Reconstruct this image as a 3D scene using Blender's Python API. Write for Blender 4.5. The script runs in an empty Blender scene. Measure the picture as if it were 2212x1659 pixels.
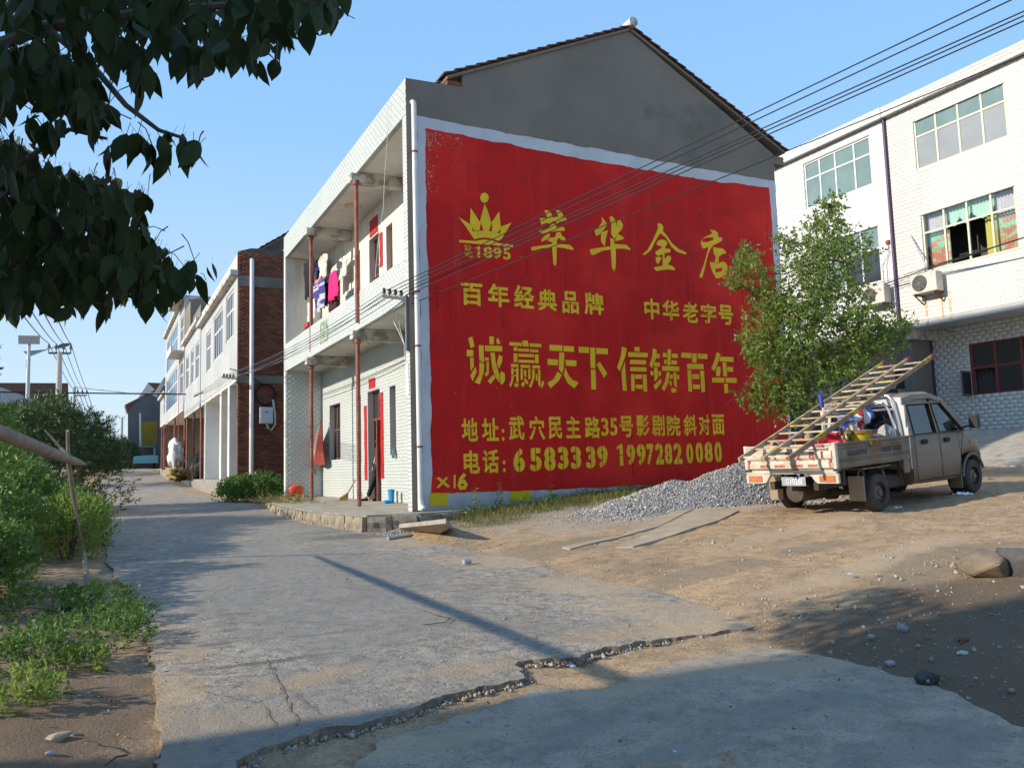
import bpy, bmesh, math, random
import numpy as np
from mathutils import Vector, Matrix, noise as mn
from mathutils.geometry import delaunay_2d_cdt
S = bpy.context.scene
COL = S.collection
random.seed(7)
rng = np.random.default_rng(7)
PI = math.pi

# ------------------------------------------------------------------ camera
FPX, YAW, PITCH, ROLL = 1739.15, .4714, .1006, -.0288
CAM = np.array([0., 0., 1.5])
_f = np.array([math.sin(YAW)*math.cos(PITCH), math.cos(YAW)*math.cos(PITCH), math.sin(PITCH)])
_r = np.array([math.cos(YAW), -math.sin(YAW), 0.])
_u = np.cross(_r, _f)
_r, _u = math.cos(ROLL)*_r+math.sin(ROLL)*_u, -math.sin(ROLL)*_r+math.cos(ROLL)*_u
cd = bpy.data.cameras.new('camera')
cam = bpy.data.objects.new('camera', cd)
COL.objects.link(cam)
cd.sensor_width = 36
cd.lens = FPX/2212*36
cd.clip_start = .05
cd.clip_end = 3000
m = Matrix([[_r[0], _u[0], -_f[0], 0], [_r[1], _u[1], -_f[1], 0], [_r[2], _u[2], -_f[2], 1.5], [0, 0, 0, 1]])
cam.matrix_world = m
S.camera = cam

# ------------------------------------------------------------------ light
SUN_EL, SUN_AZ = 25.0, 5.0          # azimuth: degrees from -X towards +Y
to_sun = Vector((-math.cos(math.radians(SUN_AZ))*math.cos(math.radians(SUN_EL)),
                 math.sin(math.radians(SUN_AZ))*math.cos(math.radians(SUN_EL)), math.sin(math.radians(SUN_EL))))
sl = bpy.data.lights.new('sun', 'SUN')
sl.energy = 3.8
sl.angle = math.radians(.8)
sl.color = (1, .90, .74)
so = bpy.data.objects.new('sun', sl)
COL.objects.link(so)
so.rotation_euler = to_sun.to_track_quat('Z', 'Y').to_euler()
so.location = (-20, 0, 30)
W = bpy.data.worlds.new('World')
S.world = W
W.use_nodes = True
nt = W.node_tree
nt.nodes.clear()
sky = nt.nodes.new('ShaderNodeTexSky')
sky.sky_type = 'NISHITA'
sky.sun_disc = False
sky.sun_elevation = math.radians(SUN_EL)
sky.sun_rotation = math.radians(-90+SUN_AZ)   # 0 = +Y, clockwise positive
sky.altitude = 50
sky.air_density = 1.0
sky.dust_density = .6
sky.ozone_density = 2.5
bg = nt.nodes.new('ShaderNodeBackground')
bg.inputs['Strength'].default_value = .096
wo = nt.nodes.new('ShaderNodeOutputWorld')
tcw = nt.nodes.new('ShaderNodeTexCoord')
sep = nt.nodes.new('ShaderNodeSeparateXYZ'); nt.links.new(tcw.outputs['Generated'], sep.inputs[0])
rmp = nt.nodes.new('ShaderNodeValToRGB'); nt.links.new(sep.outputs[2], rmp.inputs[0])
el = rmp.color_ramp.elements       # thin summer haze: pale at the horizon, blue overhead, the same all round
el[0].position = 0; el[0].color = (5.5, 6.4, 7.0, 1)
el[1].position = .9; el[1].color = (1.3, 2.9, 6.0, 1)
for p_, c_ in ((.12, (4.3, 5.8, 7.3, 1)), (.4, (2.35, 4.5, 7.4, 1))):
    e_ = rmp.color_ramp.elements.new(p_); e_.color = c_
mxw = nt.nodes.new('ShaderNodeMix'); mxw.data_type = 'RGBA'; mxw.inputs[0].default_value = .9
nt.links.new(sky.outputs[0], mxw.inputs[6]); nt.links.new(rmp.outputs[0], mxw.inputs[7])
nt.links.new(mxw.outputs[2], bg.inputs[0])
nt.links.new(bg.outputs[0], wo.inputs[0])
S.view_settings.view_transform = 'Standard'
S.view_settings.look = 'None'
S.view_settings.exposure = 0.62
S.view_settings.gamma = 1
S.view_settings.use_curve_mapping = False
S.render.engine = 'CYCLES'

# ------------------------------------------------------------------ picture geometry -> world (photo scaled to 2212 px wide)
def ray(x, y): return _f+(x-1106)/FPX*_r-(y-829.5)/FPX*_u
def ax(x, y, i, v):
    d = ray(x, y)
    return CAM+(v-CAM[i])/d[i]*d
def dp(x, y, t): return CAM+t*ray(x, y)
def proj(p):
    p = np.asarray(p, float)-CAM
    z = p@_f
    return np.stack([1106+FPX*(p@_r)/z, 829.5-FPX*(p@_u)/z], -1), z
def Z(x0, y0, w, WW, p):
    s = w/WW
    return ((x0+p[0]*s)*.81115, (y0+p[1]*s)*.81115)
z1 = lambda x, y: Z(1900, 950, 827, 2212, (x, y))
z2 = lambda x, y: Z(400, 500, 700, 1290, (x, y))
z3 = lambda x, y: Z(700, 150, 500, 976, (x, y))
z4 = lambda x, y: Z(740, 750, 500, 1185, (x, y))
z6 = lambda x, y: Z(1130, 480, 950, 2212, (x, y))
z7 = lambda x, y: Z(1130, 850, 950, 2212, (x, y))
z8 = lambda x, y: Z(0, 850, 500, 1659, (x, y))
z9 = lambda x, y: Z(0, 1300, 700, 1559, (x, y))
za = lambda x, y: Z(1960, 100, 767, 2121, (x, y))
zb = lambda x, y: Z(1960, 600, 767, 2212, (x, y))

# ------------------------------------------------------------------ object helpers
def link(o, parent=None):
    COL.objects.link(o)
    if parent is not None: o.parent = parent
    return o
def tag(o, label=None, cat=None, group=None, kind=None):
    if label: o['label'] = label
    if cat: o['category'] = cat
    if group: o['group'] = group
    if kind: o['kind'] = kind
    return o
def thing(name, label, cat, loc=(0, 0, 0), rz=0, group=None):
    o = bpy.data.objects.new(name, None)
    o.empty_display_size = .2
    o.location = loc
    o.rotation_euler = (0, 0, rz)
    link(o)
    return tag(o, label, cat, group)
def mobj(name, me, parent=None, loc=None, rot=None):
    o = bpy.data.objects.new(name, me)
    link(o, parent)
    if loc is not None: o.location = loc
    if rot is not None: o.rotation_euler = rot
    return o
def copy_thing(root, loc=None, rz=None, label=None, group=None, scale=None):
    r = root.copy()
    COL.objects.link(r)
    for ch in list(root.children):
        c = ch.copy(); COL.objects.link(c); c.parent = r
        for g in list(ch.children):
            d = g.copy(); COL.objects.link(d); d.parent = c
    if loc is not None: r.location = loc
    if rz is not None: r.rotation_euler = (r.rotation_euler[0], r.rotation_euler[1], rz)
    if scale is not None: r.scale = (scale,)*3 if not hasattr(scale, '__len__') else scale
    if label: r['label'] = label
    if group: r['group'] = group
    return r

class MB:
    def __init__(s): s.v = []; s.f = []; s.m = []
    def add(s, vs, fs, mi=0):
        b = len(s.v)
        s.v += [tuple(map(float, p)) for p in vs]
        s.f += [tuple(b+i for i in q) for q in fs]
        s.m += [mi]*len(fs)
        return s
    BF = [(0, 3, 2, 1), (4, 5, 6, 7), (0, 1, 5, 4), (1, 2, 6, 5), (2, 3, 7, 6), (3, 0, 4, 7)]
    def box(s, x0, x1, y0, y1, z0, z1, mi=0):
        return s.add([(x0, y0, z0), (x1, y0, z0), (x1, y1, z0), (x0, y1, z0), (x0, y0, z1), (x1, y0, z1), (x1, y1, z1), (x0, y1, z1)], s.BF, mi)
    def cbox(s, c, sx, sy, sz, M=None, mi=0):
        M = M or Matrix.Identity(3)
        vs = [Vector(c)+M@Vector((a*sx/2, b*sy/2, d*sz/2)) for d in (-1, 1) for a, b in ((-1, -1), (1, -1), (1, 1), (-1, 1))]
        return s.add(vs, s.BF, mi)
    def bar(s, a, b, w, h, mi=0, up=(0, 0, 1)):
        a, b = Vector(a), Vector(b)
        d = (b-a).normalized()
        u = Vector(up)
        if abs(d.dot(u)) > .98: u = Vector((1, 0, 0))
        x = d.cross(u).normalized(); z = x.cross(d)
        vs = [p+x*i*w/2+z*j*h/2 for p in (a, b) for i, j in ((-1, -1), (1, -1), (1, 1), (-1, 1))]
        return s.add(vs, s.BF, mi)
    def tube(s, pts, r, n=8, mi=0, cap=True):
        pts = [Vector(p) for p in pts]
        rs = r if hasattr(r, '__len__') else [r]*len(pts)
        vs, fs = [], []
        ref = None
        for i, p in enumerate(pts):
            t = (pts[min(i+1, len(pts)-1)]-pts[max(i-1, 0)])
            t = t.normalized() if t.length > 1e-9 else Vector((0, 0, 1))
            if ref is None:
                ref = Vector((0, 0, 1)) if abs(t.z) < .9 else Vector((1, 0, 0))
            x = t.cross(ref).normalized(); y = x.cross(t).normalized(); ref = y
            for k in range(n):
                a = 2*PI*k/n
                vs.append(p+(x*math.cos(a)+y*math.sin(a))*rs[i])
        for i in range(len(pts)-1):
            for k in range(n):
                fs.append((i*n+k, i*n+(k+1) % n, (i+1)*n+(k+1) % n, (i+1)*n+k))
        if cap:
            fs.append(tuple(range(n))[::-1]); fs.append(tuple((len(pts)-1)*n+k for k in range(n)))
        return s.add(vs, fs, mi)
    def lathe(s, prof, c=(0, 0, 0), n=20, axis='z', mi=0, cap=True):
        vs, fs = [], []
        for r, h in prof:
            for k in range(n):
                a = 2*PI*k/n
                p = (r*math.cos(a), r*math.sin(a), h)
                if axis == 'y': p = (p[0], p[2], p[1])
                if axis == 'x': p = (p[2], p[0], p[1])
                vs.append((c[0]+p[0], c[1]+p[1], c[2]+p[2]))
        for i in range(len(prof)-1):
            for k in range(n):
                fs.append((i*n+k, i*n+(k+1) % n, (i+1)*n+(k+1) % n, (i+1)*n+k))
        if cap:
            fs.append(tuple(range(n))[::-1]); fs.append(tuple((len(prof)-1)*n+k for k in range(n)))
        return s.add(vs, fs, mi)
    def prism(s, poly, off, mi=0):
        """poly: 3d points; extruded by vector off"""
        n = len(poly)
        P = [Vector(p) for p in poly]; Q = [p+Vector(off) for p in P]
        return s.add(P+Q, [tuple(range(n))[::-1], tuple(range(n, 2*n))]+[(i, (i+1) % n, n+(i+1) % n, n+i) for i in range(n)], mi)
    def build(s, name, mats, parent=None, smooth=False, bevel=0, fix=True, seg=2, loc=None):
        me = bpy.data.meshes.new(name)
        me.from_pydata(s.v, [], s.f)
        mats = mats if isinstance(mats, (list, tuple)) else [mats]
        for mm in mats: me.materials.append(mm)
        if len(mats) > 1: me.polygons.foreach_set('material_index', s.m)
        if fix or bevel:
            bm = bmesh.new(); bm.from_mesh(me)
            if fix: bmesh.ops.recalc_face_normals(bm, faces=bm.faces[:])
            if bevel:
                bmesh.ops.remove_doubles(bm, verts=bm.verts[:], dist=1e-5)
                es = [e for e in bm.edges if len(e.link_faces) == 2 and e.calc_face_angle(0) > .6]
                bmesh.ops.bevel(bm, geom=es, offset=bevel, segments=seg, profile=.5, affect='EDGES', clamp_overlap=True)
            bm.to_mesh(me); bm.free()
        if smooth:
            me.polygons.foreach_set('use_smooth', [True]*len(me.polygons))
            me.update()
            if smooth != 'all':
                try: me.set_sharp_from_angle(angle=.7)
                except Exception: pass
        me.update()
        return mobj(name, me, parent, loc)

def np_mesh(name, V, F, mat, parent=None, smooth=False, mi=None):
    """V (n,3), F (m,k) arrays"""
    V = np.asarray(V, np.float32); F = np.asarray(F, np.int32)
    me = bpy.data.meshes.new(name)
    k = F.shape[1]
    me.vertices.add(len(V)); me.vertices.foreach_set('co', V.ravel())
    me.loops.add(F.size); me.loops.foreach_set('vertex_index', F.ravel())
    me.polygons.add(len(F))
    me.polygons.foreach_set('loop_start', np.arange(0, F.size, k, dtype=np.int32))
    me.polygons.foreach_set('loop_total', np.full(len(F), k, np.int32))
    mats = mat if isinstance(mat, (list, tuple)) else [mat]
    for mm in mats: me.materials.append(mm)
    if mi is not None: me.polygons.foreach_set('material_index', np.asarray(mi, np.int32))
    if smooth: me.polygons.foreach_set('use_smooth', [True]*len(F))
    me.update(calc_edges=True)
    return mobj(name, me, parent)

# ------------------------------------------------------------------ materials
def mat(name, col, rough=.8, col2=None, scale=2., detail=6, lo=.35, hi=.65, bump=0., bscale=40., metal=0., spec=.3,
        streak=None, col3=None, scale3=.6, lo3=.55, hi3=.7, speck=None, speck_scale=60, speck_lo=.68, trans=0., rand=0., coat=0., dirtz=None, stretch=None):
    M = bpy.data.materials.new(name)
    M.use_nodes = True
    t = M.node_tree; N = t.nodes; L = t.links
    b = N['Principled BSDF']
    b.inputs['Roughness'].default_value = rough
    b.inputs['Metallic'].default_value = metal
    b.inputs['Specular IOR Level'].default_value = spec
    if coat: b.inputs['Coat Weight'].default_value = coat
    tc = N.new('ShaderNodeTexCoord')
    vec = tc.outputs['Object']
    if stretch:
        mp = N.new('ShaderNodeMapping'); mp.inputs['Scale'].default_value = stretch
        L.new(vec, mp.inputs[0]); vec2 = mp.outputs[0]
    else: vec2 = vec
    def nz(sc, v=None, det=detail, rg=.6):
        n = N.new('ShaderNodeTexNoise'); n.inputs['Scale'].default_value = sc; n.inputs['Detail'].default_value = det
        n.inputs['Roughness'].default_value = rg
        L.new(v or vec2, n.inputs['Vector']); return n.outputs[0]
    def mixc(fac, a, c):
        mx = N.new('ShaderNodeMix'); mx.data_type = 'RGBA'
        if isinstance(fac, (int, float)): mx.inputs[0].default_value = fac
        else: L.new(fac, mx.inputs[0])
        for k, q in ((6, a), (7, c)):
            if isinstance(q, tuple): mx.inputs[k].default_value = (*q[:3], 1)
            else: L.new(q, mx.inputs[k])
        return mx.outputs[2]
    def rampf(v, lo, hi):
        r = N.new('ShaderNodeMapRange'); r.inputs[1].default_value = lo; r.inputs[2].default_value = hi
        L.new(v, r.inputs[0]); return r.outputs[0]
    c = tuple(col)
    if col2: c = mixc(rampf(nz(scale), lo, hi), c, tuple(col2))
    if col3: c = mixc(rampf(nz(scale3, det=4), lo3, hi3), c, tuple(col3))
    if streak:
        mp = N.new('ShaderNodeMapping'); mp.inputs['Scale'].default_value = (5, 5, .35); L.new(vec, mp.inputs[0])
        c = mixc(rampf(nz(1.2, mp.outputs[0]), .52, .78), c, tuple(streak))
    if dirtz:   # (z0, z1, colour): splash dirt near the ground
        sp = N.new('ShaderNodeSeparateXYZ'); L.new(vec, sp.inputs[0])
        ad = N.new('ShaderNodeMath'); ad.operation = 'MULTIPLY_ADD'; L.new(nz(2.5, vec), ad.inputs[0]); ad.inputs[1].default_value = (dirtz[1]-dirtz[0])*1.2
        L.new(sp.outputs[2], ad.inputs[2])
        r = rampf(ad.outputs[0], dirtz[1]+(dirtz[1]-dirtz[0])*.6, dirtz[0]+(dirtz[1]-dirtz[0])*.3)
        c = mixc(r, c, tuple(dirtz[2]))
    if speck:
        c = mixc(rampf(nz(speck_scale, vec, 2), speck_lo, speck_lo+.04), c, tuple(speck))
    if rand:
        oi = N.new('ShaderNodeObjectInfo')
        hs = N.new('ShaderNodeHueSaturation')
        r = N.new('ShaderNodeMapRange'); r.inputs[3].default_value = 1-rand; r.inputs[4].default_value = 1+rand
        L.new(oi.outputs['Random'], r.inputs[0]); L.new(r.outputs[0], hs.inputs['Value'])
        if isinstance(c, tuple): hs.inputs['Color'].default_value = (*c, 1)
        else: L.new(c, hs.inputs['Color'])
        c = hs.outputs[0]
    if isinstance(c, tuple): b.inputs['Base Color'].default_value = (*c[:3], 1)
    else: L.new(c, b.inputs['Base Color'])
    if bump:
        bn = N.new('ShaderNodeBump'); bn.inputs['Strength'].default_value = min(1, bump); bn.inputs['Distance'].default_value = .02
        L.new(nz(bscale, vec, 8, .65), bn.inputs['Height']); L.new(bn.outputs[0], b.inputs['Normal'])
    if trans:
        tr = N.new('ShaderNodeBsdfTranslucent'); ms = N.new('ShaderNodeMixShader'); ms.inputs[0].default_value = trans
        if isinstance(c, tuple): tr.inputs[0].default_value = (*[min(1, q*1.4) for q in c[:3]], 1)
        else: L.new(c, tr.inputs[0])
        L.new(b.outputs[0], ms.inputs[1]); L.new(tr.outputs[0], ms.inputs[2])
        L.new(ms.outputs[0], N['Material Output'].inputs[0])
    return M

G = {}
G['dirt'] = mat('bare_dirt', (.50, .335, .19), .95, (.40, .275, .16), 1.3, bump=.6, bscale=9, col3=(.20, .155, .11), scale3=.35, lo3=.5, hi3=.68, speck=(.5, .46, .4), speck_scale=38, speck_lo=.67)
G['sand'] = mat('loose_sand', (.42, .28, .15), .95, (.33, .23, .14), 3, bump=.4, bscale=25, speck=(.25, .2, .15), speck_scale=70)
G['road'] = mat('worn_concrete_road', (.46, .395, .315), .92, (.36, .31, .25), 1.6, bump=.9, bscale=28, col3=(.40, .33, .25), scale3=.5, lo3=.53, hi3=.68, speck=(.09, .085, .08), speck_scale=55, speck_lo=.64)
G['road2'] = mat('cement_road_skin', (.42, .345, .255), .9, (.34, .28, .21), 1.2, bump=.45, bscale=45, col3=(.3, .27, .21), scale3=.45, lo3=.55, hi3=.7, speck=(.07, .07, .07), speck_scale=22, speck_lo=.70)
G['cement'] = mat('grey_cement_render', (.235, .205, .17), .93, (.19, .168, .14), .7, bump=.25, bscale=30, col3=(.13, .118, .10), scale3=.55, lo3=.58, hi3=.74)
G['concrete'] = mat('old_concrete', (.33, .31, .27), .93, (.2, .19, .165), 3, bump=.6, bscale=14, streak=(.12, .115, .1))
G['slabc'] = mat('pale_concrete_slab', (.38, .35, .30), .93, (.28, .25, .21), 4, bump=.4, bscale=30)
G['white'] = mat('white_limewash', (.62, .63, .65), .85, (.52, .54, .57), 1.5, bump=.15, bscale=25, dirtz=(.35, 1.15, (.10, .10, .085)), col3=(.55, .50, .42), scale3=.8, lo3=.62, hi3=.75)
G['plaster'] = mat('white_plaster', (.72, .69, .62), .85, (.62, .59, .52), 1.1, bump=.1, bscale=20, streak=(.45, .42, .36))
G['soffit'] = mat('soffit_plaster', (.66, .65, .62), .85, (.52, .5, .46), 1.2, col3=(.3, .27, .23), scale3=1.6, lo3=.66, hi3=.76)
G['beam'] = mat('peeling_beam_plaster', (.6, .58, .53), .9, (.3, .27, .23), 3.5, lo=.45, hi=.6, bump=.4, bscale=20)
G['red'] = mat('red_wall_paint', (.66, .012, .010), .7, (.52, .014, .012), 1.6, bump=.2, bscale=18, spec=.2, streak=(.62, .03, .024), col3=(.80, .03, .02), scale3=.5, lo3=.5, hi3=.7, speck=(.6, .16, .13), speck_scale=9, speck_lo=.78)
G['yellow'] = mat('yellow_wall_paint', (.95, .60, .02), .65, (.82, .50, .02), 3, bump=.1, bscale=30, spec=.25)
G['tile'] = mat('pale_green_wall_tile', (.60, .635, .60), .35, (.54, .58, .55), .7, spec=.5, rand=.05)
G['tilew'] = mat('white_wall_tile', (.72, .73, .73), .35, (.66, .66, .65), .7, spec=.5, rand=.04)
G['tilec'] = mat('cream_wall_tile', (.70, .685, .635), .35, (.64, .62, .56), .6, spec=.5, rand=.05, streak=(.60, .57, .50))
G['grout'] = mat('grey_grout', (.42, .42, .42), .95, (.34, .34, .34), 3)
G['groutl'] = mat('pale_grout', (.40, .42, .41), .9, (.33, .35, .345), 3)
G['motif'] = mat('grey_tile_motif', (.28, .31, .33), .5)
G['brick'] = mat('red_brick', (.30, .085, .04), .9, (.16, .055, .032), .9, bump=.4, bscale=40, rand=.3, col3=(.07, .055, .05), scale3=.5, lo3=.5, hi3=.68)
G['mortar'] = mat('dark_mortar', (.15, .12, .10), .95, (.09, .075, .065), 4)
G['rtile'] = mat('dark_red_roof_tile', (.17, .07, .05), .85, (.08, .045, .038), 4, bump=.3, rand=.2)
G['pipe'] = mat('white_pvc_pipe', (.68, .69, .70), .4, (.58, .58, .57), 3, spec=.5)
G['rust'] = mat('rusty_clamp', (.22, .07, .03), .8)
G['redpost'] = mat('faded_red_steel_post', (.20, .055, .04), .6, (.28, .13, .10), 5, bump=.1)
G['wood'] = mat('red_brown_wood', (.13, .045, .03), .6, (.18, .07, .045), 6)
G['woodp'] = mat('weathered_wood', (.34, .25, .15), .85, (.2, .14, .09), 5, bump=.3, stretch=(1, 1, 1))
G['dark'] = mat('dark_room', (.02, .02, .02), .9)
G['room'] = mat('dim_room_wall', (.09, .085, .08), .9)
G['glass'] = mat('green_tinted_glass', (.19, .27, .26), .1, (.15, .22, .215), 1.2, spec=.9)
G['glassf'] = mat('grey_film_glass', (.30, .32, .33), .15, (.26, .28, .29), 1.0, spec=.8)
G['glassd'] = mat('dark_glass', (.035, .04, .042), .1, spec=.9)
G['glassb'] = mat('blue_tinted_glass', (.05, .16, .28), .12, spec=.9)
G['alu'] = mat('pale_aluminium_frame', (.66, .67, .68), .4, spec=.5)
G['aluc'] = mat('cream_window_frame', (.62, .60, .46), .45, spec=.5)
G['wire'] = mat('black_wire', (.02, .02, .025), .6)
G['wireg'] = mat('grey_wire', (.16, .15, .16), .6)
G['steel'] = mat('dark_steel', (.10, .10, .105), .5, metal=.3)
G['galv'] = mat('galvanised_steel', (.42, .44, .46), .45, metal=.4)
G['paper'] = mat('red_couplet_paper', (.40, .010, .016), .6, (.50, .16, .10), 26, lo=.60, hi=.66)
G['lampg'] = mat('cream_lamp_glass', (.62, .5, .3), .3, spec=.5)
G['purple'] = mat('dark_purple_pipe', (.045, .02, .07), .45, spec=.5)

def add_patches(M, items):
    """blend stains into the base colour: items = (colour, strength, [(x, y, rx, ry, angle)], noise scale)"""
    t = M.node_tree; N = t.nodes; L = t.links; b = N['Principled BSDF']
    tc = N.new('ShaderNodeTexCoord')
    for col, st, ells, ns in items:
        lk = b.inputs['Base Color'].links
        src = lk[0].from_socket
        acc = None
        nz = N.new('ShaderNodeTexNoise'); nz.inputs['Scale'].default_value = ns; nz.inputs['Detail'].default_value = 8; nz.inputs['Roughness'].default_value = .7
        L.new(tc.outputs['Object'], nz.inputs['Vector'])
        for x, y, rx, ry, an in ells:
            mp = N.new('ShaderNodeMapping'); mp.vector_type = 'TEXTURE'
            mp.inputs['Location'].default_value = (x, y, 0); mp.inputs['Rotation'].default_value = (0, 0, an); mp.inputs['Scale'].default_value = (rx, ry, 1000)
            L.new(tc.outputs['Object'], mp.inputs[0])
            ln = N.new('ShaderNodeVectorMath'); ln.operation = 'LENGTH'; L.new(mp.outputs[0], ln.inputs[0])
            if acc is None: acc = ln.outputs['Value']
            else:
                mi = N.new('ShaderNodeMath'); mi.operation = 'MINIMUM'; L.new(acc, mi.inputs[0]); L.new(ln.outputs['Value'], mi.inputs[1]); acc = mi.outputs[0]
        ad = N.new('ShaderNodeMath'); ad.operation = 'MULTIPLY_ADD'; L.new(nz.outputs[0], ad.inputs[0]); ad.inputs[1].default_value = 2.6; L.new(acc, ad.inputs[2])
        mr = N.new('ShaderNodeMapRange'); mr.inputs[1].default_value = 2.55; mr.inputs[2].default_value = 2.05; mr.inputs[3].default_value = 0; mr.inputs[4].default_value = st
        L.new(ad.outputs[0], mr.inputs[0])
        mx = N.new('ShaderNodeMix'); mx.data_type = 'RGBA'; L.new(mr.outputs[0], mx.inputs[0]); L.new(src, mx.inputs[6]); mx.inputs[7].default_value = (*col, 1)
        L.new(mx.outputs[2], b.inputs['Base Color'])
def rough_ground(M, sc1=90, sc2=14, amp=.5, dark=.55, lo=.42):
    """pitted surface: dark pores between aggregate plus matching bump"""
    t = M.node_tree; N = t.nodes; L = t.links; b = N['Principled BSDF']
    tc = N.new('ShaderNodeTexCoord')
    src = b.inputs['Base Color'].links[0].from_socket
    n1 = N.new('ShaderNodeTexNoise'); n1.inputs['Scale'].default_value = sc1; n1.inputs['Detail'].default_value = 4; n1.inputs['Roughness'].default_value = .75; L.new(tc.outputs['Object'], n1.inputs['Vector'])
    n2 = N.new('ShaderNodeTexNoise'); n2.inputs['Scale'].default_value = sc2; n2.inputs['Detail'].default_value = 6; n2.inputs['Roughness'].default_value = .7; L.new(tc.outputs['Object'], n2.inputs['Vector'])
    ml = N.new('ShaderNodeMath'); ml.operation = 'MULTIPLY'; L.new(n1.outputs[0], ml.inputs[0]); L.new(n2.outputs[0], ml.inputs[1])
    mr = N.new('ShaderNodeMapRange'); mr.inputs[1].default_value = .16; mr.inputs[2].default_value = .30; mr.inputs[3].default_value = dark; mr.inputs[4].default_value = 1.12
    L.new(ml.outputs[0], mr.inputs[0])
    vm = N.new('ShaderNodeVectorMath'); vm.operation = 'SCALE'; L.new(src, vm.inputs[0]); L.new(mr.outputs[0], vm.inputs['Scale']); L.new(vm.outputs[0], b.inputs['Base Color'])
    bn = N.new('ShaderNodeBump'); bn.inputs['Strength'].default_value = amp; bn.inputs['Distance'].default_value = .03; L.new(ml.outputs[0], bn.inputs['Height']); L.new(bn.outputs[0], b.inputs['Normal'])
# ------------------------------------------------------------------ terrain
G['edge'] = mat('broken_road_edge', (.33, .25, .17), .95, (.16, .13, .10), 14, bump=.8, bscale=30)
ZRY = [-40, 0, 15, 30, 40, 50, 60, 70, 80, 100, 300]
ZRZ = [-.2, 0, .35, .5, .68, .95, 1.3, 1.7, 2.1, 2.5, 3.0]
def zr(y): return np.interp(y, ZRY, ZRZ)
def gp(x, y, e=0.):
    z = .1
    for _ in range(12):
        q = ax(x, y, 2, z)
        if q[1] < 0 or q[1] > 300: break
        z = float(zr(q[1]))+e
    return q
RB = [(8, 3.0), (6.2, 4.4), (5.0, 5.4), (4.95, 7), (4.9, 9), (4.85, 12), (4.6, 14), (4.4, 16), (4.4, 40)]   # (x, y) right rim of the concrete
RB = [gp(2212, 1571), gp(1979, 1451), gp(1800, 1412), gp(1660, 1362), gp(1500, 1312), gp(1300, 1258), gp(1100, 1208), gp(900, 1168)]
RB = [(float(q[0]), float(q[1])) for q in RB]
_o = np.argsort([q[1] for q in RB])
RBy = np.array([RB[i][1] for i in _o]); RBx = np.array([RB[i][0] for i in _o])
def zt(x, y):
    x = np.asarray(x, float); y = np.asarray(y, float)
    xb = np.interp(y, RBy, RBx)
    d = x-xb
    e = -.036+.06*np.clip((d+.1)/.5, 0, 1)+.085*np.clip(d, 0, 5)+.045*np.clip(d-5, 0, 10)
    fade = np.clip((y-15.0)/1.0, 0, 1)*(x < 15.9)
    e = e*(1-fade)+(-.036)*fade
    l = .15-x
    e = e+.055*np.clip(l/.5, 0, 1)+.05*np.clip(l-.5, 0, 3)
    return zr(y)+e
def nzv(x, y, s, a):
    return a*mn.noise(Vector((x*s, y*s, .3)))
gx = np.concatenate([np.linspace(-90, -6, 18), np.linspace(-5.8, -1, 30), np.arange(-.95, 12, .11), np.linspace(12.1, 24, 50), np.linspace(25, 120, 18)])
gy = np.concatenate([np.linspace(-40, 1.5, 14), np.arange(1.8, 16, .11), np.linspace(16.3, 34, 50), np.linspace(36, 120, 32), np.linspace(135, 320, 6)])
XX, YY = np.meshgrid(gx, gy)
ZZ = zt(XX, YY)
for j in range(XX.shape[0]):
    for i in range(XX.shape[1]):
        x, y = XX[j, i], YY[j, i]
        if -6 < x < 24 and 1 < y < 36:
            ZZ[j, i] += nzv(x, y, .9, .035)+nzv(x, y, 4, .018)+(nzv(x, y, 11, .010) if y < 12 else 0)
        else: ZZ[j, i] += nzv(x, y, .2, .06)
def ztn(x, y):
    return float(zt(x, y))+nzv(x, y, .9, .035)+nzv(x, y, 4, .018)+(nzv(x, y, 11, .010) if y < 12 else 0)
nxg, nyg = len(gx), len(gy)
idx = np.arange(nxg*nyg).reshape(nyg, nxg)
F = np.stack([idx[:-1, :-1], idx[:-1, 1:], idx[1:, 1:], idx[1:, :-1]], -1).reshape(-1, 4)
o = np_mesh('ground', np.stack([XX, YY, ZZ], -1).reshape(-1, 3), F, G['dirt'], smooth=True)
tag(o, 'bare tan dirt yard rising to the right of the road', kind='structure')

rough_ground(G['dirt'], 42, 6, 1.0, .55)
rough_ground(G['road'], 46, 8, 1.0, .34)
rough_ground(G['road2'], 50, 6, .6, .66)
def gc(x, y): q = gp(x, y); return float(q[0]), float(q[1])
sandc = (.46, .32, .18)
def E_(x, y, rx, ry, an=0): return (*gc(x, y), rx, ry, an)
add_patches(G['road'], [(sandc, .8, [E_(660, 1468, .42, .16, .3), E_(735, 1450, .2, .14), E_(420, 1560, .5, .22), E_(620, 1560, .3, .12), E_(560, 1355, .25, .08)], 5),
    (sandc, .55, [E_(330, 1380, .35, .9), E_(330, 1500, .3, .6), E_(300, 1620, .3, .5), E_(1050, 1440, .5, .2), E_(1300, 1370, .4, .3), E_(1560, 1345, .7, .25)], 2.5),
    ((.50, .37, .23), .6, [(RB[i][0]-.25, RB[i][1], .55, .9, .5) for i in range(0, 8)], 1.5),
    ((.15, .13, .11), .85, [E_(505, 1325, .10, .18, 1.3), E_(770, 1158, .9, .5), E_(700, 1150, .5, .3), E_(500, 1360, .1, .06), E_(470, 1390, .14, .05), E_(705, 1368, .35, .03), E_(600, 1425, .5, .05)], 5),
    ((.24, .225, .20), .6, [(2.2, 10, 1.6, 5, 0), (3.2, 20, 1.5, 7, 0), (.9, 4.6, .9, .7, 0)], .9)])
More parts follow.
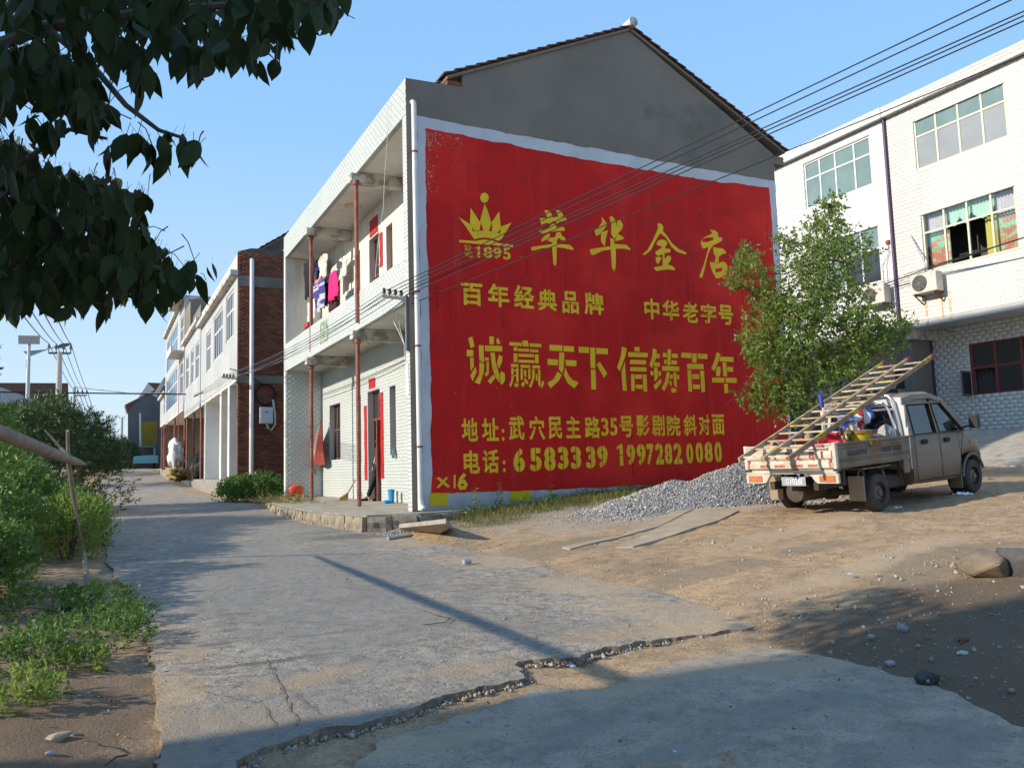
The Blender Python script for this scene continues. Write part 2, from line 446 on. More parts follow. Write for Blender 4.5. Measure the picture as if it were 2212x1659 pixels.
add_patches(G['road2'], [((.45, .34, .22), .6, [E_(1560, 1440, .6, .12), E_(1350, 1480, .4, .12), E_(900, 1600, .5, .1), E_(1750, 1430, .5, .15)], 3),
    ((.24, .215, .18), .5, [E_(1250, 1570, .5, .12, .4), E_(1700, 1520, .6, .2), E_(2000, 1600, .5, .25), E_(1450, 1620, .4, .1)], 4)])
add_patches(G['dirt'], [((.15, .105, .065), .92, [E_(2000, 1400, .9, 1.0, .2), E_(2150, 1500, .9, .7), E_(1850, 1375, .5, .25), E_(2150, 1350, 1.0, .8)], 1.3),
    ((.12, .125, .05), .92, [(7.3, 14.3, 1.9, .8, 0), (9.5, 14.6, 1.8, .5, 0), (6.5, 13.4, .8, .5, 0)], 2.2),
    ((.34, .32, .28), .6, [(9.5, 12.0, 3.2, 1.9, 0)], 2.2),
    ((.17, .115, .07), .85, [(-.5, 5.5, 1.1, 1.4, 0), (-1, 8.5, 1.3, 2, 0), (-.2, 4.2, .6, .9, 0)], 1.6),
    ((.22, .175, .12), .6, [E_(1500, 1260, .9, .35), E_(1180, 1200, .8, .5), E_(2050, 1270, 1.4, .6), E_(1750, 1230, .5, .25)], 1.8),
    ((.50, .37, .24), .55, [E_(1800, 1180, 2.4, .35, .2), E_(1650, 1150, 2.2, .3, .2), E_(1900, 1260, 1.8, .25, .15)], 1.2)])
def inpoly(px, py, P):
    c = False; n = len(P)
    j = n-1
    for i in range(n):
        if (P[i][1] > py) != (P[j][1] > py) and px < (P[j][0]-P[i][0])*(py-P[i][1])/(P[j][1]-P[i][1])+P[i][0]: c = not c
        j = i
    return c
def slab(name, poly, top, thick, step, m, label=None, jit=.03, kind='structure', parent=None, rough=.006, edge=None):
    """broken-edged slab: polygon outline resampled with jitter, triangulated with inner points"""
    out = []
    for i in range(len(poly)):
        a, b = poly[i], poly[(i+1) % len(poly)]
        L = math.hypot(b[0]-a[0], b[1]-a[1])
        st = .045 if min(a[1], b[1]) < 9 else .4
        n = max(1, int(L/st))
        for k in range(n):
            t = k/n
            x, y = a[0]+(b[0]-a[0])*t, a[1]+(b[1]-a[1])*t
            nn = mn.noise(Vector((x*5, y*5, 7)))*jit+mn.noise(Vector((x*17, y*17, 3)))*jit*.7+random.uniform(-1, 1)*min(.012, jit*.25)
            dx, dy = -(b[1]-a[1])/L, (b[0]-a[0])/L
            out.append((x+dx*nn, y+dy*nn))
    vs = [Vector(p) for p in out]; nb = len(vs)
    x0, x1 = min(p[0] for p in out), max(p[0] for p in out)
    y = min(p[1] for p in out)
    y1 = max(p[1] for p in out)
    while y < y1:
        st = step*.45 if y < 7 else step if y < 9 else step*2.5 if y < 16 else step*8
        x = x0+random.random()*st
        while x < x1:
            q = (x+random.uniform(-.3, .3)*st, y+random.uniform(-.3, .3)*st)
            if inpoly(q[0], q[1], out): vs.append(Vector(q))
            x += st
        y += st
    r = delaunay_2d_cdt(vs, [(i, (i+1) % nb) for i in range(nb)], [], 1, 1e-5)
    V2, E2, F2 = r[0], r[1], r[2]
    V = []
    for p in V2:
        z = top(p.x, p.y)+mn.noise(Vector((p.x*1.2, p.y*1.2, 1)))*.012+mn.noise(Vector((p.x*9, p.y*9, 1)))*rough+mn.noise(Vector((p.x*3.5, p.y*3.5, 1)))*rough*1.3
        V.append((p.x, p.y, z))
    fs = [tuple(f) for f in F2]; ntop = len(fs)
    # boundary side walls
    cnt = {}
    for f in fs:
        for a, b in zip(f, f[1:]+f[:1]): cnt[(a, b)] = 1
    n0 = len(V)
    low = {}
    for (a, b) in list(cnt):
        if (b, a) not in cnt:
            for q in (a, b):
                if q not in low:
                    low[q] = len(V); p = V[q]
                    V.append((p[0]+random.uniform(-1, 1)*.015, p[1]+random.uniform(-1, 1)*.015, p[2]-thick))
            fs.append((b, a, low[a], low[b]))
    me = bpy.data.meshes.new(name); me.from_pydata(V, [], fs); me.materials.append(m); me.materials.append(G['edge'] if edge is None else edge)
    me.polygons.foreach_set('material_index', [0]*ntop+[1]*(len(fs)-ntop))
    bm = bmesh.new(); bm.from_mesh(me); bmesh.ops.recalc_face_normals(bm, faces=bm.faces[:]); bm.to_mesh(me); bm.free()
    if len(me.polygons) and sum(p.normal.z for p in me.polygons) < 0: me.flip_normals()
    o = mobj(name, me, parent)
    tag(o, label, kind=kind)
    return o
def gl(pts): return [tuple(map(float, gp(*p)[:2])) for p in pts]
main_edge = gl([(1740, 1342), (1690, 1348), (1504, 1370), (1393, 1383), (1298, 1402), (1252, 1418), (1180, 1421), (1112, 1432), (1138, 1462), (1007, 1488), (894, 1531), (801, 1558), (696, 1577), (626, 1597), (568, 1620), (505, 1652)])
mainpoly = main_edge+[(.9, 3.2), (.25, 3.4), (.35, 6), (.38, 7.6), (.28, 10), (.1, 13), (0, 20), (-.25, 27), (-.3, 45), (-.2, 70), (-.5, 110), (4.2, 112), (3.9, 70), (3.7, 45), (4.1, 32), (4.6, 27.7), (5.3, 22), (5.2, 15.2), (5.0, 13.6), (5.3, 12), (5.6, 9.5), (6.2, 7.4)]
slab('road', mainpoly, lambda x, y: float(zr(y)), .10, .16, G['road'], 'pale rough concrete village road running away to the left', jit=.05)
near_edge = gl([(762, 1662), (809, 1597), (879, 1574), (1015, 1531), (1090, 1505), (1151, 1484), (1225, 1476), (1300, 1482), (1350, 1462), (1379, 1445), (1480, 1422), (1649, 1392), (1794, 1410), (1918, 1439), (1979, 1455), (2083, 1500), (2212, 1571)])
nearpoly = near_edge+[(6.4, 1.5), (6, -6), (-3, -6), (-1.0, 1.5), (.9, 3.3)]
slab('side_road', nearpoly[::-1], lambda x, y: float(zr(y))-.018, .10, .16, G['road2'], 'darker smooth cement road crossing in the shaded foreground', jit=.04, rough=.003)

# ------------------------------------------------------------------ building helpers
def wall_holes(mb, axis, p0, p1, a0, a1, z0, z1, holes, mi=0):
    """box wall between planes p0,p1 on `axis`, spanning a0..a1 and z0..z1, minus rectangular holes (a,b,za,zb)"""
    cuts = sorted({a0, a1}|{min(max(v, a0), a1) for h in holes for v in h[:2]})
    for a, b in zip(cuts, cuts[1:]):
        if b-a < 1e-6: continue
        segs = sorted([(h[2], h[3]) for h in holes if h[0] < (a+b)/2 < h[1]])
        z = z0
        for s0, s1 in segs+[(z1, z1)]:
            if s0 > z+1e-6:
                if axis == 'x': mb.box(p0, p1, a, b, z, s0, mi)
                else: mb.box(a, b, p0, p1, z, s0, mi)
            z = max(z, s1)
    return mb

def tile_field(parent, O, U, V, w, h, tw, th, gap, holes, m, n_ind=0, thick=.007, bond=.5, name='tile', motif=None, jit=.0015, seed=1, keep=None, stuffname=None, tint=None):
    """rectangular tiles or bricks laid in courses on the plane O + u U + v V; each piece has its own edges"""
    rg = random.Random(seed)
    O, U, V = Vector(O), Vector(U).normalized(), Vector(V).normalized()
    N = U.cross(V)
    items = []
    nrow = int(math.ceil(h/th))
    for r in range(nrow):
        v0, v1 = r*th+gap/2, min((r+1)*th-gap/2, h)
        if v1-v0 < th*.25: continue
        vm = (v0+v1)/2
        iv = [(0, w)]
        for hh in holes:
            if hh[2] < vm < hh[3]:
                iv = [q for a, b in iv for q in ((a, min(b, hh[0])), (max(a, hh[1]), b)) if q[1]-q[0] > .01]
        off = (r % 2)*bond*tw
        for a, b in iv:
            k = math.floor((a-off)/tw)
            while off+k*tw < b:
                u0, u1 = max(a, off+k*tw)+gap/2, min(b, off+(k+1)*tw)-gap/2
                if u1-u0 > tw*.12 and (keep is None or keep((u0+u1)/2, vm)):
                    items.append((u0, u1, v0, v1))
                k += 1
    A = np.array(items)
    Uo, Vo, No, Oo = (np.array(q) for q in (U, V, N, O))
    cen = Oo+((A[:, 0]+A[:, 1])/2)[:, None]*Uo+((A[:, 2]+A[:, 3])/2)[:, None]*Vo
    pr, dz = proj(cen)
    full = (A[:, 1]-A[:, 0] > tw-gap-1e-4) & (A[:, 3]-A[:, 2] > th-gap-1e-4)
    vis = (pr[:, 0] > 5) & (pr[:, 0] < 2205) & (pr[:, 1] > 5) & (pr[:, 1] < 1650) & full & (dz > 0)
    ordr = np.argsort(np.where(vis, dz, 1e9))
    ind = [i for i in ordr[:n_ind] if vis[i]]
    rest = np.ones(len(A), bool); rest[ind] = False
    R = A[rest]; n = len(R)
    T = thick+np.array([rg.uniform(-jit, jit) for _ in range(n)])
    g = min(.004, gap*.4)
    c = []
    for (du0, dv0, k) in ((0, 0, 0), (1, 0, 0), (1, 1, 0), (0, 1, 0)):
        u = R[:, 0] if not du0 else R[:, 1]; v = R[:, 2] if not dv0 else R[:, 3]
        c.append(Oo+u[:, None]*Uo+v[:, None]*Vo)
    for (du0, dv0) in ((0, 0), (1, 0), (1, 1), (0, 1)):
        u = R[:, 0]+g if not du0 else R[:, 1]-g; v = R[:, 2]+g if not dv0 else R[:, 3]-g
        c.append(Oo+u[:, None]*Uo+v[:, None]*Vo+T[:, None]*No)
    VV = np.stack(c, 1).reshape(-1, 3)
    f = np.array([(4, 5, 6, 7), (0, 1, 5, 4), (1, 2, 6, 5), (2, 3, 7, 6), (3, 0, 4, 7)])
    FF = (np.arange(n)[:, None, None]*8+f[None]).reshape(-1, 4)
    mm = m if isinstance(m, list) else [m]
    mi = None
    if len(mm) > 1: mi = np.repeat(np.array([rg.randrange(len(mm)) for _ in range(n)]), 5)
    so = np_mesh(stuffname or name+'_courses', VV, FF, mm, parent, mi=mi)
    so['kind'] = 'stuff'
    if ind:
        x, y = (tw-gap)/2, (th-gap)/2
        base = []
        for q in mm:
            mb = MB().add([(-x, -y, 0), (x, -y, 0), (x, y, 0), (-x, y, 0), (-x+g, -y+g, thick), (x-g, -y+g, thick), (x-g, y-g, thick), (-x+g, y-g, thick)], MB.BF)
            me = bpy.data.meshes.new(name); me.from_pydata(mb.v, [], mb.f); me.materials.append(q); base.append(me)
        Rm = Matrix((U, V, N)).transposed().to_4x4()
        for i in ind:
            o = bpy.data.objects.new(name, base[rg.randrange(len(base))])
            COL.objects.link(o); o.parent = parent
            Mt = Matrix.Translation(Vector(cen[i])+N*rg.uniform(-jit, jit)*.5)@Rm
            o.matrix_basis = Mt
    if motif is not None:
        cc = cen[np.abs(A[:, 1]-A[:, 0]-(tw-gap)) < .01]
        s, t = tw*.14, th*.12
        q = np.stack([cc+a*s*Uo+b*t*Vo+No*(thick+jit+.0015) for a, b in ((-1, -1), (1, -1), (1, 1), (-1, 1))], 1).reshape(-1, 3)
        mo = np_mesh('tile_motif', q, np.arange(len(q)).reshape(-1, 4), motif, parent); mo['kind'] = 'stuff'

def window(parent, O, U, V, w, h, cols, fm, gm, split=None, fw=.05, depth=.05, name='window', open_panes=(), sub=True, glasses=None, mull=None, label=None):
    """frame with mullions as a part, each pane a sub-part. split: list of v fractions of transoms"""
    O, U, V = Vector(O), Vector(U).normalized(), Vector(V).normalized()
    N = U.cross(V)
    mb = MB()
    def rect(u0, u1, v0, v1, d0, d1, b):
        vs = [O+U*u+V*v+N*d for d in (d0, d1) for u, v in ((u0, v0), (u1, v0), (u1, v1), (u0, v1))]
        b.add(vs, MB.BF)
    rect(0, fw, 0, h, 0, depth, mb); rect(w-fw, w, 0, h, 0, depth, mb)
    rect(fw, w-fw, 0, fw, 0, depth, mb); rect(fw, w-fw, h-fw, h, 0, depth, mb)
    us = [0]+[w*(i+1)/cols for i in range(cols-1)]+[w]
    if mull: us = [0]+[w*q for q in mull]+[w]
    vs_ = [0]+[h*s for s in (split or [])]+[h]
    for u in us[1:-1]: rect(u-fw/2, u+fw/2, fw, h-fw, .004, depth-.004, mb)
    for v in vs_[1:-1]: rect(fw, w-fw, v-fw/2, v+fw/2, .008, depth-.008, mb)
    fr = mb.build(name, fm, parent)
    if label: fr['label'] = label
    k = 0
    for j in range(len(vs_)-1):
        for i in range(len(us)-1):
            if (i, j) not in open_panes:
                b = MB()
                g = glasses.get((i, j), gm) if glasses else gm
                rect(us[i]+fw*.4, us[i+1]-fw*.4, vs_[j]+fw*.4, vs_[j+1]-fw*.4, depth*.35, depth*.35+.008, b)
                b.build('pane', g, fr)
            k += 1
    return fr

# long cracks of the concrete
def crack(pts, w, e=.006):
    P = [gc(*p) for p in pts]; out = []
    for a, b in zip(P, P[1:]):
        n = max(2, int(math.hypot(b[0]-a[0], b[1]-a[1])/.05))
        for k in range(n): out.append((a[0]+(b[0]-a[0])*k/n+random.uniform(-1, 1)*.014, a[1]+(b[1]-a[1])*k/n+random.uniform(-1, 1)*.014))
    V = []; Fc = []
    for i, p in enumerate(out):
        a, b = out[max(0, i-1)], out[min(len(out)-1, i+1)]; d = Vector((b[0]-a[0], b[1]-a[1])).normalized(); ww = w*random.uniform(.3, 1.3)
        zz = lambda x, y: float(zr(y))+mn.noise(Vector((x*1.2, y*1.2, 1)))*.012+mn.noise(Vector((x*9, y*9, 1)))*.006+mn.noise(Vector((x*3.5, y*3.5, 1)))*.0078+e
        for s_ in (-1, 1): x, y = p[0]-d.y*ww*s_, p[1]+d.x*ww*s_; V.append((x, y, zz(x, y)))
    Fc = [(2*i, 2*i+1, 2*i+3, 2*i+2) for i in range(len(out)-1)]
    return V, Fc
V, Fc = [], []
for pts, w in (([(350, 1462), (520, 1452), (620, 1435)], .004), ([(575, 1420), (610, 1490), (630, 1540), (650, 1575)], .007), ([(1120, 1425), (1010, 1400), (860, 1392)], .003), ([(240, 1184), (420, 1172), (640, 1165)], .006), ([(480, 1347), (620, 1340), (760, 1352)], .003), ([(690, 1545), (640, 1500), (600, 1488)], .005), ([(860, 1330), (1100, 1350), (1280, 1385)], .003), ([(440, 1500), (560, 1520), (600, 1575)], .004), ([(240, 1240), (330, 1236), (500, 1246)], .003)):
    v, f = crack(pts, w); n0 = len(V); V += v; Fc += [tuple(n0+i for i in q) for q in f]
mb = MB(); mb.add(V, Fc); o = mb.build('road_cracks', G['edge']); tag(o, 'thin dark cracks running over the pale road', kind='stuff')
# ------------------------------------------------------------------ main house
X0, Y0, Y1, XW, ZF, XR = 5.42, 15.075, 27.6, 15.6, .65, 6.65
YB = Y1
house = thing('gable_house', 'tall two storey tiled house whose red end wall carries the big painted advert', 'house', (0, 0, 0))
H = house
# walls
mb = MB()
gab = [(X0, Y0, .2), (XW, Y0, .2), (XW, Y0, 9.45), (11.14, Y0, 11.82), (6.7, Y0, 9.93), (6.7, Y0, 9.56), (X0, Y0, 9.51)]
mb.prism(gab, (0, .24, 0))
o = mb.build('gable_wall', G['cement'], H)
mb = MB()
mb.prism([(XR+.24, YB-.24, .2), (XW, YB-.24, .2), (XW, YB-.24, 9.45), (11.14, YB-.24, 11.82), (XR+.24, YB-.24, 9.9)], (0, .24, 0))
mb.box(XW-.24, XW, Y0+.24, YB-.24, .2, 9.4)
mb.build('back_wall', G['cement'], H)
mb = MB()
mb.box(X0, XR+.24, YB-.24, YB, .2, 8.74)
mb.build('end_fin', G['plaster'], H)
hl = [(25.0, 26.37, 1.84, 3.62), (22.72, 23.16, 1.88, 3.62), (20.93, 22.07, ZF, 3.67), (19.61, 20.12, 1.86, 3.65)]
hu = [(20.85, 21.75, 4.98, 7.98), (19.69, 20.21, 6.5, 7.93), (22.65, 23.0, 6.5, 7.95), (24.9, 26.3, 5.9, 7.9)]
wall_holes(MB(), 'x', XR, XR+.24, Y0+.24, YB-.24, .2, 4.85, hl).build('lower_front_wall', G['groutl'], H)
wall_holes(MB(), 'x', XR, XR+.24, Y0+.24, YB-.24, 4.85, 9.4, hu).build('upper_front_wall', G['plaster'], H)
# dark interior behind the openings
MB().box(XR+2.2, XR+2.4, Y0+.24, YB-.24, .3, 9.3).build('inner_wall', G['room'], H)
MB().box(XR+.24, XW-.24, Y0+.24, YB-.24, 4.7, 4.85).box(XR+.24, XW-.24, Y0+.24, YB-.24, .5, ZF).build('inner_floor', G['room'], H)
# slabs and bands
MB().box(X0+.12, XR, Y0+.24, YB-.24, 4.87, 5.0).build('balcony_floor', G['soffit'], H)
MB().box(X0+.12, XR+.6, Y0+.24, YB-.24, 8.76, 8.9).build('porch_roof_slab', G['soffit'], H)
MB().box(X0, X0+.12, Y0+.24, YB, 8.74, 9.51).build('roof_parapet', G['groutl'], H)
MB().box(X0, X0+.12, Y0+.24, YB, 4.85, 5.76).build('balcony_parapet', G['groutl'], H)
T = .2, .085, .006
tile_field(H, (X0, YB, 8.74), (0, -1, 0), (0, 0, 1), YB-Y0, .77, *T, [], G['tile'], 0, seed=2, motif=G['motif'], thick=.0035, stuffname='parapet_tiles')
tile_field(H, (X0, YB, 4.85), (0, -1, 0), (0, 0, 1), YB-Y0, .91, *T, [(5.15, 6.05, .18, .78)], G['tile'], 0, seed=3, motif=G['motif'], thick=.0035, stuffname='balcony_tiles')
tile_field(H, (XR, YB-.24, ZF), (0, -1, 0), (0, 0, 1), YB-Y0-.48, 4.2, *T, [(YB-.24-b, YB-.24-a, c-ZF, d-ZF) for a, b, c, d in hl], G['tile'], 300, seed=4, motif=G['motif'], thick=.0035, stuffname='porch_wall_tiles')
tile_field(H, (X0, YB-.24, ZF), (1, 0, 0), (0, 0, 1), XR-X0, 4.2, *T, [], G['tile'], 0, seed=5, motif=G['motif'], thick=.0035, stuffname='fin_tiles')
tile_field(H, (X0, Y0+.24, ZF), (0, -1, 0), (0, 0, 1), .24, 8.09, .24, .085, .006, [], G['tile'], 0, seed=6, thick=.0035, stuffname='pillar_tiles', bond=0)
# reveals tiled (jambs) as thin plates
mb = MB()
for a, b, c, d in hl:
    mb = MB(); mb.box(XR+.004, XR+.236, b-.012, b-.002, c, d); mb.build('window_reveal', G['tile'], H)
    mb = MB(); mb.box(XR+.004, XR+.236, a+.002, a+.012, c, d); mb.build('window_reveal', G['tile'], H)
# decorative mosaic panel on the balcony front
mb = MB(); mb.box(X0-.008, X0, YB-6.05, YB-5.15, 5.03, 5.63)
pn = mb.build('mosaic_panel', mat('mosaic_landscape_tile', (.45, .5, .38), .4, (.12, .2, .1), 6, lo=.45, hi=.55, col3=(.55, .4, .12), scale3=5, lo3=.58, hi3=.62), H)
# beams and posts
for yb in (18.75, 23.6):
    for z in (4.85, 8.74):
        mb = MB(); mb.box(X0+.121, XR, yb-.11, yb+.11, z-.27, z+.02); mb.build('beam', G['beam'], H, bevel=.015)
        mb = MB(); mb.box(X0-.16, X0+.15, yb-.13, yb+.13, z-.24, z-.03)
        mb.build('beam_head', G['beam'], H, bevel=.02)
for yb, xb in ((18.6, 5.38), (23.7, 5.45)):
    for za_, zb_ in ((ZF, 4.6), (5.0, 8.5)):
        mb = MB(); mb.lathe([(.055, za_), (.055, zb_-.12), (.085, zb_-.1), (.085, zb_)], (xb, yb, 0), 12)
        if za_ > 1: mb.lathe([(.062, 6.6), (.062, 6.64)], (xb, yb, 0), 12)
        mb.build('post', G['redpost'], H, smooth=True)
# windows and doors of the porch wall
UY, VZ = (0, -1, 0), (0, 0, 1)
window(H, (XR+.2, 26.37, 1.84), UY, VZ, 1.37, 1.78, 3, G['wood'], G['glassd'], [.55], .07)
window(H, (XR+.2, 23.16, 1.88), UY, VZ, .44, 1.74, 1, G['wood'], G['glassd'], [.55], .05)
window(H, (XR+.2, 20.12, 1.86), UY, VZ, .51, 1.79, 1, G['wood'], G['glassd'], [.55], .05)
fr = window(H, (XR+.2, 22.07, 2.85), UY, VZ, 1.14, .82, 2, G['wood'], G['glassd'], [], .07)
mb = MB(); mb.box(XR+.16, XR+.24, 22.0, 22.07, ZF, 2.85).box(XR+.16, XR+.24, 20.93, 21.0, ZF, 2.85); mb.build('door_frame', G['wood'], H)
mb = MB(); mb.cbox((XR+.35, 21.03, (ZF+2.83)/2), .95, .05, 2.83-ZF-.02, Matrix.Rotation(.25, 3, 'Z'))
mb.cbox((XR+.36, 21.0, 1.3), .7, .03, .9, Matrix.Rotation(.25, 3, 'Z'))
mb.build('door', G['wood'], H)
window(H, (XR+.2, 21.75, 6.9), UY, VZ, .9, 1.08, 2, G['wood'], G['glassd'], [.3], .06)
mb = MB(); mb.box(XR+.18, XR+.22, 20.85, 21.75, 5.0, 6.9); mb.build('balcony_door', G['wood'], H)
window(H, (XR+.2, 20.21, 6.5), UY, VZ, .52, 1.43, 1, G['wood'], G['wood'], [], .05)
window(H, (XR+.2, 23.0, 6.5), UY, VZ, .35, 1.45, 1, G['wood'], G['wood'], [], .05)
window(H, (XR+.2, 26.3, 5.9), UY, VZ, 1.4, 2.0, 3, G['wood'], G['glassd'], [.6], .06)
# couplets
def sheet(name, x, ya, yb, za_, zb_, m, parent, n=8):
    V = []; Fc = []
    for k in range(n+1):
        for y in (ya, yb):
            V.append((x-.012-.006*math.sin(k*1.9+y*7), y, za_+(zb_-za_)*k/n))
    Fc = [(2*k, 2*k+1, 2*k+3, 2*k+2) for k in range(n)]
    mb = MB(); mb.add(V, Fc)
    return mb.build(name, m, parent)
sheet('red_couplet', XR-.003, 20.62, 20.88, 1.25, 3.55, G['paper'], H)
sheet('red_couplet', XR-.003, 22.12, 22.38, 1.2, 3.3, G['paper'], H)
sheet('door_banner', XR-.003, 21.3, 21.9, 3.74, 4.02, G['paper'], H, 3)
sheet('red_couplet', XR-.003, 20.5, 20.76, 6.95, 7.9, G['paper'], H)
sheet('door_banner', XR-.003, 20.9, 21.65, 8.02, 8.5, G['paper'], H, 3)
# house number plate on pillar
MB().box(X0-.02, X0-.009, Y0+.05, Y0+.2, 2.95, 3.6).build('notice_strip', mat('white_notice', (.75, .75, .78), .6), H)
# ceiling lamps
for y, z in ((21.2, 8.76), (20.6, 4.87)):
    mb = MB(); mb.lathe([(.02, z-.11), (.12, z-.10), (.2, z-.06), (.22, z-.03), (.22, z)], (6.05, y, 0), 20)
    mb.build('ceiling_lamp', G['lampg'], H, smooth=True)
# roof
def roof_side(p, q, sgn, parent, y0, y1, nm='roof_tile'):
    """p ridge (x,z), q eave (x,z): deck plus stepped verge tiles"""
    P, Q = Vector((p[0], 0, p[1])), Vector((q[0], 0, q[1]))
    d = (Q-P); L = d.length; d.normalize()
    n = Vector((-d.z, 0, d.x)); n = n if n.z > 0 else -n
    N_ = int(L/.27)
    verge = []
    for k in range(N_):
        a = P+d*(L*k/N_); b = P+d*(L*(k+1)/N_+.05)
        off = random.uniform(0, .01)
        for yy, nmx in ((y0, nm),):
            mb = MB()
            vs = []
            w = .26
            for s, hh in ((a, .03), (b, .075)):
                for j in (0, 1):
                    base = s+n*(hh-.028+off); top = s+n*(hh+off)
                    vs += [Vector((base.x, y0-.10+w*j, base.z)), Vector((top.x, y0-.10+w*j, top.z))]
            mb.add(vs, [(0, 1, 3, 2), (4, 6, 7, 5), (0, 4, 5, 1), (2, 3, 7, 6), (1, 5, 7, 3), (0, 2, 6, 4)])
            mb.build(nm, G['rtile'], parent)
    # the rest of the tiling: courses across the roof
    V = []; Fc = []
    ny = int((y1-y0)/.26)
    for k in range(N_):
        a = P+d*(L*k/N_)+n*.02; b = P+d*(L*(k+1)/N_+.05)+n*.07
        for j in range(ny):
            ya = y0+.16+j*.26; yb_ = ya+.25
            r = random.uniform(0, .012)
            i = len(V)
            V += [(a.x, ya, a.z+r), (a.x, yb_, a.z+r), (b.x, yb_, b.z+r), (b.x, ya, b.z+r), (b.x, ya, b.z+r-.03), (b.x, yb_, b.z+r-.03)]
            Fc += [(i, i+1, i+2, i+3), (i+3, i+2, i+5, i+4)]
    o = np_mesh('roof_courses', V, Fc, G['rtile'], parent); o['kind'] = 'stuff'
    mb = MB()
    a, b = P, Q
    mb.prism([(a.x, y0-.05, a.z), (b.x, y0-.05, b.z), (b.x-n.x*.06, y0-.05, b.z-n.z*.06), (a.x-n.x*.06, y0-.05, a.z-n.z*.06)], (0, y1-y0+.1, 0))
    mb.build('roof_deck', G['cement'], parent)
roof_side((11.14, 11.90), (6.32, 9.72), 1, H, Y0, YB)
roof_side((11.14, 11.90), (16.0, 9.30+.26), 1, H, Y0, YB)
mb = MB()
mb.tube([(11.16, Y0-.16, 12.0), (11.16, YB, 12.0)], .12, 12)
mb.build('ridge_cap', G['beam'], H, smooth=True)
MB().box(6.36, 6.72, Y0+.02, Y0+.24, 9.57, 9.66).build('eave_brick', G['brick'], H)
MB().box(15.6, 15.98, Y0+.02, Y0+.24, 9.2, 9.42).build('eave_corbel', G['cement'], H)
# porch slab
pp = [(4.42, 14.78), (4.05, 17.7), (4.12, 21.5), (4.5, 25.2), (5.2, 27.6), (XR, 27.6), (XR, Y0+.24), (X0, Y0+.24), (X0, Y0-.02), (6.6, Y0-.02), (6.3, 14.72), (5.3, 14.5)]
slab('porch_slab', pp[::-1], lambda x, y: ZF, .55, .3, mat('worn_porch_concrete', (.40, .36, .29), .9, (.27, .24, .19), 2, bump=.3, bscale=20), 'raised concrete porch platform', jit=.05, kind=None, parent=H, edge=G['concrete'])
# rough masonry blocks of the porch edge
G['masonry'] = mat('rough_porch_stone', (.34, .29, .21), .95, (.18, .155, .12), 4, bump=.8, bscale=14)
path = [(4.5, 25.2), (4.12, 21.5), (4.05, 17.7), (4.42, 14.78), (5.3, 14.5), (6.3, 14.72), (6.62, 15.0)]
rs = random.Random(3)
for a, b in zip(path, path[1:]):
    L_ = math.hypot(b[0]-a[0], b[1]-a[1]); n_ = max(1, int(L_/.42))
    for k in range(n_):
        t0, t1 = k/n_, (k+1)/n_
        x0_, y0_, x1_, y1_ = a[0]+(b[0]-a[0])*t0, a[1]+(b[1]-a[1])*t0, a[0]+(b[0]-a[0])*t1, a[1]+(b[1]-a[1])*t1
        nx_, ny_ = (b[1]-a[1])/L_, -(b[0]-a[0])/L_
        if (nx_*(5.5-x0_)+ny_*(20-y0_)) > 0: nx_, ny_ = -nx_, -ny_
        zb__ = float(zt((x0_+x1_)/2, (y0_+y1_)/2))-.1
        cx_, cy_, cz_ = (x0_+x1_)/2+nx_*.03, (y0_+y1_)/2+ny_*.03, (zb__+ZF-.03)/2
        if ZF-.06 < zb__+.1: continue
        bm = bmesh.new(); bmesh.ops.create_cube(bm, size=1); bmesh.ops.subdivide_edges(bm, edges=bm.edges[:], cuts=3, use_grid_fill=True)
        an = math.atan2(y1_-y0_, x1_-x0_); ln_ = L_/n_-.015; hh_ = ZF-.03-zb__
        sd = rs.random()*50
        for v in bm.verts:
            e = 1-.10*(abs(v.co.x*2)**4+abs(v.co.z*2)**4)*.5
            w_ = mn.noise(Vector((v.co.x*3+sd, v.co.y*3, v.co.z*3)))*.05
            v.co = Vector((v.co.x*ln_, v.co.y*.16*e+w_*(1 if abs(v.co.y) > .4 else 0), v.co.z*hh_))
        me = bpy.data.meshes.new('stone'); bm.to_mesh(me); bm.free(); me.materials.append(G['masonry'])
        mobj('stone', me, H, (cx_, cy_, cz_), (0, 0, an))

# painted advert -------------------------------------------------
YP = Y0
def wp(x, y, off=0): q = ax(x, y, 1, YP-off); return (float(q[0]), float(q[2]))
def flat(name, polys, off, m, parent, thick=.0):
    """flat painted areas on the wall: polys are lists of (x,z)"""
    mb = MB()
    for k, P in enumerate(polys):
        mb.add([(x, YP-off-.00025*(k % 8), z) for x, z in P], [tuple(range(len(P)))])
    o = mb.build(name, m, parent, fix=False)
    # make all normals face -Y and triangulate concave shapes
    bm = bmesh.new(); bm.from_mesh(o.data)
    bmesh.ops.triangulate(bm, faces=bm.faces[:], ngon_method='BEAUTY')
    for f in bm.faces:
        f.normal_update()
        if f.normal.y > 0: f.normal_flip()
    bm.to_mesh(o.data); bm.free()
    return o
def rough_edge(P, amp=.02, step=.08, seed=0):
    out = []
    for i in range(len(P)):
        a, b = P[i], P[(i+1) % len(P)]
        L = math.hypot(b[0]-a[0], b[1]-a[1]); n = max(1, int(L/step))
        for k in range(n):
            t = k/n; x, z = a[0]+(b[0]-a[0])*t, a[1]+(b[1]-a[1])*t
            nx, nz_ = -(b[1]-a[1])/L, (b[0]-a[0])/L
            w = mn.noise(Vector((x*2+seed, z*2, 5)))*amp*1.6+mn.noise(Vector((x*9+seed, z*9, 5)))*amp*.8
            out.append((x+nx*w, z+nz_*w))
    return out
wpoly = [(X0+.23, .45), (X0+.23, 8.72), (XW, 8.70), (XW, .6)]
flat('white_wall_border', [rough_edge(wpoly, .02)], .004, G['white'], H)
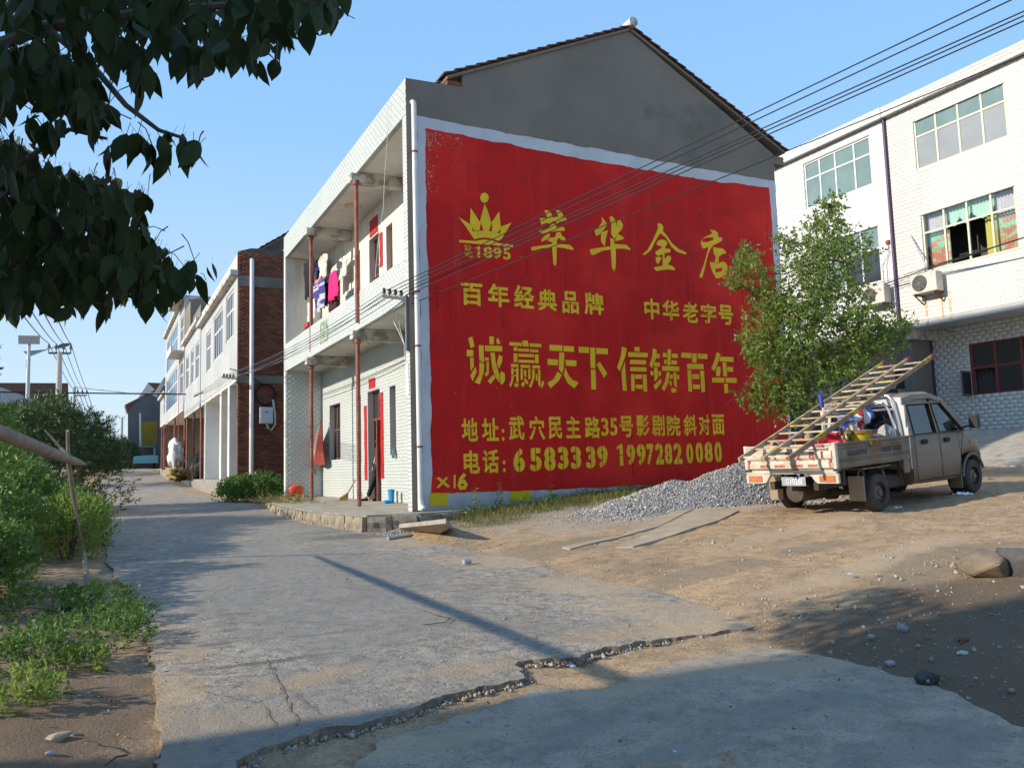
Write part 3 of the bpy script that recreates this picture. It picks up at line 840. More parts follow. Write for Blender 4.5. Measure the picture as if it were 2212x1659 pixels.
rl = [wp(931.3, 1065.8), wp(932, 900), wp(924, 600), wp(919.5, 400), wp(918.7, 277.6), wp(1060, 305), wp(1300, 352), wp(1500, 386), wp(1661.4, 406.3), wp(1672, 560), wp(1697, 880), wp(1704, 960), (15.35, .98), wp(1432, 1046), wp(1200, 1058)]
rl = [(min(p[0], XW-.03), p[1]) for p in rl]
AD = flat('painted_advert', [rough_edge(rl, .022, .07, 3)], .008, G['red'], H)
AD['label'] = 'red painted advert field with a yellow crown and lines of yellow characters'
# yellow swatches below
def za4(x, y): return Z(1200, 500, 400, 2212, (x, y))
def zc(x, y): return Z(1550, 560, 400, 2212, (x, y))
def zd(x, y): return Z(1220, 880, 400, 2212, (x, y))
def ze(x, y): return Z(1600, 900, 400, 2212, (x, y))
flat('yellow_paint_patch', [rough_edge([wp(*z7(*p)) for p in ((35, 1080), (153, 1075), (140, 1110), (145, 1152), (33, 1160))], .012, .05)], .012, mat('bright_yellow_paint', (.62, .47, .01), .6), H)
flat('yellow_paint_patch', [rough_edge([wp(*z7(*p)) for p in ((528, 1068), (658, 1062), (660, 1125), (530, 1130))], .012, .05)], .012, bpy.data.materials['bright_yellow_paint'], H)
def strokes(name, fn, polys, seed=0):
    P = [[wp(*fn(*p)) for p in q] for q in polys]
    return flat(name, P, .012, G['yellow'], AD)
ci = [(495+62*math.cos(a*PI/12), 153+72*math.sin(a*PI/12)) for a in range(24)]
strokes('painted_crown', za4, [ci,
  [(113, 435), (282, 540), (310, 575), (320, 640), (335, 655), (355, 655), (345, 760), (330, 745), (230, 590)],
  [(290, 300), (422, 500), (440, 520), (425, 630), (345, 640), (310, 575), (283, 520)],
  [(498, 240), (545, 350), (598, 530), (560, 640), (480, 640), (440, 515), (428, 500)],
  [(712, 352), (733, 570), (735, 610), (675, 675), (605, 650), (608, 545), (598, 520)],
  [(892, 518), (735, 780), (712, 797), (722, 690), (735, 600), (745, 575)],
  [(322, 650), (480, 632), (560, 640), (722, 680), (715, 795), (620, 755), (520, 738), (420, 742), (340, 768)],
  [(122, 772), (355, 790), (480, 768), (600, 780), (700, 820), (915, 845), (915, 880), (640, 850), (355, 830), (122, 808)]])
strokes('painted_character', za4, [
  [(1375, 335), (1430, 338), (1480, 385), (1500, 435), (1420, 450)],
  [(1545, 335), (1600, 338), (1640, 375), (1655, 425), (1590, 440)],
  [(1312, 452), (1420, 455), (1590, 430), (1700, 450), (1705, 495), (1600, 500), (1570, 545), (1545, 510), (1500, 495), (1450, 540), (1420, 520), (1330, 550), (1318, 500)],
  [(1490, 535), (1530, 540), (1565, 600), (1650, 580), (1680, 610), (1670, 640), (1560, 640), (1440, 660), (1340, 680), (1295, 650), (1300, 635), (1440, 610), (1450, 580)],
  [(1370, 720), (1450, 670), (1460, 720), (1420, 760), (1340, 800), (1330, 775)],
  [(1560, 660), (1620, 660), (1625, 700), (1685, 745), (1685, 780), (1640, 780), (1590, 745), (1560, 775), (1560, 840), (1490, 840), (1490, 810), (1420, 780), (1450, 745), (1530, 735)],
  [(1185, 880), (1300, 860), (1490, 835), (1560, 830), (1750, 845), (1808, 900), (1800, 925), (1650, 890), (1555, 880), (1490, 880), (1350, 895), (1210, 930), (1185, 925)],
  [(1490, 880), (1557, 880), (1555, 1060), (1552, 1120), (1535, 1160), (1510, 1130)]])
strokes('painted_character', zc, [
  [(283, 100), (330, 155), (370, 215), (300, 310), (230, 378), (200, 380), (183, 310), (190, 290), (245, 245), (290, 180)],
  [(275, 330), (340, 310), (380, 295), (345, 420), (335, 520), (320, 530), (275, 460)],
  [(398, 120), (410, 95), (450, 100), (490, 160), (498, 250), (475, 385), (445, 390), (425, 350), (428, 200)],
  [(515, 160), (560, 150), (598, 220), (585, 280), (540, 330), (500, 385), (470, 430), (445, 385), (490, 290)],
  [(475, 460), (520, 360), (570, 375), (615, 415), (590, 435)],
  [(410, 410), (460, 430), (475, 500), (590, 510), (650, 515), (708, 570), (705, 595), (620, 570), (490, 570), (495, 740), (488, 840), (470, 910), (435, 840), (418, 580), (300, 600), (170, 662), (130, 660), (108, 600), (115, 580), (250, 555), (415, 535)]])
strokes('painted_character', zc, [
  [(1105, 205), (1135, 193), (1175, 215), (1195, 265), (1180, 310), (1150, 340), (1080, 450), (1010, 590), (930, 658), (893, 660), (895, 640), (960, 590), (1030, 460), (1115, 270)],
  [(1150, 345), (1180, 305), (1240, 370), (1320, 490), (1420, 575), (1520, 620), (1538, 650), (1500, 650), (1390, 615), (1310, 540), (1230, 410)],
  [(1088, 490), (1120, 450), (1180, 432), (1240, 455), (1250, 510), (1225, 530), (1220, 568), (1290, 575), (1302, 605), (1280, 628), (1210, 635), (1210, 700), (1215, 720), (1255, 670), (1300, 680), (1308, 730), (1250, 805), (1320, 820), (1365, 865), (1360, 885), (1240, 875), (1090, 898), (1052, 860), (1070, 840), (1180, 820), (1185, 650), (1110, 678), (1072, 640), (1080, 615), (1130, 580), (1165, 560), (1165, 535), (1110, 520)],
  [(1078, 695), (1140, 690), (1165, 705), (1140, 760), (1115, 800), (1085, 765)]])
strokes('painted_character', zc, [
  [(1875, 290), (1950, 300), (1995, 335), (2000, 400), (2050, 405), (2062, 440), (2030, 470), (1925, 520), (1895, 560), (1855, 640), (1800, 870), (1765, 995), (1735, 998), (1722, 980), (1745, 920), (1800, 760), (1855, 560), (1860, 540), (1790, 570), (1760, 545), (1745, 500), (1750, 450), (1800, 400), (1900, 355), (1910, 330)],
  [(1925, 545), (1990, 560), (2060, 565), (2118, 615), (2110, 640), (2060, 650), (2010, 690), (2005, 775), (1950, 780), (1950, 760), (1965, 690), (1935, 640)],
  [(1880, 760), (2000, 790), (2060, 760), (2110, 775), (2138, 830), (2130, 930), (2105, 975), (1990, 1005), (1970, 1010), (1910, 900), (1880, 790)]])
# the holes of the last character, painted back as wall red
flat('character_counter', [[wp(*zc(*p)) for p in q] for q in ([(1760, 470), (1775, 425), (1840, 405), (1930, 405), (1930, 440), (1840, 475)], [(1950, 870), (2062, 845), (2055, 900), (1970, 925)])], .0155, G['red'], AD)
big = {'诚': (zd, [[(145, 115), (205, 92), (238, 235), (180, 262)], [(123, 290), (220, 290), (220, 385), (123, 385)], [(170, 400), (225, 400), (228, 530), (180, 600)], [(175, 665), (250, 535), (270, 610), (212, 750)],
   [(300, 222), (370, 222), (380, 480), (308, 440)], [(310, 460), (380, 500), (372, 620), (315, 795), (240, 765), (305, 650)], [(455, 90), (522, 92), (520, 210), (455, 208)], [(555, 140), (585, 112), (620, 195), (570, 205)],
   [(392, 225), (642, 232), (646, 310), (392, 306)], [(390, 400), (448, 402), (446, 448), (390, 446)], [(415, 465), (448, 465), (448, 640), (402, 685), (385, 630), (415, 610)], [(472, 330), (535, 328), (545, 450), (605, 660), (605, 770), (540, 680), (500, 560)],
   [(600, 360), (650, 385), (640, 470), (598, 562), (568, 480)], [(510, 650), (545, 700), (475, 792), (430, 748)], [(628, 600), (685, 635), (685, 740), (640, 805), (618, 780), (615, 660)]]),
 '赢': (zd, [[(753, 172), (930, 185), (940, 235), (753, 222)], [(940, 155), (1020, 150), (1035, 240), (950, 235)], [(1048, 190), (1222, 202), (1222, 250), (1050, 238)], [(813, 245), (870, 248), (870, 306), (813, 303)], [(882, 268), (1040, 275), (1040, 315), (882, 308)], [(1052, 278), (1178, 288), (1176, 325), (1052, 318)],
   [(813, 340), (868, 342), (868, 470), (813, 470)], [(882, 345), (1115, 355), (1115, 396), (882, 388)], [(1128, 355), (1180, 358), (1180, 485), (1130, 485)], [(882, 432), (1120, 440), (1120, 482), (882, 474)],
   [(776, 495), (885, 500), (885, 540), (776, 540)], [(915, 505), (1058, 515), (1058, 552), (915, 550)], [(1085, 515), (1202, 520), (1202, 562), (1085, 556)],
   [(778, 555), (812, 555), (812, 650), (778, 655)], [(780, 668), (815, 668), (808, 740), (775, 835), (748, 805), (778, 740)], [(850, 555), (884, 555), (886, 765), (850, 765)], [(820, 780), (888, 780), (880, 830), (835, 835)], [(813, 580), (850, 580), (850, 600), (813, 600)], [(813, 655), (850, 655), (850, 672), (813, 672)],
   [(915, 560), (948, 562), (950, 725), (917, 725)], [(965, 585), (998, 588), (998, 690), (968, 670)], [(1028, 565), (1060, 567), (1060, 720), (1028, 718)], [(968, 710), (985, 700), (1035, 770), (1010, 795), (968, 740)], [(955, 752), (985, 785), (948, 840), (920, 795)],
   [(1088, 570), (1125, 572), (1120, 700), (1070, 850), (1038, 820), (1085, 720)], [(1138, 635), (1155, 640), (1165, 740), (1140, 735)], [(1172, 575), (1205, 577), (1208, 800), (1200, 838), (1175, 790)], [(1232, 738), (1262, 760), (1258, 800), (1230, 845), (1213, 835)]]),
 '天': (zd, [[(1340, 213), (1530, 222), (1530, 305), (1342, 298)], [(1548, 228), (1702, 238), (1700, 320), (1548, 308)], [(1485, 325), (1558, 328), (1552, 560), (1528, 635), (1478, 570)], [(1313, 420), (1470, 430), (1462, 515), (1315, 508)], [(1575, 435), (1738, 445), (1736, 530), (1585, 520)],
   [(1460, 608), (1520, 655), (1480, 740), (1358, 852), (1308, 775), (1400, 720)], [(1575, 550), (1620, 660), (1680, 730), (1770, 768), (1708, 855), (1610, 780), (1550, 660)]]),
 '下': (zd, [[(1770, 242), (1922, 250), (1922, 335), (1770, 328)], [(1940, 255), (2012, 256), (2016, 565), (1945, 548)], [(2028, 260), (2202, 270), (2200, 355), (2028, 345)], [(2080, 460), (2190, 635), (2145, 700), (2035, 505)], [(1950, 572), (2018, 585), (2028, 872), (1958, 870)]]),
 '信': (ze, [[(308, 128), (380, 155), (360, 260), (275, 492), (235, 432), (290, 270)], [(350, 350), (362, 560), (378, 780), (318, 778), (300, 500)], [(488, 138), (560, 135), (570, 195), (525, 205), (492, 190)], [(398, 210), (688, 222), (686, 288), (400, 280)], [(425, 322), (662, 330), (660, 392), (425, 385)], [(428, 430), (668, 435), (665, 495), (428, 490)],
   [(438, 535), (490, 535), (495, 780), (445, 780)], [(500, 540), (600, 540), (600, 602), (500, 602)], [(612, 540), (668, 542), (680, 792), (625, 790)], [(510, 690), (610, 692), (610, 750), (510, 748)]]),
 '铸': (ze, [[(762, 150), (820, 180), (812, 290), (752, 445), (710, 400), (750, 280)], [(820, 235), (862, 235), (862, 298), (810, 298)], [(785, 362), (865, 365), (863, 425), (780, 420)], [(778, 435), (830, 437), (832, 600), (785, 648)], [(725, 490), (768, 490), (770, 552), (728, 550)], [(842, 492), (880, 495), (878, 562), (842, 560)], [(875, 600), (890, 655), (800, 770), (770, 705)],
   [(908, 222), (965, 225), (965, 288), (908, 285)], [(980, 168), (1030, 172), (1020, 402), (975, 400)], [(1040, 232), (1130, 236), (1128, 296), (1038, 292)], [(928, 325), (965, 320), (965, 385), (930, 382)], [(1035, 330), (1118, 335), (1115, 392), (1032, 390)], [(898, 412), (1152, 425), (1150, 492), (898, 482)],
   [(965, 505), (1010, 508), (990, 660), (930, 785), (888, 742), (940, 640)], [(1015, 542), (1055, 545), (1052, 602), (1008, 602)], [(1062, 508), (1108, 510), (1115, 745), (1072, 690)], [(1120, 545), (1155, 548), (1150, 608), (1120, 605)], [(1000, 640), (1025, 625), (1045, 690), (1020, 710)], [(1028, 738), (1080, 738), (1118, 775), (1085, 805), (1040, 805)]]),
 '百': (ze, [[(1180, 218), (1330, 225), (1330, 298), (1180, 290)], [(1342, 228), (1408, 230), (1404, 368), (1342, 362)], [(1420, 232), (1565, 238), (1563, 312), (1420, 305)], [(1265, 382), (1505, 388), (1510, 462), (1268, 455)], [(1270, 470), (1325, 472), (1340, 790), (1285, 792)], [(1340, 535), (1442, 537), (1442, 605), (1342, 602)], [(1455, 485), (1515, 487), (1532, 795), (1478, 800)], [(1350, 685), (1456, 688), (1456, 752), (1352, 750)]]),
 '年': (ze, [[(1700, 210), (1758, 238), (1730, 340), (1670, 492), (1622, 450), (1670, 330)], [(1755, 278), (1948, 285), (1950, 355), (1742, 345)], [(1785, 362), (1842, 364), (1855, 568), (1800, 568)], [(1855, 425), (1942, 430), (1942, 500), (1860, 497)], [(1705, 422), (1755, 425), (1760, 495), (1745, 565), (1698, 565), (1690, 500)], [(1632, 585), (1812, 588), (1812, 658), (1632, 655)], [(1830, 588), (1992, 592), (1998, 662), (1832, 660)], [(1808, 675), (1865, 677), (1870, 812), (1815, 812)]])}
for ch, (fn, P) in big.items():
    strokes('painted_character', fn, P)
strokes('painted_mark', z7, [[(72, 985), (90, 978), (158, 1035), (145, 1045)], [(135, 975), (145, 985), (88, 1048), (75, 1042)]])
strokes('painted_digit', z7, [[(180, 965), (193, 965), (192, 1048), (180, 1048)]])
six = [(245, 965), (225, 990), (215, 1030), (225, 1046), (248, 1044), (256, 1025), (246, 1006), (228, 1008)]
mbp = [wp(*z7(*p)) for p in six]
def stroke_line(P, w):
    out = []
    for a, b in zip(P, P[1:]):
        d = Vector(b)-Vector(a); n = Vector((-d.y, d.x)).normalized()*w/2; e = d.normalized()*w*.35
        a_, b_ = Vector(a)-e, Vector(b)+e
        out.append([tuple(a_+n), tuple(b_+n), tuple(b_-n), tuple(a_-n)])
    return out
flat('painted_digit', stroke_line(mbp, .075), .012, G['yellow'], AD)

# characters set from the built-in font, thickened and cut like a stencil
_gly = {}
def glyph(ch, off=.012):
    if (ch, off) in _gly: return _gly[(ch, off)]
    cu = bpy.data.curves.new('t', 'FONT'); cu.body = ch; cu.resolution_u = 4
    o = bpy.data.objects.new('t', cu); COL.objects.link(o)
    bpy.context.view_layer.update()
    me = bpy.data.meshes.new_from_object(o.evaluated_get(bpy.context.evaluated_depsgraph_get()))
    V = np.array([v.co[:2] for v in me.vertices]); Fc = [tuple(p.vertices) for p in me.polygons]
    bpy.data.objects.remove(o); bpy.data.curves.remove(cu); bpy.data.meshes.remove(me)
    _gly[(ch, off)] = (V, Fc)
    return V, Fc
def put_glyph(ch, rect, to3, m, name, parent, fat=.02, cuts=(), nrm=Vector((0, -1, 0)), lift=.0004):
    """rect (u0,u1,v0,v1): unit plane coords; to3(u,v,k)->3d"""
    V, Fc = glyph(ch)
    mn_, mx_ = V.min(0), V.max(0)
    s = mx_-mn_
    bm = bmesh.new()
    k = 0
    offs = [(0, 0), (fat, 0), (-fat, 0), (0, fat), (0, -fat), (fat*.7, fat*.7), (-fat*.7, -fat*.7), (fat*.7, -fat*.7), (-fat*.7, fat*.7)] if fat else [(0, 0)]
    for dx, dy in offs:
        vs = [bm.verts.new(((x-mn_[0]+dx+fat)/(s[0]+2*fat), (y-mn_[1]+dy+fat)/(s[1]+2*fat), k)) for x, y in V]
        for f in Fc:
            try: bm.faces.new([vs[i] for i in f])
            except Exception: pass
        k += 1
    for axis, c, w in cuts:
        n = Vector((1, 0, 0)) if axis == 'u' else Vector((0, 1, 0))
        for q in (c-w/2, c+w/2):
            bmesh.ops.bisect_plane(bm, geom=bm.verts[:]+bm.edges[:]+bm.faces[:], plane_co=n*q, plane_no=n)
        i = 0 if axis == 'u' else 1
        kill = [f for f in bm.faces if abs(f.calc_center_median()[i]-c) < w/2]
        bmesh.ops.delete(bm, geom=kill, context='FACES')
    u0, u1, v0, v1 = rect
    for v in bm.verts:
        a, b, kk = v.co
        v.co = Vector(to3(u0+(u1-u0)*a, v0+(v1-v0)*b, kk*lift))
    bm.normal_update()
    for f in bm.faces:
        if f.normal.dot(nrm) < 0: f.normal_flip()
    me = bpy.data.meshes.new(name); bm.to_mesh(me); bm.free()
    me.materials.append(m)
    return mobj(name, me, parent)
def wall_char(ch, fn, b, fat=.022, cuts=None, name='painted_character'):
    x0, x1, y0, y1 = b
    xm, ym = (x0+x1)/2, (y0+y1)/2
    a = wp(*fn(x0, ym))[0]; c = wp(*fn(x1, ym))[0]
    t = wp(*fn(xm, y0))[1]; bo = wp(*fn(xm, y1))[1]
    if ch == '1':
        w_ = c-a; h_ = t-bo
        flat('painted_digit', [[(a+w_*.42, bo), (c-w_*.12, bo), (c-w_*.12, bo+h_*.46), (a+w_*.42, bo+h_*.46)], [(a+w_*.42, bo+h_*.5), (c-w_*.12, bo+h_*.5), (c-w_*.12, t), (a+w_*.55, t), (a, bo+h_*.86), (a, bo+h_*.74), (a+w_*.42, bo+h_*.84)]], .012, G['yellow'], AD)
        return
    if ch.isdigit():
        name = 'painted_digit'
        if cuts is None: cuts = [('u', .5, .07)] if ch not in '17' else [('v', .55, .03)]
    if cuts is None: cuts = [('u', random.uniform(.38, .62), .03), ('v', random.uniform(.4, .6), .03)]
    put_glyph(ch, (a, c, bo, t), lambda u, v, k: (u, YP-.012-k, v), G['yellow'], name, AD, fat, cuts)
for ch, b in zip('百年经典品牌中华老字号', [(225, 360, 640, 778), (393, 525, 645, 788), (553, 678, 655, 795), (702, 820, 678, 812), (853, 955, 690, 828), (990, 1110, 700, 835), (1362, 1455, 735, 865), (1475, 1578, 745, 872), (1600, 1695, 758, 885), (1712, 1808, 768, 888), (1822, 1912, 775, 897)]):
    wall_char(ch, z6, b, .03)
for ch, b in zip('公元1895', [(190, 305, 845, 930), (195, 320, 950, 1030), (355, 440, 865, 1030), (480, 610, 870, 1040), (620, 745, 880, 1050), (770, 880, 885, 1065)]):
    wall_char(ch, za4, b, .02 if ch in '公元' else .035)
for ch, b in zip('地址:武穴民主路35号影剧院斜对面', [(230, 330, 612, 758), (355, 460, 612, 755), (478, 495, 680, 755), (522, 618, 600, 750), (648, 745, 602, 748), (768, 852, 605, 742), (876, 966, 602, 738), (992, 1088, 605, 738), (1095, 1140, 612, 725), (1150, 1195, 612, 722), (1208, 1292, 600, 732), (1312, 1392, 594, 724), (1408, 1488, 594, 724), (1502, 1585, 596, 724), (1605, 1685, 592, 722), (1700, 1768, 592, 718), (1782, 1858, 590, 718)]):
    wall_char(ch, z7, b, .028, cuts=() if ch == ':' else None)
for ch, b in zip('电话:65833391997282' '0080', [(242, 342, 812, 958), (360, 460, 808, 955), (485, 502, 875, 948), (550, 622, 802, 948), (652, 725, 798, 942), (740, 812, 792, 940), (825, 892, 790, 930), (905, 970, 788, 928), (1000, 1060, 788, 925), (1070, 1135, 785, 920), (1192, 1235, 775, 908), (1252, 1305, 775, 905), (1315, 1370, 773, 905), (1375, 1420, 773, 902), (1430, 1482, 770, 900), (1488, 1535, 770, 900), (1542, 1597, 768, 898), (1622, 1665, 768, 895), (1680, 1725, 762, 892), (1735, 1785, 760, 888), (1797, 1842, 760, 888)]):
    wall_char(ch, z7, b, .05 if ch.isdigit() else .03, cuts=() if ch == ':' else None)
# red paint drips on the white plinth
P = []
for k in range(46):
    x = random.uniform(9.4, 12.6); z = random.uniform(.72, .95); h = random.uniform(.03, .16)
    P.append([(x, z), (x+.012, z), (x+.008, z-h), (x+.002, z-h)])
flat('paint_drip', P, .0065, G['red'], H)['kind'] = 'stuff'
# flaked paint: chips in the red field, thickest at its upper left corner
rf = random.Random(12); P = []
def chip(x, z, r):
    n_ = 6; return [(x+r*rf.uniform(.5, 1.1)*math.cos(k*2*PI/n_), z+r*rf.uniform(.5, 1.3)*math.sin(k*2*PI/n_)) for k in range(n_)]
ul = rl[4]
for _ in range(170):
    a_ = rf.random()**2.2
    if rf.random() < .5: P.append(chip(ul[0]+.03+rf.random()**2*.22, ul[1]-.05-rf.random()**1.5*1.5, rf.uniform(.006, .024)))
    else: P.append(chip(ul[0]+.05+rf.random()**1.5*.8, ul[1]-.09-rf.random()**2*.3, rf.uniform(.006, .022)))
for _ in range(150): P.append(chip(rf.uniform(6.0, 15.3), rf.uniform(1.1, 8.0), rf.uniform(.004, .014)))
flat('paint_chips', P, .0105, mat('chipped_plaster', (.55, .36, .28), .9, (.42, .12, .09), 9), AD)['kind'] = 'stuff'
P = []
for _ in range(26):
    x = rf.uniform(6.0, 15.2); z = rf.uniform(2, 8); L_ = rf.uniform(.2, 1.4); P.append([(x, z), (x+.012, z), (x+.02+rf.uniform(-.02, .02), z-L_), (x+.004, z-L_)])
flat('dirt_runs', P, .0102, mat('dark_red_run', (.34, .012, .012), .8), AD)['kind'] = 'stuff'
# drain pipe of the corner
mb = MB()
zb0, zt0 = .78, 8.95
mb.tube([(5.56, Y0-.09, zb0-.1), (5.56, Y0-.09, zt0-.05), (5.56, Y0-.085, zt0), (5.56, Y0-.03, zt0+.05), (5.56, Y0+.02, zt0+.06)], .055, 12)
mb.tube([(5.56, Y0-.09, zb0+.12), (5.565, Y0-.1, zb0), (5.59, Y0-.17, zb0-.08)], .06, 12)
mb.build('drain_pipe', G['pipe'], H, smooth=True)
for z in (1.9, 3.9, 5.0, 7.9):
    mb = MB(); mb.lathe([(.063, z), (.063, z+.035)], (5.56, Y0-.09, 0), 12); mb.box(5.5, 5.62, Y0-.03, Y0, z, z+.03)
    mb.build('pipe_clamp', G['rust'], H)
def glassmix(name, a):
    M = bpy.data.materials.new(name); M.use_nodes = True; t = M.node_tree; N = t.nodes
    tr = N.new('ShaderNodeBsdfTransparent'); tr.inputs[0].default_value = (.62, .68, .66, 1)
    gl_ = N.new('ShaderNodeBsdfGlossy'); gl_.inputs['Roughness'].default_value = .04
    ms = N.new('ShaderNodeMixShader'); ms.inputs[0].default_value = a
    t.links.new(tr.outputs[0], ms.inputs[1]); t.links.new(gl_.outputs[0], ms.inputs[2]); t.links.new(ms.outputs[0], N['Material Output'].inputs[0]); return M
# ------------------------------------------------------------------ tiled town houses on the right
XB = 24.5
def bx(x, y, X=XB): q = ax(x, y, 0, X); return float(q[1]), float(q[2])
YJ = 18.37                                             # joint between the two houses
ZTOP = 13.69
yB1, zB1 = bx(*za(1300, 615)); yB2, _ = bx(*za(1990, 545)); _, zB0 = bx(*za(1325, 985))
ym1, zm1 = bx(*za(1358, 1300)); ym2, _ = bx(*za(2065, 1250)); _, zm0 = bx(*zb(1490, 350))
yA1, zA1 = bx(*za(495, 937)); yA2, _ = bx(*za(995, 930)); _, zA0 = bx(*za(525, 1265))
yn2, zn1 = bx(*za(1045, 1375)); _, zn0 = bx(*zb(1095, 440))
_, zov = bx(*zb(1330, 750))
_, zcor = bx(*za(1090, 605))
print('B win', yB1, yB2, zB0, zB1, 'mid', ym1, ym2, zm0, zm1, 'A', yA1, yA2, zA0, zA1, 'An', yn2, zn0, zn1, 'over', zov, 'cornice', zcor)
YBL, YAL = 8.0, 31.0
def town_house(name, label, ya, yb, tilem, wins, framem, ztop, lowholes, lowx, seed, n_ind=300, ov=zov):
    h = thing(name, label, 'house')
    hu_ = [(w[1], w[0], w[2], w[3]) for w in wins]
    wall_holes(MB(), 'x', XB, XB+.24, ya, yb, ov, zcor, hu_).build('upper_wall', G['grout'], h)
    wall_holes(MB(), 'x', lowx, lowx+.24, ya, yb, .3, ov-.2, lowholes).build('lower_wall', G['grout'], h)
    MB().box(XB, 34, ya, yb, ov-.2, ov-.004).build('overhang_slab', G['soffit'], h)
    MB().box(XB-.22, 34, ya, yb, zcor, ztop).build('roof_parapet', G['grout'], h)
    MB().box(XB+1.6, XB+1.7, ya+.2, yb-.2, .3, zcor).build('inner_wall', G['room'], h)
    MB().box(XB+.24, 34, ya, ya+.2, .3, zcor).box(XB+.24, 30, yb-.2, yb, .3, zcor).build('side_wall', G['cement'], h)
    w = yb-ya
    kp = None
    tile_field(h, (XB, yb, ov), (0, -1, 0), (0, 0, 1), w, zcor-ov, .28, .131, .008, [(yb-b, yb-a, c-ov, d-ov) for a, b, c, d in hu_], tilem, n_ind, seed=seed, stuffname='upper_wall_tiles')
    tile_field(h, (XB-.22, yb, zcor), (0, -1, 0), (0, 0, 1), w, ztop-zcor, .28, .131, .008, [], tilem, 0, seed=seed+1, stuffname='parapet_tiles')
    tile_field(h, (lowx, yb, .5), (0, -1, 0), (0, 0, 1), w, ov-.7, .28, .131, .008, [(yb-b, yb-a, c-.5, d-.5) for a, b, c, d in lowholes], tilem, 0, seed=seed+2, stuffname='lower_wall_tiles')
    for (y1, y0_, z0, z1, cols, split, mull, gl_, open_) in wins:
        window(h, (XB+.10, y1, z0), (0, -1, 0), (0, 0, 1), y1-y0_, z1-z0, cols, framem, G['glass'], split, .06, .06, glasses=gl_, open_panes=open_, mull=mull)
    return h
fold = mat('striped_curtain_cloth', (.40, .75, .50), .9, (.75, .28, .22), 2.2, lo=.45, hi=.55, stretch=(1, 1, 2.2))
pale = mat('pale_pink_curtain', (.75, .68, .70), .9, (.62, .55, .6), 6)
greenc = mat('pale_green_curtain', (.6, .85, .7), .9)
lowX = 25.8
yl1, zl1 = bx(*zb(1785, 905), X=lowX); _, zl0 = bx(*zb(1830, 1312), X=lowX)
print('low', yl1, zl0, zl1)
G['carglass'] = glassmix('clear_window_glass', .10); G['carglass'].node_tree.nodes['Transparent BSDF'].inputs[0].default_value = (.92, .95, .94, 1)
winB = [(yB1, yB2, zB0, zB1, 4, [.66], None, {(i, 0): G['glassf'] for i in range(4)}, ()), (ym1, ym2, zm0, zm1, 4, [.66], None, {(i, j): G['carglass'] for i in range(4) for j in (0, 1)}, ((1, 0), (2, 0)))]
hB = town_house('town_house', 'cream tiled three storey house at the right edge with curtains in its middle window', YBL, YJ, G['tilec'], winB, G['aluc'], ZTOP, [(9.2, yl1, zl0, zl1)], lowX, 20)
winA = [(yA1, yA2, zA0, zA1, 4, [.64], (.24, .48, .76), {}, ()), (yA1, yn2, zn0, zn1, 4, [.60], None, {(2, 0): G['glassd'], (3, 0): G['glassd']}, ()),
        (yA1+6.0, yA1+4.4, zA0+.2, zA1+.1, 2, [.6], None, {}, ()), (yA1+6.0, yA1+4.4, zn0+.2, zn1+.1, 2, [.6], None, {}, ())]
hA = town_house('town_house', 'white tiled three storey house behind the young tree', YJ+.01, YAL, G['tilew'], winA, G['alu'], ZTOP+.02, [(19.9, 21.6, .8, 3.9), (23.2, 26.2, .8, 3.9)], lowX+.3, 40)
# lower window of the cream house with red brown frame, bars and an open leaf
wl = yl1-9.2
window(hB, (lowX+.08, yl1, zl0), (0, -1, 0), (0, 0, 1), wl, zl1-zl0, 9, mat('red_brown_frame', (.22, .06, .045), .6), G['glassd'], [.52], .09, .07,
       open_panes=tuple((i, 0) for i in (0, 2, 3, 5, 6)))
mb = MB()
for k in range(26): mb.tube([(lowX+.2, yl1-.15-k*.14, zl0), (lowX+.2, yl1-.15-k*.14, zl0+(zl1-zl0)*.5)], .009, 5)
o = mb.build('window_bars', G['steel'], hB); o['kind'] = 'stuff'
mb = MB(); R_ = Matrix.Rotation(-.9, 3, 'Z')
mb.cbox((lowX-.22, yl1+.03, zl0+.42), .5, .04, .84); fr = mb.build('window_leaf', mat('grey_red_frame', (.16, .1, .1), .6), hB)
MB().box(lowX-.43, lowX-.02, yl1+.005, yl1+.008, zl0+.08, zl0+.78).build('pane', G['glassd'], fr)
# curtains
def curtain(parent, X, y0_, y1, z0, z1, m, n=26, amp=.035, hem=None):
    V, Fc = [], []
    for i in range(n+1):
        y = y0_+(y1-y0_)*i/n; x = X+amp*math.sin(i*1.7)
        zz = z0 if hem is None else z1-(z1-z0)*(.55+.45*abs(math.sin(i/n*PI*hem)))
        V += [(x, y, zz), (x, y, z1)]
    for i in range(n): Fc.append((2*i, 2*i+1, 2*i+3, 2*i+2))
    mb = MB(); mb.add(V, Fc); return mb.build('curtain', m, parent, smooth='all')
wdt = (ym1-ym2)/4; zs = zm0+(zm1-zm0)*.66
curtain(hB, XB+.3, ym1-.05, ym1-wdt, zm0+.05, zs-.05, fold)
curtain(hB, XB+.3, ym2+wdt, ym2+.05, zm0+.05, zs-.05, fold)
curtain(hB, XB+.28, ym1-.05, ym1-wdt+.05, zs, zm1-.05, pale)
curtain(hB, XB+.28, ym2+wdt, ym2+.05, zs, zm1-.05, pale)
curtain(hB, XB+.26, ym2+3*wdt, ym2+2*wdt, zs, zm1-.02, greenc, hem=2)
curtain(hB, XB+.26, ym2+2*wdt, ym2+wdt, zs, zm1-.02, greenc, hem=1)
curtain(hB, XB+.32, ym2+wdt*1.5, ym2+wdt, zm0, zs, mat('yellow_curtain', (.4, .38, .1), .9), n=10)
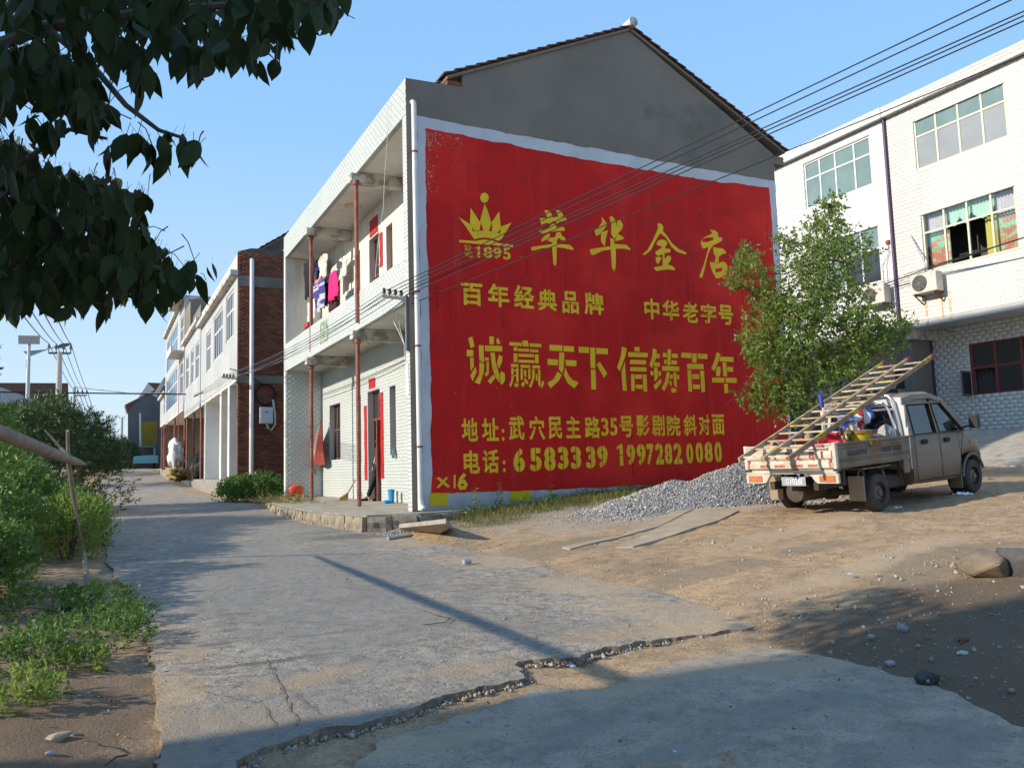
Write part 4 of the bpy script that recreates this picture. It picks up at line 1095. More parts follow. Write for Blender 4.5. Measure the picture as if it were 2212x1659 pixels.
# drain pipes
mb = MB(); mb.tube([(XB-.07, YJ+.02, zcor), (XB-.07, YJ+.02, zov-.05), (lowX-.1, YJ-.2, zov-.35), (lowX-.1, YJ-.2, 1.0)], .055, 10)
mb.build('drain_pipe', G['purple'], hA, smooth=True)
# cantilever beam stub at the joint
MB().box(XB+.02, lowX, YJ-.35, YJ-.1, zov-.55, zov-.2).build('beam', G['beam'], hB)
MB().box(lowX+.16, lowX+.296, YJ+.65, YJ+1.5, 3.9, 4.8).build('vent_box', mat('brown_vent', (.07, .06, .055), .7), hA)
# air conditioners
def ac_unit(loc, label, emblem=None, rot=0):
    t = thing('air_conditioner', label, 'air conditioner', loc, rot, 'air conditioner units on the right-hand houses')
    # front faces -X, width along Y
    mb = MB(); mb.box(-.15, .15, -.4, .4, 0, .56)
    mb.build('casing', mat('ivory_ac_casing', (.62, .61, .56), .5, (.5, .48, .42), 4), t, bevel=.015)
    mb = MB(); mb.lathe([(.0, -.17), (.2, -.17), (.235, -.165), (.235, -.151)], (0, .12, .29), 24, 'x')
    mb.build('fan_cowl', mat('fan_recess', (.05, .05, .05), .6), t)
    mb = MB()
    for k in range(1, 6): mb.tube([(-.178, .12+.042*k*math.cos(a*PI/10), .29+.042*k*math.sin(a*PI/10)) for a in range(21)], .004, 4, cap=False)
    for k in range(8): mb.tube([(-.18, .12, .29), (-.18, .12+.23*math.cos(k*PI/4), .29+.23*math.sin(k*PI/4))], .004, 4)
    g = mb.build('fan_grille', mat('grey_ac_grille', (.34, .34, .3), .5), t); g['kind'] = 'stuff'
    mb = MB(); mb.box(-.17, .3, -.33, -.29, -.05, 0).box(-.17, .3, .29, .33, -.05, 0)
    mb.bar((-.15, -.31, -.03), (.28, -.31, -.3), .03, .03).bar((-.15, .31, -.03), (.28, .31, -.3), .03, .03)
    mb.build('bracket', G['rust'], t)
    t.scale = (1.15,)*3
    if emblem:
        mb = MB()
        for s in (0, PI):
            mb.tube([(-.156, -.27+.05*math.cos(a+s)*(1-.3*k), .40+.05*math.sin(a+s)*(1-.3*k)) for k, a in enumerate((0, .5, 1.0, 1.6, 2.2))], .012, 5)
        mb.build('emblem', mat('red_emblem', (.6, .02, .02), .5), t)
    else:
        put_glyph_later.append((t,))
    return t
put_glyph_later = []
q = ax(*zb(1480, 520), 0, XB-.25); acB = ac_unit((XB-.31, float(q[1]), float(q[2])), 'ivory air conditioner outdoor unit below the curtained window of the cream house')
q = ax(*zb(1090, 610), 0, XB-.25); acA = ac_unit((XB-.31, float(q[1]), float(q[2])), 'air conditioner with a red round emblem on the white tiled wall beside the tree', emblem=True)
q = ax(*zb(1400, 1200), 0, lowX); acC = ac_unit((lowX-.05, float(q[1]), float(q[2])+.1), 'dusty air conditioner low on the wall behind the ladders', emblem=True)
for dy, w_, h_ in ((.30, .10, 1.0), (-.28, .07, .8), (-.55, .12, .9)):
    y = float(acB.location[1])+dy; z = float(acB.location[2])-.05
    mb = MB(); mb.add([(XB-.0125, y-w_/2, z), (XB-.0125, y+w_/2, z), (XB-.0125, y+w_*.35, z-h_), (XB-.0125, y-w_*.3, z-h_)], [(0, 1, 2, 3)]); mb.build('rust_run', mat('rust_run_%d' % int(h_*10), (.45, .33, .20), .7, (.58, .53, .44), 5, lo=.42, hi=.58), hB)
# leaning stick of an old pipe on the cream wall
mb = MB(); a = ax(*zb(1340, 75), 0, XB-.05); b = ax(*zb(1470, 330), 0, XB-.3)
mb.tube([a, b], .022, 8); o = mb.build('wall_pole', G['galv']); tag(o, 'thin grey pole slanting from the cream tiles down to the air conditioner', 'pole')
a = ax(*zb(1560, 800), 0, lowX-.4); b = ax(*zb(1735, 828), 0, lowX-1.0)
mb = MB(); mb.tube([a, b], .03, 8); o = mb.build('wall_pole', G['galv']); tag(o, 'short grey pole end under the overhang above the lower window', 'pole')
mb = MB(); a = ax(*zb(1165, 130), 0, XB-.05); b = ax(*zb(1140, 440), 0, XB-.03)
for dy in (-.14, .02): mb.tube([a, (a[0], a[1]+dy*.3, a[2]-.4), (b[0], b[1]+dy, b[2]+.6), (b[0], b[1]+dy, b[2])], .008, 5)
o = mb.build('wall_cable', G['wireg'], hA); o['kind'] = 'stuff'
MB().cbox((XB-.04, float(a[1]), float(a[2])), .08, .14, .12).build('cable_bracket', G['rust'], hA)
# alley wall between main house and white house (dark brick shed)
shed = thing('brick_shed', 'dark brick shed in the shaded alley between the red wall house and the white house', 'shed')
MB().box(16.4, 24.4, 29.2, 29.4, .4, 3.6).build('wall', G['mortar'], shed)
tile_field(shed, (16.4, 29.2, .5), (1, 0, 0), (0, 0, 1), 8, 3.1, .25, .07, .012, [(1.6, 2.5, 0, 2.1)], G['brick'], 0, seed=77, stuffname='brick_courses')
MB().box(18.0, 18.9, 29.1, 29.185, .5, 2.6).build('door', G['wood'], shed)
# concrete ramp in front of the cream house
rp = thing('concrete_ramp', 'pale concrete ramp rising along the cream house behind the pickup', 'ramp')
mb = MB(); mb.prism([(18.5, 9, .2), (XB+1.28, 9, .2), (XB+1.28, 9, 2.2), (23.3, 9, 2.15), (19.2, 9, 1.15)], (0, 11, 0)); mb.build('ramp_body', G['slabc'], rp, bevel=.02)
mb = MB()
for k in range(5): mb.box(18.6+k*.38, 18.98+k*.38, 7.4, 8.98, .3, 1.25+k*.2)
mb.build('step', G['concrete'], rp, bevel=.02)
G['farw'] = mat('weathered_white_tile_front', (.50, .51, .51), .5, (.40, .41, .41), .5, streak=(.33, .33, .32))
# ------------------------------------------------------------------ street houses on the left
XL = 4.7
bm_ = [G['brick'], mat('red_brick_dark', (.20, .06, .035), .9, (.11, .045, .03), 1.2, bump=.4, bscale=40, rand=.3), mat('red_brick_brown', (.27, .10, .05), .9, (.17, .07, .04), 1.2, bump=.4, bscale=40, rand=.3)]
h2 = thing('street_house', 'white fronted two storey house with a bare red brick end wall', 'house')
YH2, YH2b = 33.07, 46.4
MB().box(XL, 14, YH2, YH2+.24, .3, 9.35).build('end_wall', G['mortar'], h2)
mb = MB(); mb.prism([(XL, YH2, 9.35), (14, YH2, 9.35), (14, YH2, 10.4), (5.9, YH2, 10.55), (5.2, YH2, 10.53), (XL, YH2, 10.36)], (0, .24, 0)); mb.build('end_parapet', G['mortar'], h2)
tile_field(h2, (XL, YH2, .35), (1, 0, 0), (0, 0, 1), 2.6, 8.65, .25, .075, .012, [], bm_, 300, seed=9, thick=.012, jit=.006, name='brick', stuffname='brick_courses')
tile_field(h2, (XL, YH2, 9.4), (1, 0, 0), (0, 0, 1), 2.6, .95, .25, .075, .012, [], bm_, 0, seed=10, thick=.012, jit=.006, name='brick', stuffname='parapet_bricks')
MB().box(XL-.01, 7.4, YH2-.022, YH2-.003, 8.95, 9.38).build('ring_beam', G['cement'], h2)
MB().box(XL-.01, 7.4, YH2-.022, YH2-.003, 5.05, 5.35).build('ring_beam', G['cement'], h2)
# facade
wi = [(34.18, 36.43, 7.1, 9.1), (37.57, 40.75, 6.85, 9.0), (41.9, 43.9, 6.67, 8.7)]
wall_holes(MB(), 'x', XL-.02, XL+.2, YH2+.003, YH2b, 5.3, 9.4, wi).build('upper_wall', G['farw'], h2)
for a, b, c, d in wi:
    window(h2, (XL+.08, b, c), (0, -1, 0), (0, 0, 1), b-a, d-c, 4, G['alu'], G['glassd'], [.6], .09, .06)
MB().box(XL-.3, XL+1.5, YH2+.003, YH2b, 9.4, 9.6).build('eave', G['beam'], h2)
MB().box(XL, XL+.15, YH2, YH2b, 9.6, 10.3).build('roof_parapet', G['white'], h2)
MB().box(XL, XL+2, YH2+.24, YH2b, 5.15, 5.3).build('porch_ceiling', G['soffit'], h2)
MB().box(XL+1.9, XL+2.1, YH2+.24, YH2b, 1.25, 5.15).build('porch_wall', G['tilew'], h2)
MB().box(XL+1.85, XL+1.899, YH2+1.5, YH2+3.0, 1.25, 3.9).build('door', G['wood'], h2)
MB().box(XL+1.85, XL+1.899, YH2+7.5, YH2+9.0, 2.0, 3.9).build('window', G['wood'], h2)
MB().box(XL-.35, XL+2, YH2+.003, YH2b, .3, 1.25).build('stone_plinth', G['concrete'], h2, bevel=.04)
for y in (35.4, 38.0): MB().box(XL, XL+.36, y, y+.5, 1.25, 5.15).build('pillar', G['plaster'], h2, bevel=.02)
MB().box(XL, XL+1.9, 44.2, 44.5, 1.25, 5.15).build('porch_fin', G['tilew'], h2)
MB().box(XL+1.0, 14, 34, 46, 10.3, 10.35).build('roof_slab', G['cement'], h2)
rr = thing('roof_hut', 'small tiled attic roof peeking over the brick parapet', 'roof')
roof_side((7.4, 12.0), (5.6, 10.75), 1, rr, YH2+1.2, YH2+6)
MB().box(5.9, 9, YH2+1.3, YH2+6, 10.35, 10.9).build('attic_wall', G['brick'], rr)
mb = MB(); mb.tube([(5.22, YH2-.09, 1.0), (5.22, YH2-.09, 9.95), (5.22, YH2, 10.05)], .085, 12); mb.build('drain_pipe', G['pipe'], h2, smooth=True)
# meter box, coil of cable and conduit on the brick wall
q = ax(*z2(568, 1118), 1, YH2-.1)
mt = thing('meter_box', 'white electric meter box on the red brick end wall', 'meter box', (float(q[0]), YH2-.02, float(q[2])))
mb = MB(); mb.box(-.26, .26, -.2, 0, -.33, .33); mb.build('casing', mat('white_meter_box', (.6, .62, .63), .5), mt, bevel=.02)
mb = MB(); mb.box(-.22, .22, -.212, -.202, -.28, .28); mb.build('lid', mat('white_meter_lid', (.66, .67, .68), .4), mt)
MB().box(-.06, .08, -.218, -.213, .1, .14).build('mark', mat('blue_mark', (.05, .1, .35), .5), mt)
for k, dx in enumerate((0, .07, .14)):
    mb = MB(); P = [z2(568+dx*40, 1150), z2(575+dx*30, 1178), z2(595, 1188+dx*20), z2(612+dx*20, 1160), z2(610+dx*30, 1110), z2(600+dx*30, 1040)]
    mb.tube([ax(*p, 1, YH2-.1) for p in P], .025, 6); mb.build('conduit', G['pipe'], mt, smooth=True) if 0 else mb.build('conduit', G['pipe'], None, smooth=True)
for o in [o for o in COL.objects if o.name.startswith('conduit')]:
    o.parent = mt; o.matrix_parent_inverse = Matrix.Translation(mt.location).inverted()
mb = MB(); q = ax(*z2(565, 1015), 1, YH2-.06)
for j in range(3):
    mb.tube([(q[0]+(.36+.02*j)*math.cos(a*PI/14), YH2-.05-.02*j, q[2]+(.38+.02*j)*math.sin(a*PI/14)) for a in range(29)], .018, 6)
mb.tube([(q[0]-.1, YH2-.04, q[2]+.4), (q[0]-.6, YH2-.05, q[2]+.75), (XL+.15, YH2-.05, q[2]+.9), (XL-.3, YH2, q[2]+1.0)], .02, 6)
o = mb.build('cable_coil', G['wire'], smooth=True); tag(o, 'coil of black cable hung on the red brick end wall', 'cable coil')

def street_house(label, ya, yb, zf, zfl, ztop, X, wallm, winm, wins, pipe=None, side=None, cornice=True):
    h = thing('street_house', label, 'house')
    wall_holes(MB(), 'x', X, X+.25, ya, yb, zfl, ztop, [w[:4] for w in wins]).build('upper_wall', wallm, h)
    MB().box(X+.25, 13, ya, ya+.25, zf-.6, ztop).build('end_wall', side or G['cement'], h)
    MB().box(X+.25, 13, yb-.25, yb, zf-.6, ztop).build('far_wall', G['cement'], h)
    MB().box(X, 13, ya+.25, yb-.25, zfl-.15, zfl-.002).build('porch_ceiling', G['soffit'], h)
    MB().box(X+2.0, X+2.2, ya+.25, yb-.25, zf, zfl-.15).build('porch_wall', mat('ochre_wall', (.5, .42, .3), .9), h)
    MB().box(X-.3, X+2, ya+.002, yb-.002, zf-.9, zf).build('plinth', G['concrete'], h, bevel=.03)
    MB().box(X-.25, 13, ya, yb, ztop, ztop+.25).build('roof_slab', G['beam'], h)
    for (a, b, c, d, cols, gm) in wins:
        window(h, (X+.1, b, c), (0, -1, 0), (0, 0, 1), b-a, d-c, cols, G['alu'] if winm is None else winm, gm, [.6], .1, .06)
    for y in (ya+.6, (ya+yb)/2, yb-.6):
        mb = MB(); mb.lathe([(.07, zf), (.07, zfl-.15)], (X+.15, y, 0), 10); mb.build('post', G['redpost'], h, smooth=True)
    return h
h3 = street_house('white two storey house with red porch posts, second along the street', 46.9, 56.5, 1.15, 5.3, 9.9, XL, G['farw'], None,
   [(47.6, 49.6, 6.9, 9.0, 3, G['glassd']), (50.6, 52.4, 6.9, 9.0, 3, G['glassd']), (53.6, 55.6, 6.9, 9.0, 3, G['glassd'])])
mb = MB(); mb.prism([(XL, 47, 10.15), (9, 47, 10.15), (9, 47, 11.2), (XL+.4, 47, 11.2), (XL, 47, 10.9)], (0, 4.2, 0)); mb.build('attic_block', G['cement'], h3)
MB().box(XL, 9, 53, 56.4, 10.15, 12.3).build('attic_block', G['cement'], h3)
h4 = street_house('taller house with blue tinted balcony windows beyond the white one', 57.0, 75.0, 1.9, 5.9, 13.2, XL, G['farw'], None,
   [(57.6, 60.0, 6.9, 9.2, 3, G['glassd']), (57.6, 60.0, 10.2, 12.4, 3, G['glassd']), (62.5, 73.5, 6.7, 9.4, 6, G['glassb']), (62.5, 73.5, 10.0, 12.7, 6, G['glassb'])])
MB().box(XL-.75, XL-.26, 57.2, 61.0, 13.02, 13.25).build('canopy', G['beam'], h4)
MB().box(XL-.8, XL, 57.2, 61.0, 9.6, 9.75).box(XL-.8, XL-.72, 57.2, 61.0, 9.75, 10.1).build('balcony', G['soffit'], h4)
MB().box(XL-.02, XL, 60.6, 60.9, 1.9, 9.5).build('red_strip', mat('red_strip_paint', (.35, .03, .03), .6), h4)
h5 = street_house('far white fronted house with a projecting sign at the street end', 75.6, 84, 2.1, 6.2, 8.6, XL+.15, G['farw'], None, [(77, 79, 7, 8.6, 3, G['glassd'])])
mb = MB(); mb.bar((XL-.8, 75.5, 8.3), (XL+.1, 75.5, 9.9), .12, .35); mb.build('slanted_awning', mat('pale_awning', (.5, .48, .46), .7), h5)
# grey gabled house closing the street, with a yellow advert
gh = thing('grey_house', 'big grey rendered house closing the street with a faded yellow advert on its wall', 'house')
YG = 88.5
def gq(x, y): q = ax(*z8(x, y), 1, YG); return (float(q[0]), YG, float(q[2]))
mb = MB(); P = [gq(1130, 1340), gq(1130, 820), gq(1238, 700), gq(1470, 590)]; P += [(P[3][0]+3, YG, P[3][2]-.5), (P[3][0]+3, YG, 1)]
mb.prism(P, (0, .3, 0)); mb.build('gable_wall', mat('grey_far_render', (.15, .15, .155), .9, (.11, .11, .115), .4), gh)
a, b = gq(1105, 758), gq(1238, 690)
mb = MB(); mb.prism([gq(1105, 755), gq(1240, 688), gq(1475, 575), gq(1475, 590), gq(1240, 700), gq(1125, 825)], (0, 3, 0)); mb.build('roof', G['rtile'], gh)
mb = MB(); q = gq(1240, 900)
P = [ax(*z8(*p), 1, YG-.02) for p in ((1245, 905), (1390, 905), (1385, 1110), (1245, 1150))]
mb.add(P, [(0, 1, 2, 3)]); adv = mb.build('yellow_advert', mat('faded_yellow_advert', (.34, .24, .02), .8, (.22, .17, .03), 1), gh, fix=False)
for k, ch in enumerate('金店'):
    b0 = ax(*z8(1290, 930+k*75), 1, YG-.04); b1 = ax(*z8(1370, 990+k*75), 1, YG-.04)
    put_glyph(ch, (float(b0[0]), float(b1[0]), float(b1[2]), float(b0[2])), lambda u, v, k: (u, YG-.05-k, v), mat('faded_red_lettering', (.36, .2, .03), .8), 'lettering', gh, .02)
mb = MB(); mb.tube([gq(1238, 830), gq(1240, 1150)], .1, 8); mb.build('drain_pipe', G['pipe'], gh)
mb = MB(); mb.prism([gq(1225, 690), gq(1310, 560), gq(1372, 630)], (0, .5, 0)); mb.build('upper_gable', G['plaster'], gh)
mb = MB(); mb.prism([gq(1305, 560), gq(1445, 565), gq(1450, 590), gq(1375, 632)], (0, .6, 0)); mb.build('upper_roof', mat('brown_roof', (.17, .08, .065), .9), gh)
# house behind the bushes on the left
lh = thing('brown_roof_house', 'long low house with a brown tiled roof behind the bushes on the left', 'house')
YLh = 68
def lq(x, y, Y=YLh): q = ax(*z8(x, y), 1, Y); return (float(q[0]), Y, float(q[2]))
mb = MB(); mb.prism([lq(-500, 560), lq(600, 565), lq(605, 745), lq(300, 710), lq(0, 600), lq(-500, 600)], (0, .5, 0)); mb.build('roof', mat('brown_tiled_roof', (.15, .085, .07), .9, (.12, .07, .06), 3), lh)
mb = MB(); mb.prism([lq(-500, 600), lq(0, 600), lq(300, 710), lq(605, 745), lq(605, 1300), lq(-500, 1300)], (0, .4, 0)); mb.build('wall', mat('pale_blue_wall', (.42, .46, .52), .9, (.3, .32, .36), 1), lh)
MB().add([lq(465, 705, 67.9), lq(500, 705, 67.9), lq(500, 732, 67.9), lq(465, 732, 67.9)], [(0, 1, 2, 3)]).build('window', G['alu'], lh)
mb = MB(); mb.prism([lq(270, 790, 64), lq(620, 760, 64), lq(625, 800, 64), lq(270, 830, 64)], (0, 3, 0)); mb.build('lean_to_roof', mat('dusty_asbestos', (.3, .28, .24), .9), lh)
# off-frame house on the left whose shade lies on the foreground
sh = thing('grey_house', 'plain grey house just outside the left edge of the picture', 'house')
MB().box(-17, -9, -14, 5.6, -.3, 9.6).build('wall', G['cement'], sh)
MB().box(-17.3, -8.7, -14.2, 5.8, 9.6, 9.8).build('roof', G['concrete'], sh)
for y in (-9, -4, 1): window(sh, (-8.99, y-1.5, 2), (0, 1, 0), (0, 0, 1), 1.5, 1.6, 3, G['wood'], G['glassd'], [.6], .06, .05)
# ------------------------------------------------------------------ vegetation
def leaf_mat(name, a, b, trans=.35, rough=.5, spec=.4, sc=3):
    return mat(name, a, rough, b, sc, 3, spec=spec, trans=trans)
G['canopy'] = leaf_mat('dark_canopy_leaf', (.028, .045, .011), (.045, .06, .015), .15, .6, .2)
G['young'] = leaf_mat('young_tree_leaf', (.17, .28, .05), (.21, .29, .06), .5, .42, .5, 1.5)
G['young2'] = leaf_mat('reddish_new_leaf', (.22, .13, .05), (.17, .16, .04), .35, .42, .5, 2)
G['ole'] = leaf_mat('oleander_leaf', (.05, .09, .025), (.08, .13, .035), .25, .4, .5, 1)
G['mid'] = leaf_mat('mid_green_leaf', (.10, .19, .035), (.15, .24, .05), .35, .5, .4, 1.2)
G['lite'] = leaf_mat('yellow_green_leaf', (.20, .30, .05), (.27, .34, .07), .4, .5, .4, 2)
G['grassm'] = leaf_mat('dry_green_grass', (.12, .15, .04), (.22, .19, .07), .35, .7, .2, 2)
G['straw'] = leaf_mat('straw', (.42, .32, .14), (.30, .22, .09), .2, .8, .2, 3)
G['bark'] = mat('grey_bark', (.17, .135, .10), .9, (.10, .08, .06), 8, bump=.6, bscale=30)
G['bark2'] = mat('pale_cut_bark', (.34, .28, .22), .85, (.22, .17, .13), 6, bump=.4, bscale=30)
G['twig'] = mat('brown_twig', (.10, .055, .035), .8)
def leaf_np(P, D, L, ratio, rg, fold=.25, shape='oval'):
    """P (n,3) base, D (n,3) long axis (unit), L (n,) lengths. four triangles per leaf, slightly folded"""
    n = len(P)
    up = rg.normal(size=(n, 3)); S_ = np.cross(D, up); S_ /= np.linalg.norm(S_, axis=1)[:, None]+1e-9
    Nn = np.cross(S_, D)
    w = (L*ratio/2)[:, None]; L_ = L[:, None]
    a = P
    if shape == 'oval':
        m1 = P+D*L_*.42; tip = P+D*L_+Nn*L_*rg.uniform(-.12, .12, (n, 1))
        l = m1+S_*w-Nn*w*fold*-1; r = m1-S_*w+Nn*w*fold
        V = np.stack([a, l, tip, r], 1).reshape(-1, 3)
        i = np.arange(n)[:, None]*4
        F = np.concatenate([i+np.array([0, 1, 2]), i+np.array([0, 2, 3])], 0)
    return V, F
def rnd_dirs(n, rg, bias=(0, 0, 0), s=1.0):
    d = rg.normal(size=(n, 3))*s+np.array(bias); return d/np.linalg.norm(d, axis=1)[:, None]
def shoots(centres, dirs, k, L, ratio, rg, spread=.8, length=.2, droop=0.):
    """whorls of leaves along short shoots"""
    n = len(centres)
    t = rg.uniform(0, 1, (n, k))
    base = centres[:, None]+dirs[:, None]*t[..., None]*length
    d = dirs[:, None]*(.5+t[..., None]*.5)+rg.normal(size=(n, k, 3))*spread
    d[..., 2] -= droop
    d /= np.linalg.norm(d, axis=2)[..., None]
    Ls = rg.uniform(.6, 1.15, n*k)*L
    return leaf_np(base.reshape(-1, 3), d.reshape(-1, 3), Ls, ratio, rg)
def bush(name, label, cat, c, R, n, k, L, ratio, m, seed, spread=.8, length=.25, up=.5, ground=0., stems=6, droop=0., group=None, lump=.25, parent=None, m2=None):
    rg = np.random.default_rng(seed)
    c = np.array(c, float); R = np.array(R, float)
    d = rg.normal(size=(n, 3)); d /= np.linalg.norm(d, axis=1)[:, None]
    d[:, 2] = np.where(rg.random(n) < .6, np.abs(d[:, 2]), d[:, 2])
    lum = np.array([1+lump*mn.noise(Vector(q*2.3+c))+lump*.6*mn.noise(Vector(q*5.1+c)) for q in d])
    r = rg.uniform(.2, 1, n)**.38*lum
    P = c+d*r[:, None]*R
    P[:, 2] = np.maximum(P[:, 2], ground+.03)
    dd = d+np.array([0, 0, up])+rg.normal(size=(n, 3))*.35; dd /= np.linalg.norm(dd, axis=1)[:, None]
    root = parent if parent is not None else thing(name, label, cat, (float(c[0]), float(c[1]), ground), group=group)
    V, F = shoots(P, dd, k, L, ratio, rg, spread, length, droop)
    V = V-np.array([c[0], c[1], ground])
    fo = np_mesh('foliage', V, F, m, root); fo['kind'] = 'stuff'
    if stems:
        mb = MB()
        for i in range(stems):
            q = P[rg.integers(n)]-np.array([c[0], c[1], ground]); b = np.array([q[0]*.25, q[1]*.25, -.05])
            mid = b*.5+q*.5+np.array([0, 0, .1])
            mb.tube([b, mid, q], [.02*R[2]+.004, .012*R[2]+.003, .003], 5)
        st = mb.build('stem', G['twig'], root); st['kind'] = 'stuff'
    return root

# overhanging tree at the upper left --------------------------------------
K = .4401
def P2(pts): return [(x*K, y*K) for x, y in pts]
top = P2([(-60, -120), (1740, -120), (1740, 20), (1700, 100), (1650, 200), (1560, 150), (1500, 220), (1420, 190), (1400, 350), (1320, 330), (1240, 400), (1160, 330), (1090, 320), (1060, 430), (1000, 380), (930, 440), (880, 330), (820, 230), (760, 330), (730, 450), (650, 420), (560, 390), (490, 330), (430, 290), (300, 300), (230, 260), (60, 200), (-60, 200)])
mid1 = P2([(-60, 180), (230, 240), (450, 280), (480, 450), (540, 480), (570, 640), (520, 690), (450, 740), (400, 650), (330, 640), (230, 600), (220, 480), (60, 520), (20, 640), (-60, 680)])
clus = P2([(590, 690), (690, 650), (780, 630), (860, 640), (960, 660), (1010, 740), (1010, 830), (960, 870), (870, 830), (800, 905), (740, 870), (690, 800), (640, 820), (600, 770)])
clu2 = P2([(505, 700), (580, 710), (585, 820), (520, 800)])
low = P2([(-60, 700), (90, 660), (180, 740), (200, 830), (260, 800), (330, 820), (400, 850), (450, 860), (560, 870), (620, 930), (720, 930), (755, 1000), (720, 1110), (700, 1190), (800, 1210), (850, 1290), (930, 1310), (1050, 1330), (1020, 1430), (950, 1440), (900, 1500), (860, 1450), (820, 1540), (750, 1580), (690, 1570), (640, 1490), (560, 1560), (480, 1540), (400, 1560), (350, 1590), (250, 1570), (180, 1560), (80, 1600), (-60, 1500)])
clu3 = P2([(120, 600), (250, 610), (300, 660), (240, 710), (140, 670)])
tree = thing('overhanging_tree', 'dark broad leaved tree whose branches hang into the upper left corner', 'tree', (-2.9, 3.0, 0))
TB = np.array([-2.9, 3.0, 0.])
rg = np.random.default_rng(11)
def sample(poly, n, d0, d1):
    xs = [p[0] for p in poly]; ys = [p[1] for p in poly]; out = []
    while len(out) < n:
        x, y = rg.uniform(min(xs), max(xs)), rg.uniform(min(ys), max(ys))
        if inpoly(x, y-18, poly) and inpoly(x, y+30, poly) or (inpoly(x, y, poly) and rg.random() < .12): out.append(dp(x, y-20, rg.uniform(d0, d1)))
    return out
pts = sample(top, 640, 2.7, 4.6)+sample(mid1, 280, 2.7, 4.2)+sample(clus, 26, 2.8, 3.1)+sample(clu2, 3, 2.8, 3)+sample(low, 1150, 3.0, 5.2)+sample(clu3, 10, 3, 3.4)
pts = np.array(pts)
# one leaf mesh: ovate with pointed tip, folded along the midrib
def leaf_mesh(nm, L, w, curl, m):
    prof = [(0, .03), (.12, .55), (.32, .95), (.52, .92), (.72, .6), (.88, .22), (1, .0)]
    V, Fc = [], []
    for t, k in prof:
        z = curl*t*t
        V += [(-w/2*k, t*L, z+.25*w*k*.5), (0, t*L, z), (w/2*k, t*L, z+.25*w*k*.5)]
    for i in range(len(prof)-1):
        a = i*3; Fc += [(a, a+1, a+4, a+3), (a+1, a+2, a+5, a+4)]
    b = len(V); V += [(-.0012, 0, 0), (.0012, 0, 0), (.0012, -.045, .006), (-.0012, -.045, .006)]; Fc.append((b, b+1, b+2, b+3))
    me = bpy.data.meshes.new(nm); me.from_pydata(V, [], Fc); me.materials.append(m)
    me.polygons.foreach_set('use_smooth', [True]*len(me.polygons)); return me
lms = [leaf_mesh('leaf', l, w, c, G['canopy']) for l, w, c in ((.135, .075, .01), (.12, .062, .02), (.145, .07, .03), (.11, .07, -.01))]
def leaf_matrix(p, rg):
    d = Vector((rg.normal()*.35, rg.normal()*.35, -1)).normalized()
    yaw = rg.uniform(0, 2*PI)
    s = Vector((math.cos(yaw), math.sin(yaw), 0)); s = (s-d*s.dot(d)).normalized(); nn = s.cross(d)
    return Matrix.Translation(Vector(p))@Matrix((s, d, nn)).transposed().to_4x4()@Matrix.Scale(float(rg.uniform(.66, 1.12)), 4)
pr, dz = proj(pts)
vis = (pr[:, 0] > 0) & (pr[:, 1] > -30)
ordr = np.argsort(np.where(vis, dz, 99))
ind = set(ordr[:300].tolist())
VV, FF = [], []; nb = 0
for i, p in enumerate(pts):
    M_ = Matrix.Translation(-Vector(TB))@leaf_matrix(p, rg)
    me = lms[i % 4]
    if i in ind:
        o = bpy.data.objects.new('leaf', me); COL.objects.link(o); o.parent = tree; o.matrix_basis = M_
    else:
        co = np.array([M_@v.co for v in me.vertices]); VV.append(co)
        for f in me.polygons: FF.append([nb+j for j in f.vertices])
        nb += len(co)
o = np_mesh('foliage', np.concatenate(VV), np.array(FF), G['canopy'], tree, smooth=True); o['kind'] = 'stuff'
mb = MB()
mb.tube([(0, 0, -.2), (.05, .05, 1.2), (-.05, .1, 2.4), (.1, .15, 3.6), (0, .2, 5)], [.2, .16, .14, .11, .07], 12)
mb.build('trunk', G['bark'], tree, smooth=True)
def rel(q): return tuple(np.asarray(q)-TB)
limbs = [[(0, .1, 2.2), rel(dp(-150, 500, 3.6)), rel(dp(60, 480, 3.5)), rel(dp(250, 560, 3.6)), rel(dp(430, 600, 3.7))],
         [(0, .1, 2.6), rel(dp(-150, 150, 3.4)), rel(dp(100, 60, 3.3)), rel(dp(350, 20, 3.2)), rel(dp(700, 0, 3.2))],
         [rel(dp(100, 60, 3.3)), rel(dp(202, 145, 3.0)), rel(dp(273, 229, 2.95)), rel(dp(343, 282, 2.9)), rel(dp(400, 300, 2.9))],
         [rel(dp(-150, 500, 3.6)), rel(dp(50, 350, 3.4)), rel(dp(150, 280, 3.3)), rel(dp(230, 300, 3.2))],
         [rel(dp(-150, 500, 3.6)), rel(dp(100, 400, 3.6)), rel(dp(220, 400, 3.6)), rel(dp(320, 430, 3.6))]]
for j, Lb in enumerate(limbs):
    mb = MB(); n = len(Lb); mb.tube(Lb, [(.035 if j < 2 else .012)*(1-i/n)+.003 for i in range(n)], 7)
    mb.build('branch', G['bark'], tree, smooth=True)
mb = MB()
for i in rg.choice(len(pts), 220):
    p = Vector(rel(pts[i])); q = p+Vector((rg.normal()*.08, rg.normal()*.08, rg.uniform(.01, .12)))
    mb.tube([p, (p+q)/2+Vector((0, 0, .02)), q], [.0018, .0022, .003], 4)
o = mb.build('twigs', G['twig'], tree); o['kind'] = 'stuff'

